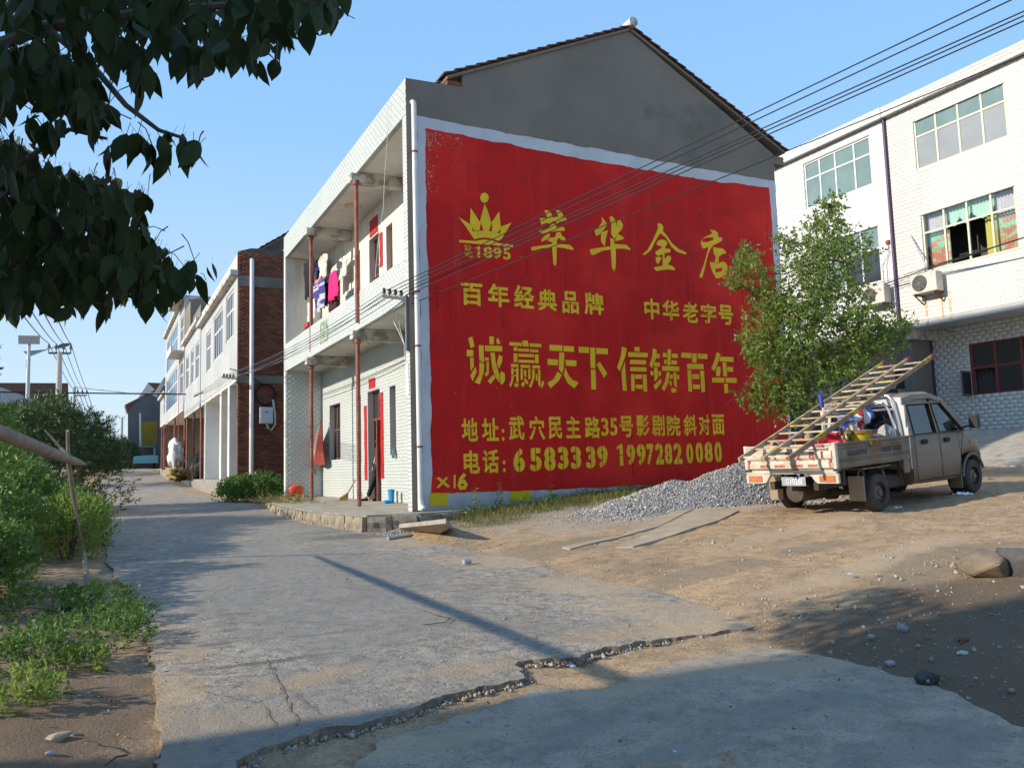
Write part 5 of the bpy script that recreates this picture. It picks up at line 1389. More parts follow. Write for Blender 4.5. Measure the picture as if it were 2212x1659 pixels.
# propped bare branch with its pole
pb = thing('propped_branch', 'thick bare grey branch reaching in from the left, held up by a thin forked pole', 'branch', (float(gp(150, 1300)[0]-1.4), 8.6, 0))
PB = np.array(pb.location)
mb = MB()
def from_shadow(x, y, h):       # the point at height h whose sun shadow falls there
    q = gp(x, y); return q+np.array([to_sun.x, to_sun.y, to_sun.z])*(h/to_sun.z)
Q = [np.array([-2.9, 2.9, 1.65]), np.array([-1.7, 3.6, 1.8]), from_shadow(1330, 1465, 1.72), from_shadow(1200, 1410, 1.65), from_shadow(1000, 1330, 1.55), from_shadow(850, 1270, 1.46), from_shadow(740, 1225, 1.43), from_shadow(680, 1200, 1.40)]
mb.tube([q-PB for q in Q], [.075, .06, .05, .045, .042, .040, .034, .018], 12)
mb.build('branch', G['bark2'], pb, smooth=True)
t0_ = from_shadow(850, 1270, 1.46); mb = MB(); mb.tube([t0_-PB, t0_+np.array([-.12, .05, .14])-PB, t0_+np.array([-.25, 0, .3])-PB], [.02, .014, .008], 6); mb.build('twig', G['bark2'], pb)
mb = MB(); b = gp(196, 1284); mb.tube([b-np.array([0, 0, .1]), dp(180, 1190, 11.35), dp(160, 1080, 11.1), dp(148, 1000, 10.8), dp(146, 930, 10.6)], [.035, .03, .03, .028, .02], 8)
o = mb.build('support_pole', G['bark2']); tag(o, 'thin crooked wooden pole propping up the bare branch', 'pole')

# bushes on the left
bush('oleander_bush', 'big dark oleander bush at the left edge of the road', 'bush', (-1.75, 27.5, 1.7), (2.35, 3.2, 2.0), 4200, 14, .17, .16, G['ole'], 1, .55, .22, .7, .3, 14)
bush('oleander_bush', 'lighter sprawling bush behind the bare branch, left of the big oleander', 'bush', (-3.2, 20.5, 1.75), (1.7, 3.0, 1.75), 1700, 12, .18, .2, G['mid'], 2, .6, .25, .5, .2, 12)
bush('leafy_shrub', 'mid green shrub under the bare branch at the left edge', 'shrub', (-1.75, 14.8, .85), (1.3, 2.2, .85), 1500, 10, .13, .38, G['mid'], 3, .8, .2, .6, .15, 10)
bush('leafy_shrub', 'dense low green shrub at the far left edge beside the pole', 'shrub', (-1.45, 11.9, .75), (.8, 1.3, .75), 900, 10, .085, .4, G['mid'], 4, .8, .15, .6, .12, 8)
bush('leafy_shrub', 'yellow green feathery shrub behind the thin support pole', 'shrub', (-.4, 13.6, .62), (.5, .8, .52), 900, 10, .06, .3, G['lite'], 5, .4, .3, 1.6, .2, 10)
bush('leafy_shrub', 'dark green bush at the road edge in front of the big oleander', 'shrub', (-.85, 19.5, .65), (.7, 2.4, .65), 1100, 10, .12, .25, G['ole'], 6, .7, .22, .6, .3, 8)
bush('leafy_shrub', 'leafy bushes growing in the gap before the brick end wall', 'shrub', (5.0, 30.4, .72), (1.25, 1.7, .62), 1300, 9, .13, .4, G['mid'], 7, .8, .2, .6, .4, 8)
bush('garden_tree', 'small round tree at the far end of the street before the grey house', 'tree', (3.6, 92, 3.9), (1.7, 2, 1.6), 700, 10, .3, .4, G['ole'], 8, .8, .4, .4, 2.0, 6)
bush('garden_tree', 'dark slim tree at the far street end, left of the grey house', 'tree', (1.6, 86, 3.2), (1.3, 2, 1.8), 600, 10, .3, .3, G['ole'], 9, .8, .4, .4, 2.0, 6)
bush('roadside_bush', 'distant roadside bush at the far left verge', 'bush', (.2, 70, 2.1), (.9, 6, 1.3), 500, 9, .25, .3, G['ole'], 10, .8, .3, .4, 1.5, 4)
bush('garden_tree', 'dark tree at the left picture edge beside the brown roofed house', 'tree', (-8.0, 52, 7.0), (2.4, 3, 3.3), 900, 10, .35, .35, G['ole'], 12, .8, .5, .4, 1.5, 6)
bush('garden_bush', 'banana like broad leaved plant above the bushes on the left', 'plant', (-4.6, 30, 3.9), (.8, 1, .9), 40, 6, .9, .22, G['mid'], 13, .4, .3, 1.4, .3, 6)
bush('leafy_shrub', 'green shrub beside the foot of the support pole', 'shrub', (-1.15, 10.4, .5), (.5, 1.0, .55), 800, 10, .07, .4, G['mid'], 14, .8, .15, .7, .1, 8)
bush('leafy_shrub', 'dark tangled shrub at the left edge in front of the others', 'shrub', (-1.5, 9.3, .55), (.6, .9, .6), 700, 10, .08, .36, G['ole'], 15, .8, .15, .7, .1, 8)
bush('leafy_shrub', 'tall fresh green shrub at the left edge under the bare branch', 'shrub', (-2.6, 17.2, 1.2), (1.3, 2.0, 1.3), 1500, 10, .15, .24, G['lite'], 16, .6, .25, .9, .2, 10)
bush('leafy_shrub', 'narrow hedge growth along the road edge before the dark bush', 'shrub', (-.45, 15.8, .55), (.5, 2.0, .6), 1000, 10, .09, .35, G['mid'], 17, .7, .2, .8, .2, 8)
for i, (x, y, rx, ry, rz_, lab) in enumerate([(215, 1315, .42, .5, .16, 'low weeds at the foot of the support pole'), (165, 1400, .75, .5, .17, 'patch of low green weeds on the bare earth verge'), (45, 1450, .5, .35, .18, 'dark green weed patch at the left picture edge'), (35, 1530, .3, .22, .14, 'small weed clump at the lower left edge'), (260, 1345, .35, .3, .12, 'thin weeds running onto the edge of the road'), (90, 1330, .6, .5, .2, 'creeping weeds below the dense left shrub'), (185, 1445, .16, .13, .07, 'tiny weed tuft between the twigs on the earth')]):
    q = gp(x, y)
    bush('weed_patch', lab, 'weeds', (q[0], q[1], q[2]+.04), (rx*.8, ry*1.1, rz_), int(170*rx/.5), 8, .05, .42, G['mid'] if i % 3 else G['lite'], 30+i, .7, .08, 1.0, float(q[2])-.02, 0)

# young tree before the white house
yt = thing('young_tree', 'slender young tree with fine leaves standing between the pickup and the white house', 'tree', (12.5, 11.6, .75))
YT = np.array([12.5, 11.6, .75]); DT = 16.0
blobs = [(1790, 470, 42, 14), (1790, 520, 62, 26), (1800, 580, 85, 40), (1740, 560, 55, 20), (1850, 545, 50, 14), (1700, 520, 30, 8), (1620, 590, 42, 16), (1610, 560, 30, 8), (1660, 650, 42, 18), (1720, 640, 85, 48), (1810, 660, 80, 48), (1680, 720, 90, 50), (1780, 740, 110, 72), (1865, 712, 52, 24), (1930, 710, 40, 12), (1700, 800, 75, 42), (1780, 820, 85, 50), (1665, 830, 38, 13), (1850, 790, 60, 22), (1620, 860, 30, 7), (1660, 870, 40, 12), (1720, 870, 50, 18), (1955, 712, 18, 5), (1590, 610, 20, 6), (1800, 440, 18, 5), (1650, 760, 55, 26), (1700, 700, 70, 30), (1900, 740, 50, 14)]
rg = np.random.default_rng(5)
cs = []
for x, y, r, n in blobs:
    for _ in range(int(n*5.6)):
        a, rr = rg.uniform(0, 2*PI), r*.88*math.sqrt(rg.random())
        dd = DT+rg.normal()*r/1739*DT*.75
        cs.append(dp(x+rr*math.cos(a), y+rr*math.sin(a), dd))
cs = np.array(cs)
dirs = rnd_dirs(len(cs), rg, (0, 0, .3))
V, F = shoots(cs, dirs, 9, .09, .42, rg, .7, .22, .35)
red = rg.random(len(V)//4) < .06
mi = np.concatenate([red, red]).astype(int)
o = np_mesh('foliage', V-YT, F, [G['young'], G['young2']], yt, mi=mi); o['kind'] = 'stuff'
mb = MB()
tk = [YT+np.array([0, 0, -.3]), dp(1744, 900, DT), dp(1742, 800, DT), dp(1760, 690, DT), dp(1785, 560, DT), dp(1790, 440, DT)]
mb.tube([q-YT for q in tk], [.095, .085, .06, .045, .028, .008], 10); mb.build('trunk', G['bark2'], yt, smooth=True)
for k, (x, y, r, n) in enumerate(blobs):
    if n < 14 and k % 2: continue
    s = tk[2+min(3, max(0, int((820-y)/110)))] if y < 800 else tk[2]
    e = dp(x, y, DT+rg.normal()*.25); mid = (s*.45+e*.55)+np.array([0, 0, -.15])
    mb = MB(); mb.tube([s-YT, mid-YT, e-YT], [.022, .014, .004], 6); mb.build('branch', G['twig'], yt)
sel = rg.choice(len(cs), 400)
mb = MB()
for i in sel:
    p = cs[i]; q = p+np.array([(1740-0)*0, 0, -.2])+rg.normal(size=3)*.12
    mb.tube([q-YT, p-YT], [.005, .002], 3)
o = mb.build('twigs', G['twig'], yt); o['kind'] = 'stuff'

# grass and weeds along the foot of the red wall
def blades(name, label, P, L, w, m, seed, lean=.35, kind='stuff'):
    rg = np.random.default_rng(seed); n = len(P)
    D = rg.normal(size=(n, 3))*lean; D[:, 2] = 1; D /= np.linalg.norm(D, axis=1)[:, None]
    V, F = leaf_np(P, D, L*rg.uniform(.4, 1.2, n), w/L, rg)
    o = np_mesh(name, V, F, m); tag(o, label, kind=kind); return o
rg = np.random.default_rng(21)
n = 9000
x = rg.uniform(6.0, 11.6, n); y = 14.95-np.abs(rg.normal(size=n))*.75*(1-.4*(x-6)/6)
keep = np.array([mn.noise(Vector((a*1.3, b*1.3, 2)))+.35 > rg.uniform(-.3, .6) for a, b in zip(x, y)])
x, y = x[keep], y[keep]
blades('wall_grass', 'rough grass and low weeds along the foot of the red wall', np.stack([x, y, zt(x, y)-.01], 1), .16, .012, G['grassm'], 3)
n = 900; x = rg.uniform(6.1, 10.5, n); y = 14.9-rg.random(n)*.35
blades('wall_weeds', 'leafy low weeds against the white plinth of the red wall', np.stack([x, y, zt(x, y)+rg.random(n)*.18], 1), .09, .022, G['mid'], 4, 1.0)
n = 1600; x = rg.uniform(6, 20, n); y = rg.uniform(3, 13, n); kk = (x > np.interp(y, RBy, RBx)+.3) & (np.array([mn.noise(Vector((a*.8, b*.8, 9))) for a, b in zip(x, y)]) > .22)
x, y = x[kk], y[kk]
blades('yard_grass', 'thin scattered grass tufts on the dirt yard', np.stack([x, y, zt(x, y)-.01], 1), .06, .008, G['grassm'], 5)
def tall_weed(px, top, bot, lab, seed, yw=14.78):
    a = ax(px, top, 1, yw); x = float(a[0]); zb_ = float(zt(x, yw))-.02; h = float(a[2])-zb_
    t = thing('tall_weed', lab, 'weed', (x, yw, zb_))
    rg = np.random.default_rng(seed)
    mb = MB(); mb.tube([(0, 0, 0), (.02, 0, h*.5), (0, 0, h)], [.008, .006, .002], 5); mb.build('stem', G['twig'], t)
    k = 60
    z = rg.uniform(.12, 1, k)*h; P = np.stack([np.zeros(k), np.zeros(k), z], 1)
    a_ = rg.uniform(0, 2*PI, k); D = np.stack([np.cos(a_), np.sin(a_), rg.uniform(-.5, .25, k)], 1); D /= np.linalg.norm(D, axis=1)[:, None]
    V, F = leaf_np(P, D, (.17-.1*z/h)*rg.uniform(.7, 1.1, k), .2, rg)
    np_mesh('leaves', V, F, G['mid'], t)['kind'] = 'stuff'
tall_weed(1028, 1052, 1130, 'tall narrow leaved weed nearest the house corner before the white plinth', 1)
tall_weed(1078, 1038, 1120, 'tallest narrow leaved weed, second from the house corner', 2)
tall_weed(1190, 1045, 1110, 'bushy tall weed right of the second yellow paint patch', 3, 14.7)
# ------------------------------------------------------------------ pickup truck
TO = Vector((10.27, 8.28, .66)); TF = Vector((13.17, 8.7, .82))
fx = (TF-TO).normalized(); ly = Vector((0, 0, 1)).cross(fx).normalized(); uz = fx.cross(ly)
TM = Matrix((fx, ly, uz)).transposed().to_4x4()
TM.translation = TO+ly*.8
truck = thing('pickup_truck', 'dusty silver double cab pickup with dropped paint buckets and ladders in its bed', 'truck')
truck['label'] = 'dusty silver double cab pickup loaded with ladders, parked beside the gravel heap'
truck.matrix_world = TM
dust = (.17, .125, .085)
G['paint'] = mat('silver_paint_under_dust', (.225, .18, .125), .5, (.17, .13, .09), 1.6, metal=.1, spec=.5, dirtz=(.25, .9, dust), bump=.05, bscale=60)
G['bed'] = mat('dirty_silver_bed', (.23, .185, .135), .55, (.15, .11, .075), 2.4, metal=.2, dirtz=(.5, .85, (.24, .18, .12)), streak=(.2, .15, .1))
G['tail'] = mat('white_silver_tailgate', (.56, .52, .45), .45, (.48, .41, .32), 3.2, metal=.1, lo=.45, hi=.62)
G['under'] = mat('muddy_chassis', (.09, .07, .05), .9, (.05, .042, .035), 5)
G['rubber'] = mat('dusty_tyre', (.085, .072, .058), .9, (.05, .045, .04), 6, bump=.3)
G['rim'] = mat('dusty_steel_rim', (.20, .165, .13), .7, (.13, .105, .085), 6)
G['rimh'] = mat('rim_hole_black', (.012, .01, .01), .9)
G['reflr'] = mat('red_reflector', (.34, .06, .045), .5, (.40, .2, .15), 14)
G['chrome'] = mat('polished_tube', (.62, .62, .62), .22, metal=.7)
G['seat'] = mat('dark_seat_cloth', (.035, .035, .038), .9)
G['carglass'] = glassmix('car_glass', .13)
# cab body: lofted sections
def loft(name, secs, m, parent, cap=True):
    n = len(secs[0]); mb = MB()
    vs = [p for s in secs for p in s]; fs = []
    for i in range(len(secs)-1):
        for k in range(n-1): fs.append((i*n+k, i*n+k+1, (i+1)*n+k+1, (i+1)*n+k))
    if cap: fs += [tuple(range(n)), tuple(range((len(secs)-1)*n, len(secs)*n))[::-1]]
    mb.add(vs, fs); o = mb.build(name, m, parent, smooth='all')
    md = o.modifiers.new('edge', 'EDGE_SPLIT'); md.split_angle = .65
    return o
def section(x, zb_, zt_, hw, tap=.03):
    """closed section at x: bottom to top half profiles"""
    h = zt_-zb_
    rt = [(hw-.06, zb_), (hw-.01, zb_+.06), (hw, zb_+h*.35), (hw-.004, zb_+h*.6), (hw-.02, zt_-.06), (hw-tap-.03, zt_)]
    L_ = [(x, -y, z) for y, z in rt]+[(x, y, z) for y, z in rt[::-1]]
    return L_+[L_[0]]
# lower body, wheel arch cut left open by splitting the body in front of the rear door line
xs = [(1.08, .32, 1.10, .78), (1.3, .30, 1.10, .80), (1.9, .29, 1.10, .80), (2.45, .29, 1.09, .80), (2.56, .31, 1.085, .80)]
loft('body', [section(*s) for s in xs], G['paint'], truck)
xs = [(2.561, .60, 1.085, .80), (2.72, .66, 1.07, .80), (2.9, .68, 1.04, .795), (3.1, .66, .99, .785), (3.28, .58, .93, .76)]
loft('front_wing', [section(*s, .05) for s in xs], G['paint'], truck)
xs = [(3.281, .33, .93, .76), (3.4, .30, .84, .73), (3.52, .31, .74, .66), (3.56, .36, .62, .6)]
loft('bumper', [section(*s, .06) for s in xs], G['paint'], truck)
# roof
secs = []
for x, z, hw in ((1.08, 1.66, .66), (1.14, 1.72, .68), (1.4, 1.765, .69), (1.9, 1.765, .69), (2.15, 1.72, .675), (2.3, 1.645, .66)):
    prof = [(hw+.035, z-.13), (hw+.02, z-.05), (hw-.06, z-.012), (hw*.5, z), (0, z+.006)]
    secs.append([(x, -y, zz) for y, zz in prof]+[(x, y, zz) for y, zz in prof[::-1][1:]])
loft('roof', secs, G['paint'], truck, cap=False)
def yz(z): return .79-(z-1.09)*.19     # half width of the leaning side glass
for s in (-1, 1):
    def Q(x, z, d=0): return Vector((x, s*(yz(z)+d), z))
    def panel(pts, t=.035): return [Q(x, z) for x, z in pts]
    mb = MB()
    for pts in ([(1.08, 1.07), (1.17, 1.07), (1.20, 1.58), (1.08, 1.60)], [(1.84, 1.07), (1.95, 1.07), (1.93, 1.58), (1.85, 1.58)],
                [(1.20, 1.55), (1.85, 1.55), (1.85, 1.66), (1.20, 1.66)], [(1.93, 1.55), (2.3, 1.55), (2.28, 1.62), (1.93, 1.66)],
                [(2.74, 1.05), (2.92, 1.05), (2.33, 1.64), (2.22, 1.57)]):
        mb.prism(panel(pts), (0, -s*.04, 0))
    mb.build('window_pillar', G['paint'], truck)
    for k, pts in enumerate(([(1.17, 1.08), (1.84, 1.08), (1.85, 1.55), (1.20, 1.55)], [(1.95, 1.08), (2.74, 1.06), (2.24, 1.55), (1.93, 1.55)])):
        mb = MB(); mb.prism([Q(x, z, -.018) for x, z in pts], (0, -s*.004, 0)); g = mb.build('window', G['carglass'], truck)
        mb = MB(); n = len(pts)
        for i in range(n): mb.bar(Q(*pts[i], .002), Q(*pts[(i+1) % n], .002), .022, .012)
        mb.build('seal', mat('black_rubber_seal', (.015, .015, .015), .7) if 'black_rubber_seal' not in bpy.data.materials else bpy.data.materials['black_rubber_seal'], g)
    # door seams, handles, mirror
    mb = MB()
    for pts in ([(1.16, .36), (1.16, 1.08)], [(1.93, .34), (1.93, 1.08)], [(2.5, .36), (2.6, .75), (2.72, 1.05)], [(1.16, .355), (2.5, .345)]):
        for a, b in zip(pts, pts[1:]): mb.bar((a[0], s*.8005, a[1]), (b[0], s*.8005, b[1]), .004, .008)
    o = mb.build('door_seam', G['rimh'], truck); o['kind'] = 'stuff'
    for x, z in ((1.45, .95), (2.15, .94)):
        mb = MB(); mb.cbox((x, s*.812, z), .15, .03, .035); mb.cbox((x, s*.803, z), .17, .012, .075)
        mb.build('door_handle', G['seat'], truck, bevel=.008)
    mb = MB(); mb.bar((2.72, s*.76, 1.10), (2.78, s*.9, 1.14), .03, .03); mb.cbox((2.80, s*.96, 1.20), .08, .15, .22)
    mb.build('wing_mirror', G['seat'], truck, bevel=.025)
    mb = MB(); mb.cbox((3.33, s*.66, .86), .22, .16, .13); mb.build('headlight', G['carglass'], truck, bevel=.03)
    mb = MB(); mb.cbox((2.95, s*.80, .86), .06, .01, .03); mb.build('side_lamp', mat('orange_lens', (.6, .16, .02), .3) if 'orange_lens' not in bpy.data.materials else bpy.data.materials['orange_lens'], truck)
    # wheel arch flares
    for xc in (2.93,):
        mb = MB(); mb.tube([(xc+.36*math.cos(a), s*.80, .30+.36*math.sin(a)) for a in [k*PI/12 for k in range(1, 13)]], .022, 6)
        mb.build('wheel_arch', G['paint'], truck)
        mb = MB(); mb.lathe([(.33, 0), (.335, .01)], (xc, s*.52, .30), 24, 'y', cap=True); mb.build('wheel_well', G['rimh'], truck)
# windscreen, rear wall of the cab with its window
mb = MB(); mb.prism([(2.90, -.72, 1.07), (2.90, .72, 1.07), (2.30, .62, 1.63), (2.30, -.62, 1.63)], (.004, 0, .004)); mb.build('windscreen', G['carglass'], truck)
mb = MB(); mb.box(1.05, 1.085, -.77, .77, .55, 1.20).box(1.05, 1.085, -.70, .70, 1.55, 1.68).box(1.05, 1.085, -.74, -.55, 1.20, 1.55).box(1.05, 1.085, .55, .74, 1.20, 1.55).box(1.045, 1.088, -.02, .02, 1.2, 1.55)
mb.build('cab_rear_panel', mat('bright_silver_panel', (.6, .6, .58), .35, metal=.3), truck)
MB().box(1.066, 1.070, -.55, .55, 1.2, 1.55).build('rear_window', G['carglass'], truck)
for x, y in ((1.45, -.38), (1.45, .38), (2.15, -.38), (2.15, .38)):
    mb = MB(); mb.cbox((x, y, .98), .14, .48, .62); mb.cbox((x, y, 1.38), .09, .24, .18); mb.cbox((x+.22, y, .72), .45, .5, .16)
    mb.build('seat', G['seat'], truck, bevel=.04)
MB().box(2.72, 2.9, -.7, .7, .8, 1.1).build('dashboard', G['seat'], truck, bevel=.03)
mb = MB(); mb.tube([(2.55+.12*math.sin(a)*.3, .36+.17*math.cos(a), 1.06+.17*math.sin(a)) for a in [k*PI/8 for k in range(17)]], .014, 6); mb.build('steering_wheel', G['seat'], truck)
# chassis
mb = MB(); mb.box(-.9, 3.0, -.42, -.34, .40, .52); mb.build('chassis_rail', G['under'], truck)
mb = MB(); mb.box(-.9, 3.0, .34, .42, .40, .52); mb.build('chassis_rail', G['under'], truck)
mb = MB(); mb.lathe([(.045, -.66), (.05, -.15), (.11, -.1), (.12, .05), (.05, .12), (.045, .66)], (0, 0, .29), 16, 'y'); mb.build('rear_axle', G['under'], truck, smooth=True)
mb = MB(); mb.lathe([(.06, -.84), (.15, -.82), (.16, -.2), (.1, -.17)], (0, 0, .36), 16, 'x'); mb.v = [(v[0]+0, v[1]+.05, v[2]) for v in mb.v]; mb.build('exhaust_silencer', G['under'], truck, smooth=True)
MB().box(.45, 1.5, -.62, .1, .28, .5).build('fuel_tank', G['under'], truck, bevel=.05)
mb = MB(); mb.lathe([(.02, -.12), (.2, -.11), (.27, -.08), (.27, .08), (.2, .11), (.02, .12)], (.72, -.25, .33), 24, 'y'); mb.build('spare_wheel', G['rubber'], truck, smooth=True)
# wheels
def wheel(x, y, s):
    mb = MB(); R_ = .28
    mb.lathe([(.155, -.08), (.24, -.085), (R_-.012, -.07), (R_, -.05), (R_, .05), (R_-.012, .07), (.24, .085), (.155, .08), (.155, -.08)], (x, y, R_), 32, 'y', cap=False)
    w = mb.build('wheel', G['rubber'], truck, smooth=True)
    mb = MB(); o = s*.05
    mb.lathe([(.17, s*.075), (.165, s*.045), (.15, s*.02), (.11, s*.04), (.07, s*.062), (.05, s*.062), (.045, s*.085), (.0, s*.09)], (x, y, R_), 28, 'y', cap=False)
    mb.build('rim', G['rim'], w, smooth=True)
    mb = MB()
    for k in range(10): mb.lathe([(.0, s*.046), (.014, s*.046), (.014, s*.02)], (x+.118*math.cos(k*PI/5), y, R_+.118*math.sin(k*PI/5)), 8, 'y', cap=False)
    h_ = mb.build('rim_holes', G['rimh'], w); h_['kind'] = 'stuff'
    mb = MB()
    for k in range(5): mb.lathe([(.0, s*.078), (.011, s*.075), (.011, s*.055)], (x+.065*math.cos(k*PI*.4), y, R_+.065*math.sin(k*PI*.4)), 6, 'y', cap=False)
    b = mb.build('wheel_nuts', G['rust'], w); b['kind'] = 'stuff'
for x in (.05, 2.95):
    wheel(x, -.72, -1); wheel(x, .72, 1)
# cargo bed
B0, B1 = -.97, 1.03
MB().box(B0, B1, -.76, .76, .70, .735).build('bed_floor', G['bed'], truck)
def sideboard(y0, y1, name='side_board'):
    s = -1 if y0 < 0 else 1
    mb = MB()
    prof = [(.0, .715), (.022, .72), (.022, .79), (.0, .805), (.0, .83), (.018, .84), (.018, .97), (.0, .985), (.0, 1.035), (.03, 1.045), (.03, 1.075), (-.03, 1.075), (-.03, .715)]
    P = [(B0+.02, s*(.765+a), z) for a, z in prof]
    mb.prism(P, (B1-B0-.02, 0, 0)); return mb.build(name, G['bed'], truck)
sideboard(-.77, -.74); sideboard(.74, .77)
# tailgate with its pressed panel
prof = [(.0, .725), (-.02, .73), (-.02, .80), (.0, .815), (.0, .845), (-.03, .87), (-.035, .92), (-.03, .965), (.0, .985), (0, 1.05), (-.02, 1.055), (-.02, 1.075), (.03, 1.075), (.03, .725)]
mb = MB(); mb.prism([(B0+a, -.74, z) for a, z in prof], (0, 1.48, 0)); tg = mb.build('tailgate', G['tail'], truck)
for y0, y1 in ((-.5, -.34), (-.26, -.06), (.06, .24), (.32, .5)): MB().box(B0-.024, B0-.0205, y0, y1, .745, .785).build('reflector', G['reflr'], tg)
for y in (-.72, .70): MB().box(B0-.024, B0-.0205, y, y+.035, .735, .93).build('reflector', G['reflr'], tg)
MB().box(B0-.03, B0-.022, -.62, -.45, 1.03, 1.07).build('reflector', G['reflr'], tg)
MB().box(B0-.02, B0+.02, -.68, -.36, .99, 1.025).build('latch_plate', G['tail'], tg)
mb = MB(); mb.box(B0-.03, B0-.02, -.68, -.36, 1.0, 1.006).box(B0-.03, B0-.02, -.53, -.522, .985, 1.0); mb.build('latch', G['seat'], tg)
for s in (-1, 1):
    mb = MB(); mb.box(B0-.015, B0+.05, s*.742 if s > 0 else -.80, .80 if s > 0 else -.742, .69, 1.085); mb.build('corner_post', G['tail'], truck, bevel=.008)
    mb = MB(); mb.box(B0-.02, B0+.05, -.03+s*.77-.06, .03+s*.77, .685, .715); mb.build('hinge', G['seat'], truck)
MB().box(B0-.01, B0+.05, -.78, .78, .645, .70).build('rear_crossbar', G['tail'], truck, bevel=.006)
for s in (-1, 1):
    mb = MB(); P = [(B0, s*.80, .644), (B0, s*.34, .644), (B0, s*.42, .53), (B0, s*.46, .505), (B0, s*.80, .505)]
    mb.prism(P, (.05, 0, 0)); lp = mb.build('lamp_housing', G['tail'], truck, bevel=.006)
    MB().box(B0-.012, B0-.001, min(s*.50, s*.75), max(s*.50, s*.75), .53, .62).build('tail_lamp', mat('dusty_tail_lamp', (.40, .10, .07), .35, (.5, .2, .06), 12, spec=.5) if 'dusty_tail_lamp' not in bpy.data.materials else bpy.data.materials['dusty_tail_lamp'], lp)
# number plate
MB().box(B0-.045, B0-.035, -.29, .12, .475, .605).build('number_plate', mat('worn_blue_plate', (.22, .27, .36), .5, (.36, .38, .40), 14), truck)
pl = bpy.data.objects['number_plate']
G['lett'] = mat('white_plate_letters', (.68, .68, .66), .5)
xx = .035
for ch in 'G 10281':
    if ch != ' ':
        w_ = .032 if ch == '1' else .042
        put_glyph(ch, (0, w_*(.5 if ch == '1' else 1), 0, .085), lambda u, v, k, xx=xx: (B0-.0465-k, xx-u, .497+v), G['lett'], 'plate_character', pl, .02, nrm=Vector((-1, 0, 0)))
        xx -= w_+.008
    else: xx -= .016
G['redlet'] = mat('dark_red_lettering', (.32, .035, .03), .6)
for ch, y in zip('10281', (.24, .02, -.16, -.38, -.56)):
    put_glyph(ch, (.02 if ch == '1' else 0, .05 if ch == '1' else .085, 0, .11), lambda u, v, k, y=y: (B0-.0385-k, y-u, .862+v), G['redlet'], 'tailgate_number', tg, .01, nrm=Vector((-1, 0, 0)))
G['greylet'] = mat('faded_blue_grey_lettering', (.075, .08, .10), .7)
sb = bpy.data.objects['side_board']
for k, ch in enumerate('8666090'):
    put_glyph(ch, (0, .052, 0, .09), lambda u, v, kk, k=k: (-.66+k*.072+u, -.786-kk, .865+v), G['greylet'], 'side_number', sb, .03)
for k, ch in enumerate('黄冈骏马出租'):
    put_glyph(ch, (0, .075, 0, .09), lambda u, v, kk, k=k: (.22+k*.095+u, -.786-kk, .865+v), G['greylet'], 'side_lettering', sb, .02)
mb = MB()
for x in (-.7, -.2, .3, .8): mb.bar((x, -.70, .46), (x, -.70, .70), .04, .04).bar((x, .70, .46), (x, .70, .70), .04, .04).bar((x, -.7, .68), (x, .7, .68), .05, .05)
o = mb.build('bed_crossmembers', G['under'], truck); o['kind'] = 'stuff'
for s in (-1, 1):
    mb = MB(); mb.tube([(-.36, s*.7, .50), (-.30, s*.7, .62), (-.1, s*.7, .655), (.2, s*.7, .655), (.34, s*.7, .60), (.38, s*.7, .48)], .012, 6); mb.box(-.36, .36, s*.7-.11, s*.7+.11, .652, .668)
    mb.build('rear_mudguard', G['bed'], truck)
    MB().box(-.40, -.375, s*.70-.12, s*.70+.12, .20, .56).build('mud_flap', mat('dusty_mud_flap', (.30, .24, .17), .9) if 'dusty_mud_flap' not in bpy.data.materials else bpy.data.materials['dusty_mud_flap'], truck)
    MB().box(2.50, 2.52, s*.70-.1, s*.70+.1, .12, .4).build('mud_flap', G['bed'], truck)
    mb = MB(); mb.box(.80, .98, s*.77-.02, s*.77+.02, .50, .72); mb.build('side_bracket', G['bed'], truck, bevel=.02)
# tubular hoops behind the cab
for x, w_, z in ((1.0, .66, 1.745), (.93, .60, 1.64)):
    mb = MB(); P = [(x, -w_-.05, .74), (x, -w_, 1.3), (x, -w_+.05, z-.14), (x, -w_+.12, z-.04), (x, -w_+.24, z), (x, w_-.24, z), (x, w_-.12, z-.04), (x, w_-.05, z-.14), (x, w_, 1.3), (x, w_+.05, .74)]
    mb.tube(P, .022, 10); mb.build('rack_hoop', G['chrome'], truck, smooth=True)
mb = MB(); mb.bar((.965, -.6, 1.5), (.965, .6, 1.5), .02, .03); mb.build('rack_bar', G['chrome'], truck)
# tow chain
mb = MB()
for k in range(9):
    z = .46-.045*k; a0 = (k % 2)*PI/2
    mb.tube([(-.66+.012*math.cos(t)*math.cos(a0), .0+.012*math.cos(t)*math.sin(a0), z+.03*math.sin(t)) for t in [j*PI/4 for j in range(9)]], .004, 4)
o = mb.build('tow_chain', G['rust'], truck); o['kind'] = 'stuff'

def on_truck(o):
    o.matrix_world = TM@o.matrix_world; return o
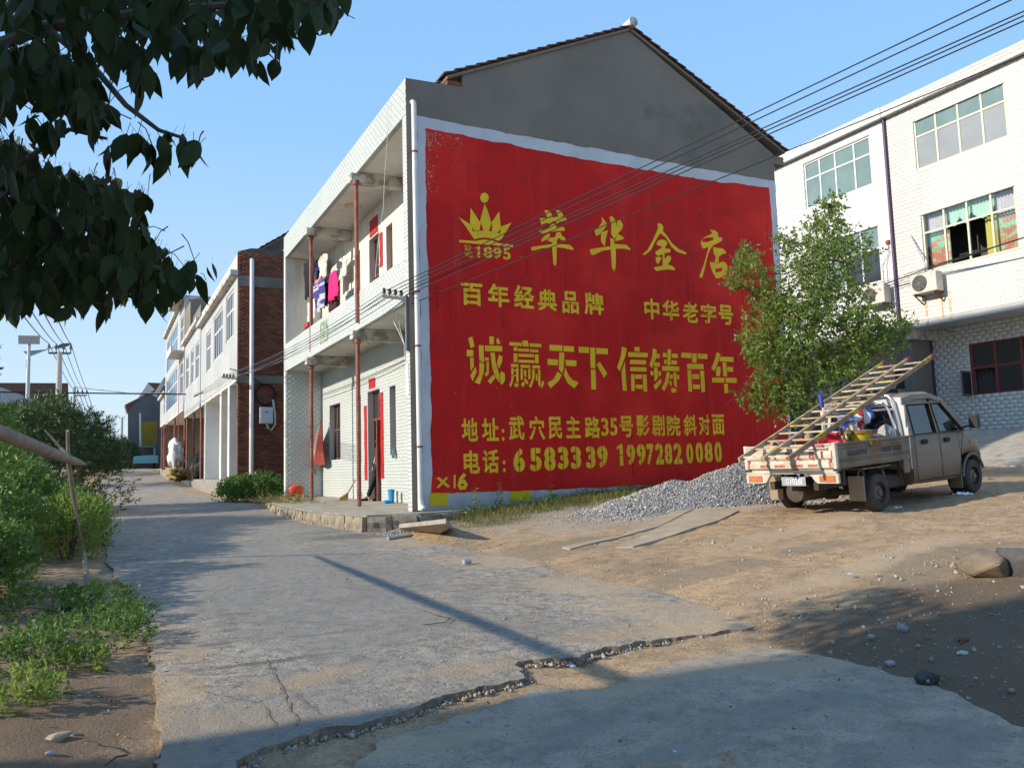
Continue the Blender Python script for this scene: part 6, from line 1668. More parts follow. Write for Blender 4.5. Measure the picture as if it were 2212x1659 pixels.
# ladders
def ladder(y0, y1, label, sx=0.):
    t = thing('ladder', label, 'ladder', group='two painted ladders leaning over the pickup bed')
    a0, a1 = Vector((-1.58+sx, y0, .905)), Vector((2.62+sx, y0, 2.335))
    dY = Vector((0, y1-y0, 0))
    up = (a1-a0).normalized().cross(Vector((0, 1, 0)))
    for k, d in enumerate((Vector((0, 0, 0)), dY)):
        mb = MB(); mb.bar(a0+d, a1+d, .035, .075, up=(0, 0, 1)); mb.build('stringer', G['lad'] if k == 0 else G['lad2'], t, bevel=.006)
    n = 14
    for i in range(n):
        p = a0.lerp(a1, (i+.35)/n)
        mb = MB(); mb.bar(p+Vector((0, -.015, 0)), p+dY+Vector((0, .015, 0)), .06, .026); mb.build('rung', G['lad2'] if i % 3 else G['lad3'], t)
    for e in (a1, a1+dY):
        mb = MB(); mb.bar(e, e+(a1-a0).normalized()*.09, .045, .085); mb.build('end_cap', mat('red_rubber_cap', (.28, .03, .06), .6) if 'red_rubber_cap' not in bpy.data.materials else bpy.data.materials['red_rubber_cap'], t)
    return on_truck(t)
G['lad'] = mat('paint_spattered_wood', (.33, .24, .15), .8, (.20, .13, .08), 7, col3=(.55, .38, .05), scale3=2.2, lo3=.58, hi3=.62, speck=(.5, .08, .04), speck_scale=26, speck_lo=.66)
G['lad2'] = mat('pale_spattered_wood', (.45, .37, .26), .8, (.3, .2, .12), 8, col3=(.60, .45, .06), scale3=3, lo3=.60, hi3=.63, speck=(.5, .1, .06), speck_scale=24, speck_lo=.66)
G['lad3'] = mat('white_spattered_wood', (.55, .52, .44), .8, (.4, .3, .2), 8, speck=(.55, .25, .06), speck_scale=22, speck_lo=.63)
ladder(-.45, -.03, 'paint spattered wooden ladder on the near side, resting over the cab hoop')
ladder(.02, .44, 'paint spattered wooden ladder on the far side, with a blue clamp on its rail', .03)
mb = MB(); mb.cbox((.6, .40, 1.72), .05, .05, .22); o = mb.build('clamp', mat('blue_clamp', (.04, .06, .35), .5)); on_truck(o); tag(o, 'blue upright clamp on the outer rail of the ladders', 'clamp')
# buckets
def bucket(x, y, label, m, r=.15, h=.3, lidm=None, z=.736, tilt=0):
    t = thing('paint_bucket', label, 'bucket')
    mb = MB(); mb.lathe([(r*.86, 0), (r*.9, .01), (r, h*.92), (r+.012, h*.93), (r+.012, h), (r-.01, h), (r*.86, .02), (0, .02)], n=28, cap=False); mb.lathe([(0, 0), (r*.86, 0)], n=28, cap=False); mb.build('pail', m, t, smooth=True)
    if lidm: mb = MB(); mb.lathe([(r+.02, h-.03), (r+.02, h+.012), (r-.02, h+.022), (0, h+.02)], n=28, cap=False); mb.build('lid', lidm, t, smooth=True)
    mb = MB(); mb.tube([((r+.02)*math.cos(a), (r+.02)*math.sin(a)*.3-.02, h*.85-.1*abs(math.sin(a))) for a in [PI+k*PI/10 for k in range(11)]], .005, 5); mb.build('handle', G['steel'], t)
    t.location = (x, y, z); t.rotation_euler = (0, tilt, 0)
    bpy.context.view_layer.update(); return on_truck(t)
G['by'] = mat('yellow_paint_drips', (.60, .42, .02), .5, (.45, .12, .03), 9, lo=.5, hi=.62, stretch=(1, 1, .12))
bucket(.15, -.45, 'yellow paint drum with red drips and a lid near the pickup side board', G['by'], .2, .46, mat('brown_crusted_lid', (.35, .22, .05), .8, (.2, .1, .04), 12))
def bowl(x, y, z, label, m, r, tl):
    mb = MB(); mb.lathe([(r*.6, 0), (r*.8, .03), (r, .12), (r+.015, .125), (r+.01, .135), (r-.012, .125), (r*.78, .04), (0, .012)], n=28, cap=False); mb.lathe([(0, 0), (r*.6, 0)], n=28, cap=False)
    o = mb.build('basin', m, smooth='all'); o.location = (x, y, z); o.rotation_euler = tl; bpy.context.view_layer.update(); on_truck(o); tag(o, label, 'basin'); return o
bowl(-.42, -.38, .98, 'pink red plastic basin tilted up in the middle of the pickup bed', mat('pink_red_plastic', (.55, .03, .06), .4), .19, (.5, -.9, 0))
bowl(-.72, -.1, .84, 'orange plastic basin under the ladders at the tailgate', mat('orange_plastic', (.60, .10, .02), .4), .17, (0, -.3, 0))
bowl(-.1, .3, .95, 'orange brown tub among the load under the ladders', mat('orange_brown_plastic', (.42, .13, .05), .5), .2, (.1, .4, 0))
# lumpy soft things
def lump(name, label, cat, c, R, m, seed, amp=.25, rot=(0, 0, 0), fr=2.5, sub=3, tk=True, parent=None):
    bm = bmesh.new(); bmesh.ops.create_icosphere(bm, subdivisions=sub, radius=1)
    for v in bm.verts:
        d = 1+amp*mn.noise(v.co*fr+Vector((seed, 0, 0)))+amp*.5*mn.noise(v.co*fr*2.7+Vector((0, seed, 0)))
        v.co = Vector((v.co.x*R[0]*d, v.co.y*R[1]*d, v.co.z*R[2]*d))
    me = bpy.data.meshes.new(name); bm.to_mesh(me); bm.free(); me.materials.append(m)
    me.polygons.foreach_set('use_smooth', [True]*len(me.polygons))
    o = mobj(name, me, parent, c, rot)
    if tk: bpy.context.view_layer.update(); on_truck(o)
    return tag(o, label, cat)
lump('sack', 'brown pink stuffed sack lying beside the yellow drum', 'sack', (.62, -.5, .98), (.26, .16, .14), mat('brown_sack', (.26, .12, .09), .85, (.36, .2, .16), 6), 3, .3)
lump('rag_pile', 'dark heap of rags in the bed below the ladders', 'rags', (-.3, .35, .85), (.5, .3, .16), mat('dark_rags', (.12, .07, .06), .9, (.35, .1, .05), 5), 5, .5, fr=3)
lump('grey_sack', 'pale grey sack in the corner of the bed behind the cab', 'sack', (.84, -.52, 1.06), (.13, .15, .2), mat('pale_grey_sack', (.32, .31, .29), .8), 6, .25)
lump('tool_bundle', 'orange stained cloth bundle at the tailgate corner', 'bundle', (-.62, .45, .95), (.25, .2, .17), mat('orange_stained_cloth', (.4, .12, .05), .9, (.5, .45, .4), 7), 8, .5, fr=3)
# striped woven bag draped against the hoop
ms = bpy.data.materials.new('striped_woven_plastic'); ms.use_nodes = True
t_ = ms.node_tree; N_ = t_.nodes; tc_ = N_.new('ShaderNodeTexCoord'); sp_ = N_.new('ShaderNodeSeparateXYZ'); rp_ = N_.new('ShaderNodeValToRGB')
nz_ = N_.new('ShaderNodeTexNoise'); nz_.inputs['Scale'].default_value = 6
ma_ = N_.new('ShaderNodeMath'); ma_.operation = 'MULTIPLY_ADD'; ma_.inputs[1].default_value = .05
t_.links.new(tc_.outputs['Generated'], sp_.inputs[0]); t_.links.new(nz_.outputs[0], ma_.inputs[0]); t_.links.new(sp_.outputs[0], ma_.inputs[2]); t_.links.new(ma_.outputs[0], rp_.inputs[0])
rp_.color_ramp.interpolation = 'CONSTANT'
e_ = rp_.color_ramp.elements; e_[0].position = 0; e_[0].color = (.09, .2, .55, 1); e_[1].position = .22; e_[1].color = (.62, .66, .72, 1)
for p_, c_ in ((.36, (.5, .02, .03, 1)), (.56, (.62, .66, .72, 1)), (.70, (.09, .2, .55, 1)), (.88, (.62, .66, .72, 1))):
    q_ = e_.new(p_); q_.color = c_
t_.links.new(rp_.outputs[0], N_['Principled BSDF'].inputs['Base Color']); N_['Principled BSDF'].inputs['Roughness'].default_value = .35
def drape(name, label, cat, c, ux, uy, nx, ny, m, seed, amp=.06, sag=.1):
    V = []
    c, ux, uy = Vector(c), Vector(ux), Vector(uy); nn = ux.cross(uy).normalized()
    for j in range(ny+1):
        for i in range(nx+1):
            u, v = i/nx-.5, j/ny-.5
            w = mn.noise(Vector((u*4, v*4, seed)))*amp+mn.noise(Vector((u*11, v*11, seed)))*amp*.4-sag*(u*u+v*v)*2
            e = 1-.25*abs(mn.noise(Vector((u*3, v*3, seed+5))))
            V.append(c+ux*u*e+uy*v*e+nn*w)
    Fc = [(j*(nx+1)+i, j*(nx+1)+i+1, (j+1)*(nx+1)+i+1, (j+1)*(nx+1)+i) for j in range(ny) for i in range(nx)]
    mb = MB(); mb.add(V, Fc); o = mb.build(name, m, smooth='all')
    so_ = o.modifiers.new('thick', 'SOLIDIFY'); so_.thickness = .006
    return tag(o, label, cat)
o = drape('woven_bag', 'blue white and red striped woven plastic sheet bunched behind the cab', 'bag', (.72, -.18, 1.25), (.62, -.25, .22), (-.05, -.25, .5), 18, 14, ms, 2, .13, .25); on_truck(o)
o = drape('woven_bag_tail', 'trailing tail of striped plastic sheet over the load', 'sheet', (.22, -.12, 1.12), (.62, -.1, .12), (-.05, -.3, .12), 14, 8, ms, 4, .08, .1); on_truck(o)
o = drape('plastic_sheet', 'yellow stained plastic sheet between the basin and the yellow drum', 'sheet', (-.12, -.42, 1.06), (.5, .1, .14), (-.05, -.3, .10), 14, 10, mat('yellow_stained_sheet', (.5, .38, .08), .5, (.35, .32, .25), 5), 7, .1, .15); on_truck(o)
for a, b, lab, m in (((-.25, -.3, .8), (.0, -.35, 1.42), 'brown tool handle standing up beside the pink red basin', G['wood']), ((-.2, -.42, .8), (.02, -.28, 1.36), 'second dark tool handle leaning beside the basin', G['rust']), ((.1, .2, .8), (.2, -.3, 1.25), 'thin pole slanting through the load under the ladders', G['woodp'])):
    mb = MB(); mb.tube([a, b], .018, 8); o = mb.build('long_tool', m); on_truck(o); tag(o, lab, 'tool')
mb = MB(); rr_ = random.Random(4)
for k in range(14):
    x = -.05+rr_.uniform(-.06, .2); mb.tube([(x, -.80, 1.08), (x+rr_.uniform(-.03, .03), -.83, 1.0), (x+rr_.uniform(-.04, .12), -.82, .9+rr_.uniform(-.05, .1))], .004, 4)
o = mb.build('rope_fringe', mat('orange_rope', (.35, .18, .05), .9)); on_truck(o); tag(o, 'frayed orange brown rope hanging over the pickup side board', 'rope')
# ------------------------------------------------------------------ gravel heap
def stones(name, label, P, S_, mats, seed, kind='stuff', flat=.6, tagit=True, parent=None):
    """one mesh of many little angular stones; P centres, S_ sizes"""
    rg = np.random.default_rng(seed); n = len(P)
    base = np.array([(1, 0, 0), (-1, 0, 0), (0, 1, 0), (0, -1, 0), (0, 0, 1), (0, 0, -1)], float)
    f = np.array([(0, 2, 4), (2, 1, 4), (1, 3, 4), (3, 0, 4), (2, 0, 5), (1, 2, 5), (3, 1, 5), (0, 3, 5)])
    q = rg.normal(size=(n, 4)); q /= np.linalg.norm(q, axis=1)[:, None]
    w, x, y, z = q.T
    R = np.stack([1-2*(y*y+z*z), 2*(x*y-z*w), 2*(x*z+y*w), 2*(x*y+z*w), 1-2*(x*x+z*z), 2*(y*z-x*w), 2*(x*z-y*w), 2*(y*z+x*w), 1-2*(x*x+y*y)], 1).reshape(n, 3, 3)
    sc = np.asarray(S_)[:, None, None]*rg.uniform(.55, 1.2, (n, 1, 3))
    V = (base[None]*rg.uniform(.75, 1.15, (n, 6, 1)))*sc*np.array([1, .8, flat])
    V = np.einsum('nij,nkj->nki', R, V)+np.asarray(P)[:, None]
    F = (np.arange(n)[:, None, None]*6+f[None]).reshape(-1, 3)
    mi = np.repeat(rg.choice(len(mats), n), 8)
    o = np_mesh(name, V.reshape(-1, 3), F, mats, parent, mi=mi)
    if tagit: tag(o, label, kind=kind)
    return o
gm = [mat('grey_gravel', (.37, .365, .355), .8), mat('dark_gravel', (.19, .195, .20), .8), mat('pale_gravel', (.52, .50, .46), .8), mat('tan_gravel', (.36, .29, .21), .85), mat('blue_grey_gravel', (.22, .24, .27), .8)]
pm = [gm[0], gm[3], mat('dull_pale_pebble', (.38, .34, .28), .85), gm[3], mat('brown_pebble', (.25, .18, .12), .9)]
HX, HY = 9.75, 11.95
def heap_h(x, y):
    """two merged cones running along the wall"""
    h = 0
    for cx, cy, H_, rx, ry in ((9.5, 12.1, .44, 1.9, 1.25), (10.8, 11.7, .70, 2.4, 1.3), (11.9, 11.1, .45, 1.4, 1.2)):
        d = math.hypot((x-cx)/rx, (y-cy)/ry)
        h = max(h, H_*max(0, 1-d)**.85)
    return h
hx, hy = np.meshgrid(np.linspace(7.4, 13.4, 70), np.linspace(9.6, 13.6, 50))
hz = np.array([[zt(a, b)-.03+heap_h(a, b)+.03*mn.noise(Vector((a*3, b*3, 0)))*(heap_h(a, b) > .02) for a, b in zip(r1, r2)] for r1, r2 in zip(hx, hy)])
hh = thing('gravel_heap', 'heap of grey crushed gravel beside the red wall, left of the pickup', 'gravel heap', (9.9, 11.9, .6))
GO = np.array([9.9, 11.9, .6])
nx_, ny_ = 70, 50
ii = np.arange(nx_*ny_).reshape(ny_, nx_)
Fh = np.stack([ii[:-1, :-1], ii[:-1, 1:], ii[1:, 1:], ii[1:, :-1]], -1).reshape(-1, 4)
Vh = np.stack([hx, hy, hz], -1).reshape(-1, 3)-GO
inside = np.array([heap_h(a, b) for a, b in zip(hx.ravel(), hy.ravel())]) > .005
Fh = Fh[inside[Fh].all(1)]
np_mesh('heap_core', Vh, Fh, gm[1], hh, smooth=True)
rg = np.random.default_rng(31)
P = []
while len(P) < 15000:
    x, y = rg.uniform(7.5, 13.3), rg.uniform(9.7, 13.5)
    h = heap_h(x, y)
    if h > .004: P.append((x, y, float(zt(x, y))-.03+h+.03*mn.noise(Vector((x*3, y*3, 0)))+rg.uniform(-.01, .02)))
P = np.array(P)
o = stones('gravel', '', P-GO, rg.uniform(.014, .034, len(P)), gm, 3, tagit=False, parent=hh); o['kind'] = 'stuff'
# skirt of loose stones round the heap and along the wall
P = []
while len(P) < 2600:
    a = rg.uniform(0, 2*PI); r = 1+abs(rg.normal())*.16
    c = [(9.75, 12.0, 2.05, 1.25), (10.9, 11.6, 1.7, 1.25), (11.8, 11, 1.3, 1.2)][rg.integers(3)]
    x, y = c[0]+c[2]*r*math.cos(a), c[1]+c[3]*r*math.sin(a)
    if heap_h(x, y) < .01 and y < 14.9: P.append((x, y, float(zt(x, y))+.005))
stones('loose_gravel', 'loose stones spilled round the gravel heap', np.array(P), rg.uniform(.01, .028, len(P)), gm, 4)
# pebbles on the yard, denser near the concrete rim
P = []; Sz = []
while len(P) < 9000:
    x, y = rg.uniform(1.5, 17), rg.uniform(2.2, 14.9)
    xb = np.interp(y, RBy, RBx); d = x-xb
    if d < -.25: continue
    dens = .25+.8*math.exp(-abs(d)/.5)+.6*max(0, mn.noise(Vector((x*.9, y*.9, 4))))
    if y > 12.2 and x < 8.5: dens += .9
    if rg.random() < dens*.7/(1+.0*y):
        P.append((x, y, float(zt(x, y))+nzv(x, y, .9, .035)+nzv(x, y, 4, .018)+.002)); Sz.append(min(.045, .004+rg.exponential(.0065)))
stones('pebbles', 'scattered pebbles and grit over the dirt yard', np.array(P), np.array(Sz), pm, 5)
P = []; Sz = []
while len(P) < 5200:
    x, y = rg.uniform(-1.6, 6), rg.uniform(2.5, 13)
    if rg.random() < .55/(1+.12*y)+.3*max(0, mn.noise(Vector((x*1.5, y*1.5, 8)))):
        onr = x > .35
        P.append((x, y, (float(zr(y))+.008 if onr else float(zt(x, y))+.01))); Sz.append(.003+rg.exponential(.0028))
stones('road_grit', 'fine grit lying on the road and verge', np.array(P), np.minimum(np.array(Sz), .02), pm, 6)
P = []; Sz = []
for k in range(420):
    x, y = rg.uniform(4.4, 8), 0
    y = rg.uniform(2.6, 5.6)
    if x > np.interp(y, RBy, RBx)+.1: P.append((x, y, float(zt(x, y))+.01)); Sz.append(.007+rg.exponential(.010))
stones('rubble', 'small rubble on the dark earth at the lower right', np.array(P), np.minimum(np.array(Sz), .06), pm, 7)
P = []; Sz = []
for (xa, ya), (xb_, yb_) in zip(main_edge, main_edge[1:]):
    for _ in range(int(math.hypot(xb_-xa, yb_-ya)/.004)):
        t = rg.random(); P.append((xa+(xb_-xa)*t+rg.normal()*.03, ya+(yb_-ya)*t-abs(rg.normal())*.035, 0)); Sz.append(.004+rg.exponential(.007))
P = np.array(P); P[:, 2] = zt(P[:, 0], P[:, 1])+.004
stones('edge_crumbs', 'crumbs of broken concrete along the edge of the pale road', P, np.minimum(np.array(Sz), .03), [G['edge'], gm[0], gm[3]], 17)
# small pile of chippings and litter by the porch corner
P = np.array([(rg.normal(5.0, .28), rg.normal(14.15, .16), 0) for _ in range(700)])
P[:, 2] = zt(P[:, 0], P[:, 1])+.03+.06*np.exp(-((P[:, 0]-5.0)/.3)**2-((P[:, 1]-14.15)/.2)**2)*rg.random(len(P))
stones('stone_chippings', 'small pile of stone chippings at the porch corner', P, rg.uniform(.01, .028, len(P)), gm, 8)

# rocks
def rock(name, label, px, py, w, d, h, m, seed, sink=.25, rz=0., cat='rock', amp=.35):
    q = gp(px, py); q[2] = float(zt(q[0], q[1]))
    for _ in range(6):
        q = ax(px, py, 2, ztn(q[0], q[1]))
    rs_ = np.random.default_rng(seed+100); bm = bmesh.new()
    for _ in range(26):
        dd = rs_.normal(size=3); dd /= np.abs(dd).max()**.6*np.linalg.norm(dd)**.4; dd *= rs_.uniform(.8, 1.0)
        bm.verts.new((dd[0]*w/2, dd[1]*d/2, dd[2]*h/2))
    r_ = bmesh.ops.convex_hull(bm, input=bm.verts[:])
    bmesh.ops.delete(bm, geom=list({v for v in r_['geom_interior'] if isinstance(v, bmesh.types.BMVert)}), context='VERTS')
    bmesh.ops.bevel(bm, geom=bm.edges[:], offset=min(w, h)*.05, segments=1, affect='EDGES', clamp_overlap=True)
    me = bpy.data.meshes.new(name); bm.to_mesh(me); bm.free(); me.materials.append(m)
    o = tag(mobj(name, me, None, None, (0, 0, rz)), label, cat)
    o.location = (float(q[0]), float(q[1]), float(q[2])+h*(.5-sink)); return o
G['rock'] = mat('brown_sandstone', (.25, .185, .12), .9, (.13, .105, .08), 5, bump=.5, bscale=12)
G['rock2'] = mat('dark_grey_stone', (.10, .095, .09), .9, (.055, .055, .055), 6, bump=.5, bscale=12)
rock('boulder', 'big tan boulder at the right picture edge', 2135, 1240, .62, .45, .30, G['rock'], 1, .2, .2)
rock('boulder', 'dark boulder cut by the right picture edge beside the tan one', 2218, 1245, .42, .5, .42, G['rock2'], 2, .2)
rock('stone', 'grey stone half sunk at the edge of the side road', 2003, 1472, .17, .12, .10, G['rock2'], 3)
rock('stone', 'small pale cube shaped stone on the edge of the side road', 1925, 1437, .085, .06, .05, gm[0], 4)
rock('stone', 'small tan stone at the tip of the concrete road', 1748, 1340, .09, .07, .05, G['rock'], 5)
rock('stone', 'pinkish brick fragment on the dark earth at the right', 2082, 1385, .10, .07, .045, G['brick'], 6)
rock('stone', 'pale flat stone below the brick fragment on the dark earth', 2080, 1412, .09, .07, .03, gm[2], 7)
rock('stone', 'reddish stone far right on the dark earth', 2180, 1490, .09, .07, .05, G['brick'], 8)
rock('stone', 'flat layered sandstone lying on the earth at the lower left', 130, 1598, .17, .10, .05, mat('layered_sandstone', (.42, .34, .25), .9, (.28, .21, .15), 6, bump=.5), 9, .15, .4)
rock('stone', 'little grey stone right of the layered sandstone', 108, 1630, .05, .04, .03, gm[0], 10)
rock('stone', 'white pebble under the weeds by the pole foot', 178, 1338, .07, .05, .04, gm[2], 11)
rock('stone', 'flat grey stone at the foot of the left shrub', 130, 1320, .2, .14, .08, G['rock2'], 12)
rock('stone', 'pale stone on the yard left of the two sunk planks', 1222, 1192, .12, .09, .05, gm[0], 13)

# broken concrete slab and sunk planks
def plate(name, label, cat, pts, th, m, z=None, jit=.012, lift=(0, 0, 0, 0)):
    P = []
    for i, (x, y) in enumerate(pts):
        q = gp(x, y)
        for _ in range(6): q = ax(x, y, 2, ztn(q[0], q[1])+.015+(lift[i] if i < len(lift) else 0))
        P.append(Vector(q))
    mb = MB(); mb.prism([p+Vector((0, 0, -th)) for p in P], (0, 0, th+.004)); o = mb.build(name, m, bevel=.006)
    return tag(o, label, cat)
plate('broken_slab', 'broken grey concrete slab with one red painted edge tilted against the porch corner', 'slab', [z4(765, 1530), z4(1060, 1497), z4(1122, 1565), z4(1010, 1592), z4(880, 1578)], .07, G['slabc'], lift=(.22, .22, .1, .08, .08))
plate('slab_fragment', 'small flat slab fragment in front of the broken slab', 'slab', [z4(690, 1602), z4(850, 1575), z4(852, 1598), z4(700, 1618)], .07, G['slabc'], lift=(.09, .09, .07, .07))
mb = MB(); a, b = ax(*z4(1062, 1495), 2, .75), ax(*z4(1124, 1563), 2, .62)
q0 = gp(*z4(1062, 1495))
o_ = bpy.data.objects['broken_slab']
vz = sorted([(v.co.x, v.co) for v in o_.data.vertices], key=lambda t: -t[0])[:6]
zS = lambda pt: (lambda r: (r[0]/2212*1127/1, 0))(pt)
def zg(x, y): return Z(1600, 1300, 1127, 2212, (x, y))
def plank(label, pts):
    o = slab('concrete_plank', [gcz(*p) for p in pts][::1], lambda x, y: float(zt(x, y))+nzv(x, y, .9, .035)+.028, .09, .3, mat('muddy_concrete', (.42, .34, .24), .93, (.33, .26, .18), 3, bump=.4, bscale=30), label, jit=.012, kind=None, rough=.002, edge=G['slabc'])
    o['category'] = 'plank'
def gcz(x, y):
    q = gp(x, y)
    for _ in range(6): q = ax(x, y, 2, ztn(q[0], q[1])+.04)
    return float(q[0]), float(q[1])
plank('long pale concrete plank sunk in the dirt, nearer the gravel heap', [zg(-200, 318), zg(-160, 322), zg(300, 240), zg(485, 206), zg(440, 196), zg(90, 262)])
plank('second concrete plank sunk in the dirt, in front of the longer one', [zg(75, 300), zg(170, 314), zg(560, 242), zg(725, 205), zg(560, 200)])
plate('stone_flag', 'flat grey flagstone behind the two sunk planks', 'slab', [zg(600, 235), zg(640, 225), zg(780, 222), zg(760, 240), zg(640, 246)], .04, G['slabc'], lift=(.03,)*5)

# litter
def scrap(label, px, py, w, h, m, seed, e=.012):
    q = gp(px, py, 0)
    for _ in range(5): q = ax(px, py, 2, max(float(zt(q[0], q[1])), float(zr(q[1])) if q[0] < np.interp(q[1], RBy, RBx) else -9)+e)
    V, Fc = [], []
    for j in range(6):
        for i in range(6):
            u, v = i/5-.5, j/5-.5
            V.append((q[0]+u*w*.6, q[1]+v*h*.9, q[2]+abs(mn.noise(Vector((u*4, v*4, seed))))*w*.2))
    Fc = [(j*6+i, j*6+i+1, j*6+i+7, j*6+i+6) for j in range(5) for i in range(5)]
    mb = MB(); mb.add(V, Fc); return tag(mb.build('paper_scrap', m), label, 'litter')
wp_ = mat('white_paper', (.75, .75, .73), .8)
scrap('crumpled white paper in the sandy gap between the two roads', 1235, 1438, .085, .07, wp_, 1)
scrap('white scrap near the left edge of the pale road', 515, 1408 if 0 else 1404, .05, .03, wp_, 2)
scrap('white wrapper lying by the front wheel of the pickup', 2080, 1068, .12, .08, wp_, 3)
scrap('red and white wrapper on the dirt behind the rear wheel', 1940, 1097, .12, .06, mat('red_white_wrapper', (.5, .1, .08), .6, (.7, .7, .68), 20), 4)
scrap('clear plastic scrap on the rough road at the left', 355, 1447, .08, .04, mat('grey_plastic_film', (.5, .5, .5), .4), 5)
scrap('blue white scrap on the side road in the foreground', 1457, 1622, .03, .03, mat('pale_blue_scrap', (.45, .6, .65), .6), 6)
scrap('green plastic scrap on the dirt yard', 1801, 1195, .10, .04, mat('green_plastic', (.1, .35, .08), .5), 7)
scrap('pale plastic wrapper on the dirt yard near the rocks', 1838, 1240, .12, .06, mat('silver_wrapper', (.5, .5, .52), .4), 8)
mb = MB(); q = gp(1009, 1220); mb.tube([(q[0]-.05, q[1], q[2]+.045), (q[0]+.06, q[1]+.02, q[2]+.045)], .033, 10); tag(mb.build('tin_can', G['galv']), 'crushed tin can lying in the middle of the pale road', 'can')
mb = MB(); pts = [gp(*p) for p in ((960-5, 1375-4), (985, 1384), (1015, 1390), (1010, 1400), (965, 1406))]
pts = [gp(x, y) for x, y in ((915, 1322), (945, 1334), (973, 1339), (962, 1349), (915, 1354))]
mb = MB(); mb.tube([q+np.array([0, 0, .02]) for q in pts], .004, 5); tag(mb.build('dry_twig', G['twig']), 'thin bent dry twig lying on the road left of the long thin shadow', 'twig')
for k, (x0_, y0_, x1_, y1_) in enumerate(((90, 1514, 165, 1508), (205, 1508, 248, 1518), (225, 1450, 268, 1452), (228, 1655, 275, 1628), (150, 1600, 215, 1612))):
    a, b = gp(x0_, y0_), gp(x1_, y1_)
    for q in (a, b): q[2] = float(zt(q[0], q[1]))+.03
    mb = MB(); mb.tube([a, (a+b)/2+np.array([0, 0.02, .01]), b], .005, 5)
    tag(mb.build('dry_stick', G['twig']), ['dark stick beside the small weed clump at the lower left', 'short curved stick right of the small weed clump', 'thin stick near the road edge above the earth', 'broken stick at the bottom left by the road corner', 'stick leaning by the layered sandstone'][k], 'stick')
# ------------------------------------------------------------------ wires, brackets, poles
def wire(pts, r, label, m=None, group=None, sag=0.):
    P = []
    for (a, b) in zip(pts, pts[1:]):
        a, b = np.array(a, float), np.array(b, float)
        for k in range(12):
            t = k/12; p = a+(b-a)*t; p[2] -= sag*4*t*(1-t)*np.linalg.norm(b-a); P.append(p)
    P.append(np.array(pts[-1], float))
    mb = MB(); mb.tube(P, r, 6, cap=False)
    return tag(mb.build('overhead_wire', m or G['wire'], smooth='all'), label, 'wire', group)
br = thing('wire_bracket', 'rusty steel bracket with insulators on the balcony corner of the red wall house', 'wire bracket', (5.3, 15.4, 5.0))
BO = np.array([5.3, 15.4, 5.0])
bA = ax(*z4(662, 92), 0, 5.0); bB = ax(*z4(812, 112), 0, 5.38)
mb = MB(); mb.bar(bA-BO, bB-BO, .06, .06); mb.build('cross_arm', G['steel'], br)
mb = MB(); q = bB-BO; mb.bar(q+np.array([0, -.02, .05]), q+np.array([0, -.02, -1.05]), .07, .05); mb.build('upright', G['steel'], br)
ins = []
for k in range(4):
    p = bA+(bB-bA)*(.06+.24*k)
    mb = MB(); c = p-BO; mb.lathe([(.012, .0), (.012, .06), (.035, .06), (.04, .09), (.03, .12), (.038, .14), (.02, .17)], tuple(c), 10); mb.build('insulator', mat('brown_insulator', (.07, .05, .05), .3) if 'brown_insulator' not in bpy.data.materials else bpy.data.materials['brown_insulator'], br, smooth=True)
    ins.append(p+np.array([0, 0, .1]))
def far_end(x, y, t): return dp(x, y, t)
rights = [((2144, -2), 9.0), ((2190, -2), 8.8), ((2212, 25), 8.8), ((2218, 32), 9.0), ((2214, 45), 8.8)]
names = ['top', 'second', 'third', 'fourth', 'fifth']
Wg = 'overhead wires running from the balcony corner to the upper right'
for k, ((x, y), t) in enumerate(rights):
    s = ins[min(3, k)] if k < 4 else ins[3]+np.array([0, 0, -.08]); e = far_end(x, y, t)
    e2 = e+(e-s)*1.1
    wire([s, e, e2], .0085, names[k]+' overhead wire of the bundle crossing the red wall towards the upper right corner', G['wire'], Wg)
s = ins[3]+np.array([.1, 0, -.25]); e = far_end(2212, 119, 12); wire([s, e, e+(e-s)*.6], .009, 'single lower wire crossing the red wall below the bundle', G['wire'], None)
lA = ax(*z2(355, 930), 0, 4.2); lB = ax(*z2(425, 938), 0, 4.55)
b2 = thing('wire_bracket', 'wire bracket on the brick ended house beside the white pipe', 'wire bracket', tuple(lA)); mb = MB(); mb.bar((0, 0, 0), lB-lA, .06, .06)
mb.build('cross_arm', G['steel'], b2)
for k in range(4):
    mb = MB(); c = (lB-lA)*(.1+.22*k); mb.lathe([(.03, 0), (.045, .08), (.02, .16)], tuple(c), 8); mb.build('insulator', bpy.data.materials['brown_insulator'], b2)
for k in range(6):
    s = ins[min(3, k % 4)]+np.array([0, 0, -.05*(k//4)]); e = lA+(lB-lA)*(.1+.22*(k % 4))+np.array([0, 0, .1-.15*(k//4)])
    wire([s, e], .008, ['first', 'second', 'third', 'fourth', 'fifth', 'lowest'][k]+' wire from the balcony corner bracket along the street to the brick ended house', G['wireg'], 'wires along the house fronts', .012+.004*(k//3))
lC = ax(*z2(215, 1025), 0, 3.9)
b3 = thing('wire_bracket', 'wire bracket at the red post of the second white house', 'wire bracket', tuple(lC)); mb = MB(); lD = ax(*z2(258, 1003), 0, 4.3); mb.bar((0, 0, 0), lD-lC, .07, .07); mb.build('cross_arm', G['steel'], b3)
for k in range(4):
    wire([lA+(lB-lA)*(.1+.22*k)+np.array([0, 0, .1]), lC+np.array([.1*k, 0, .1])], .009, ['first', 'second', 'third', 'fourth'][k]+' wire between the brackets of the two white street houses', G['wireg'], 'wires along the house fronts', .01)
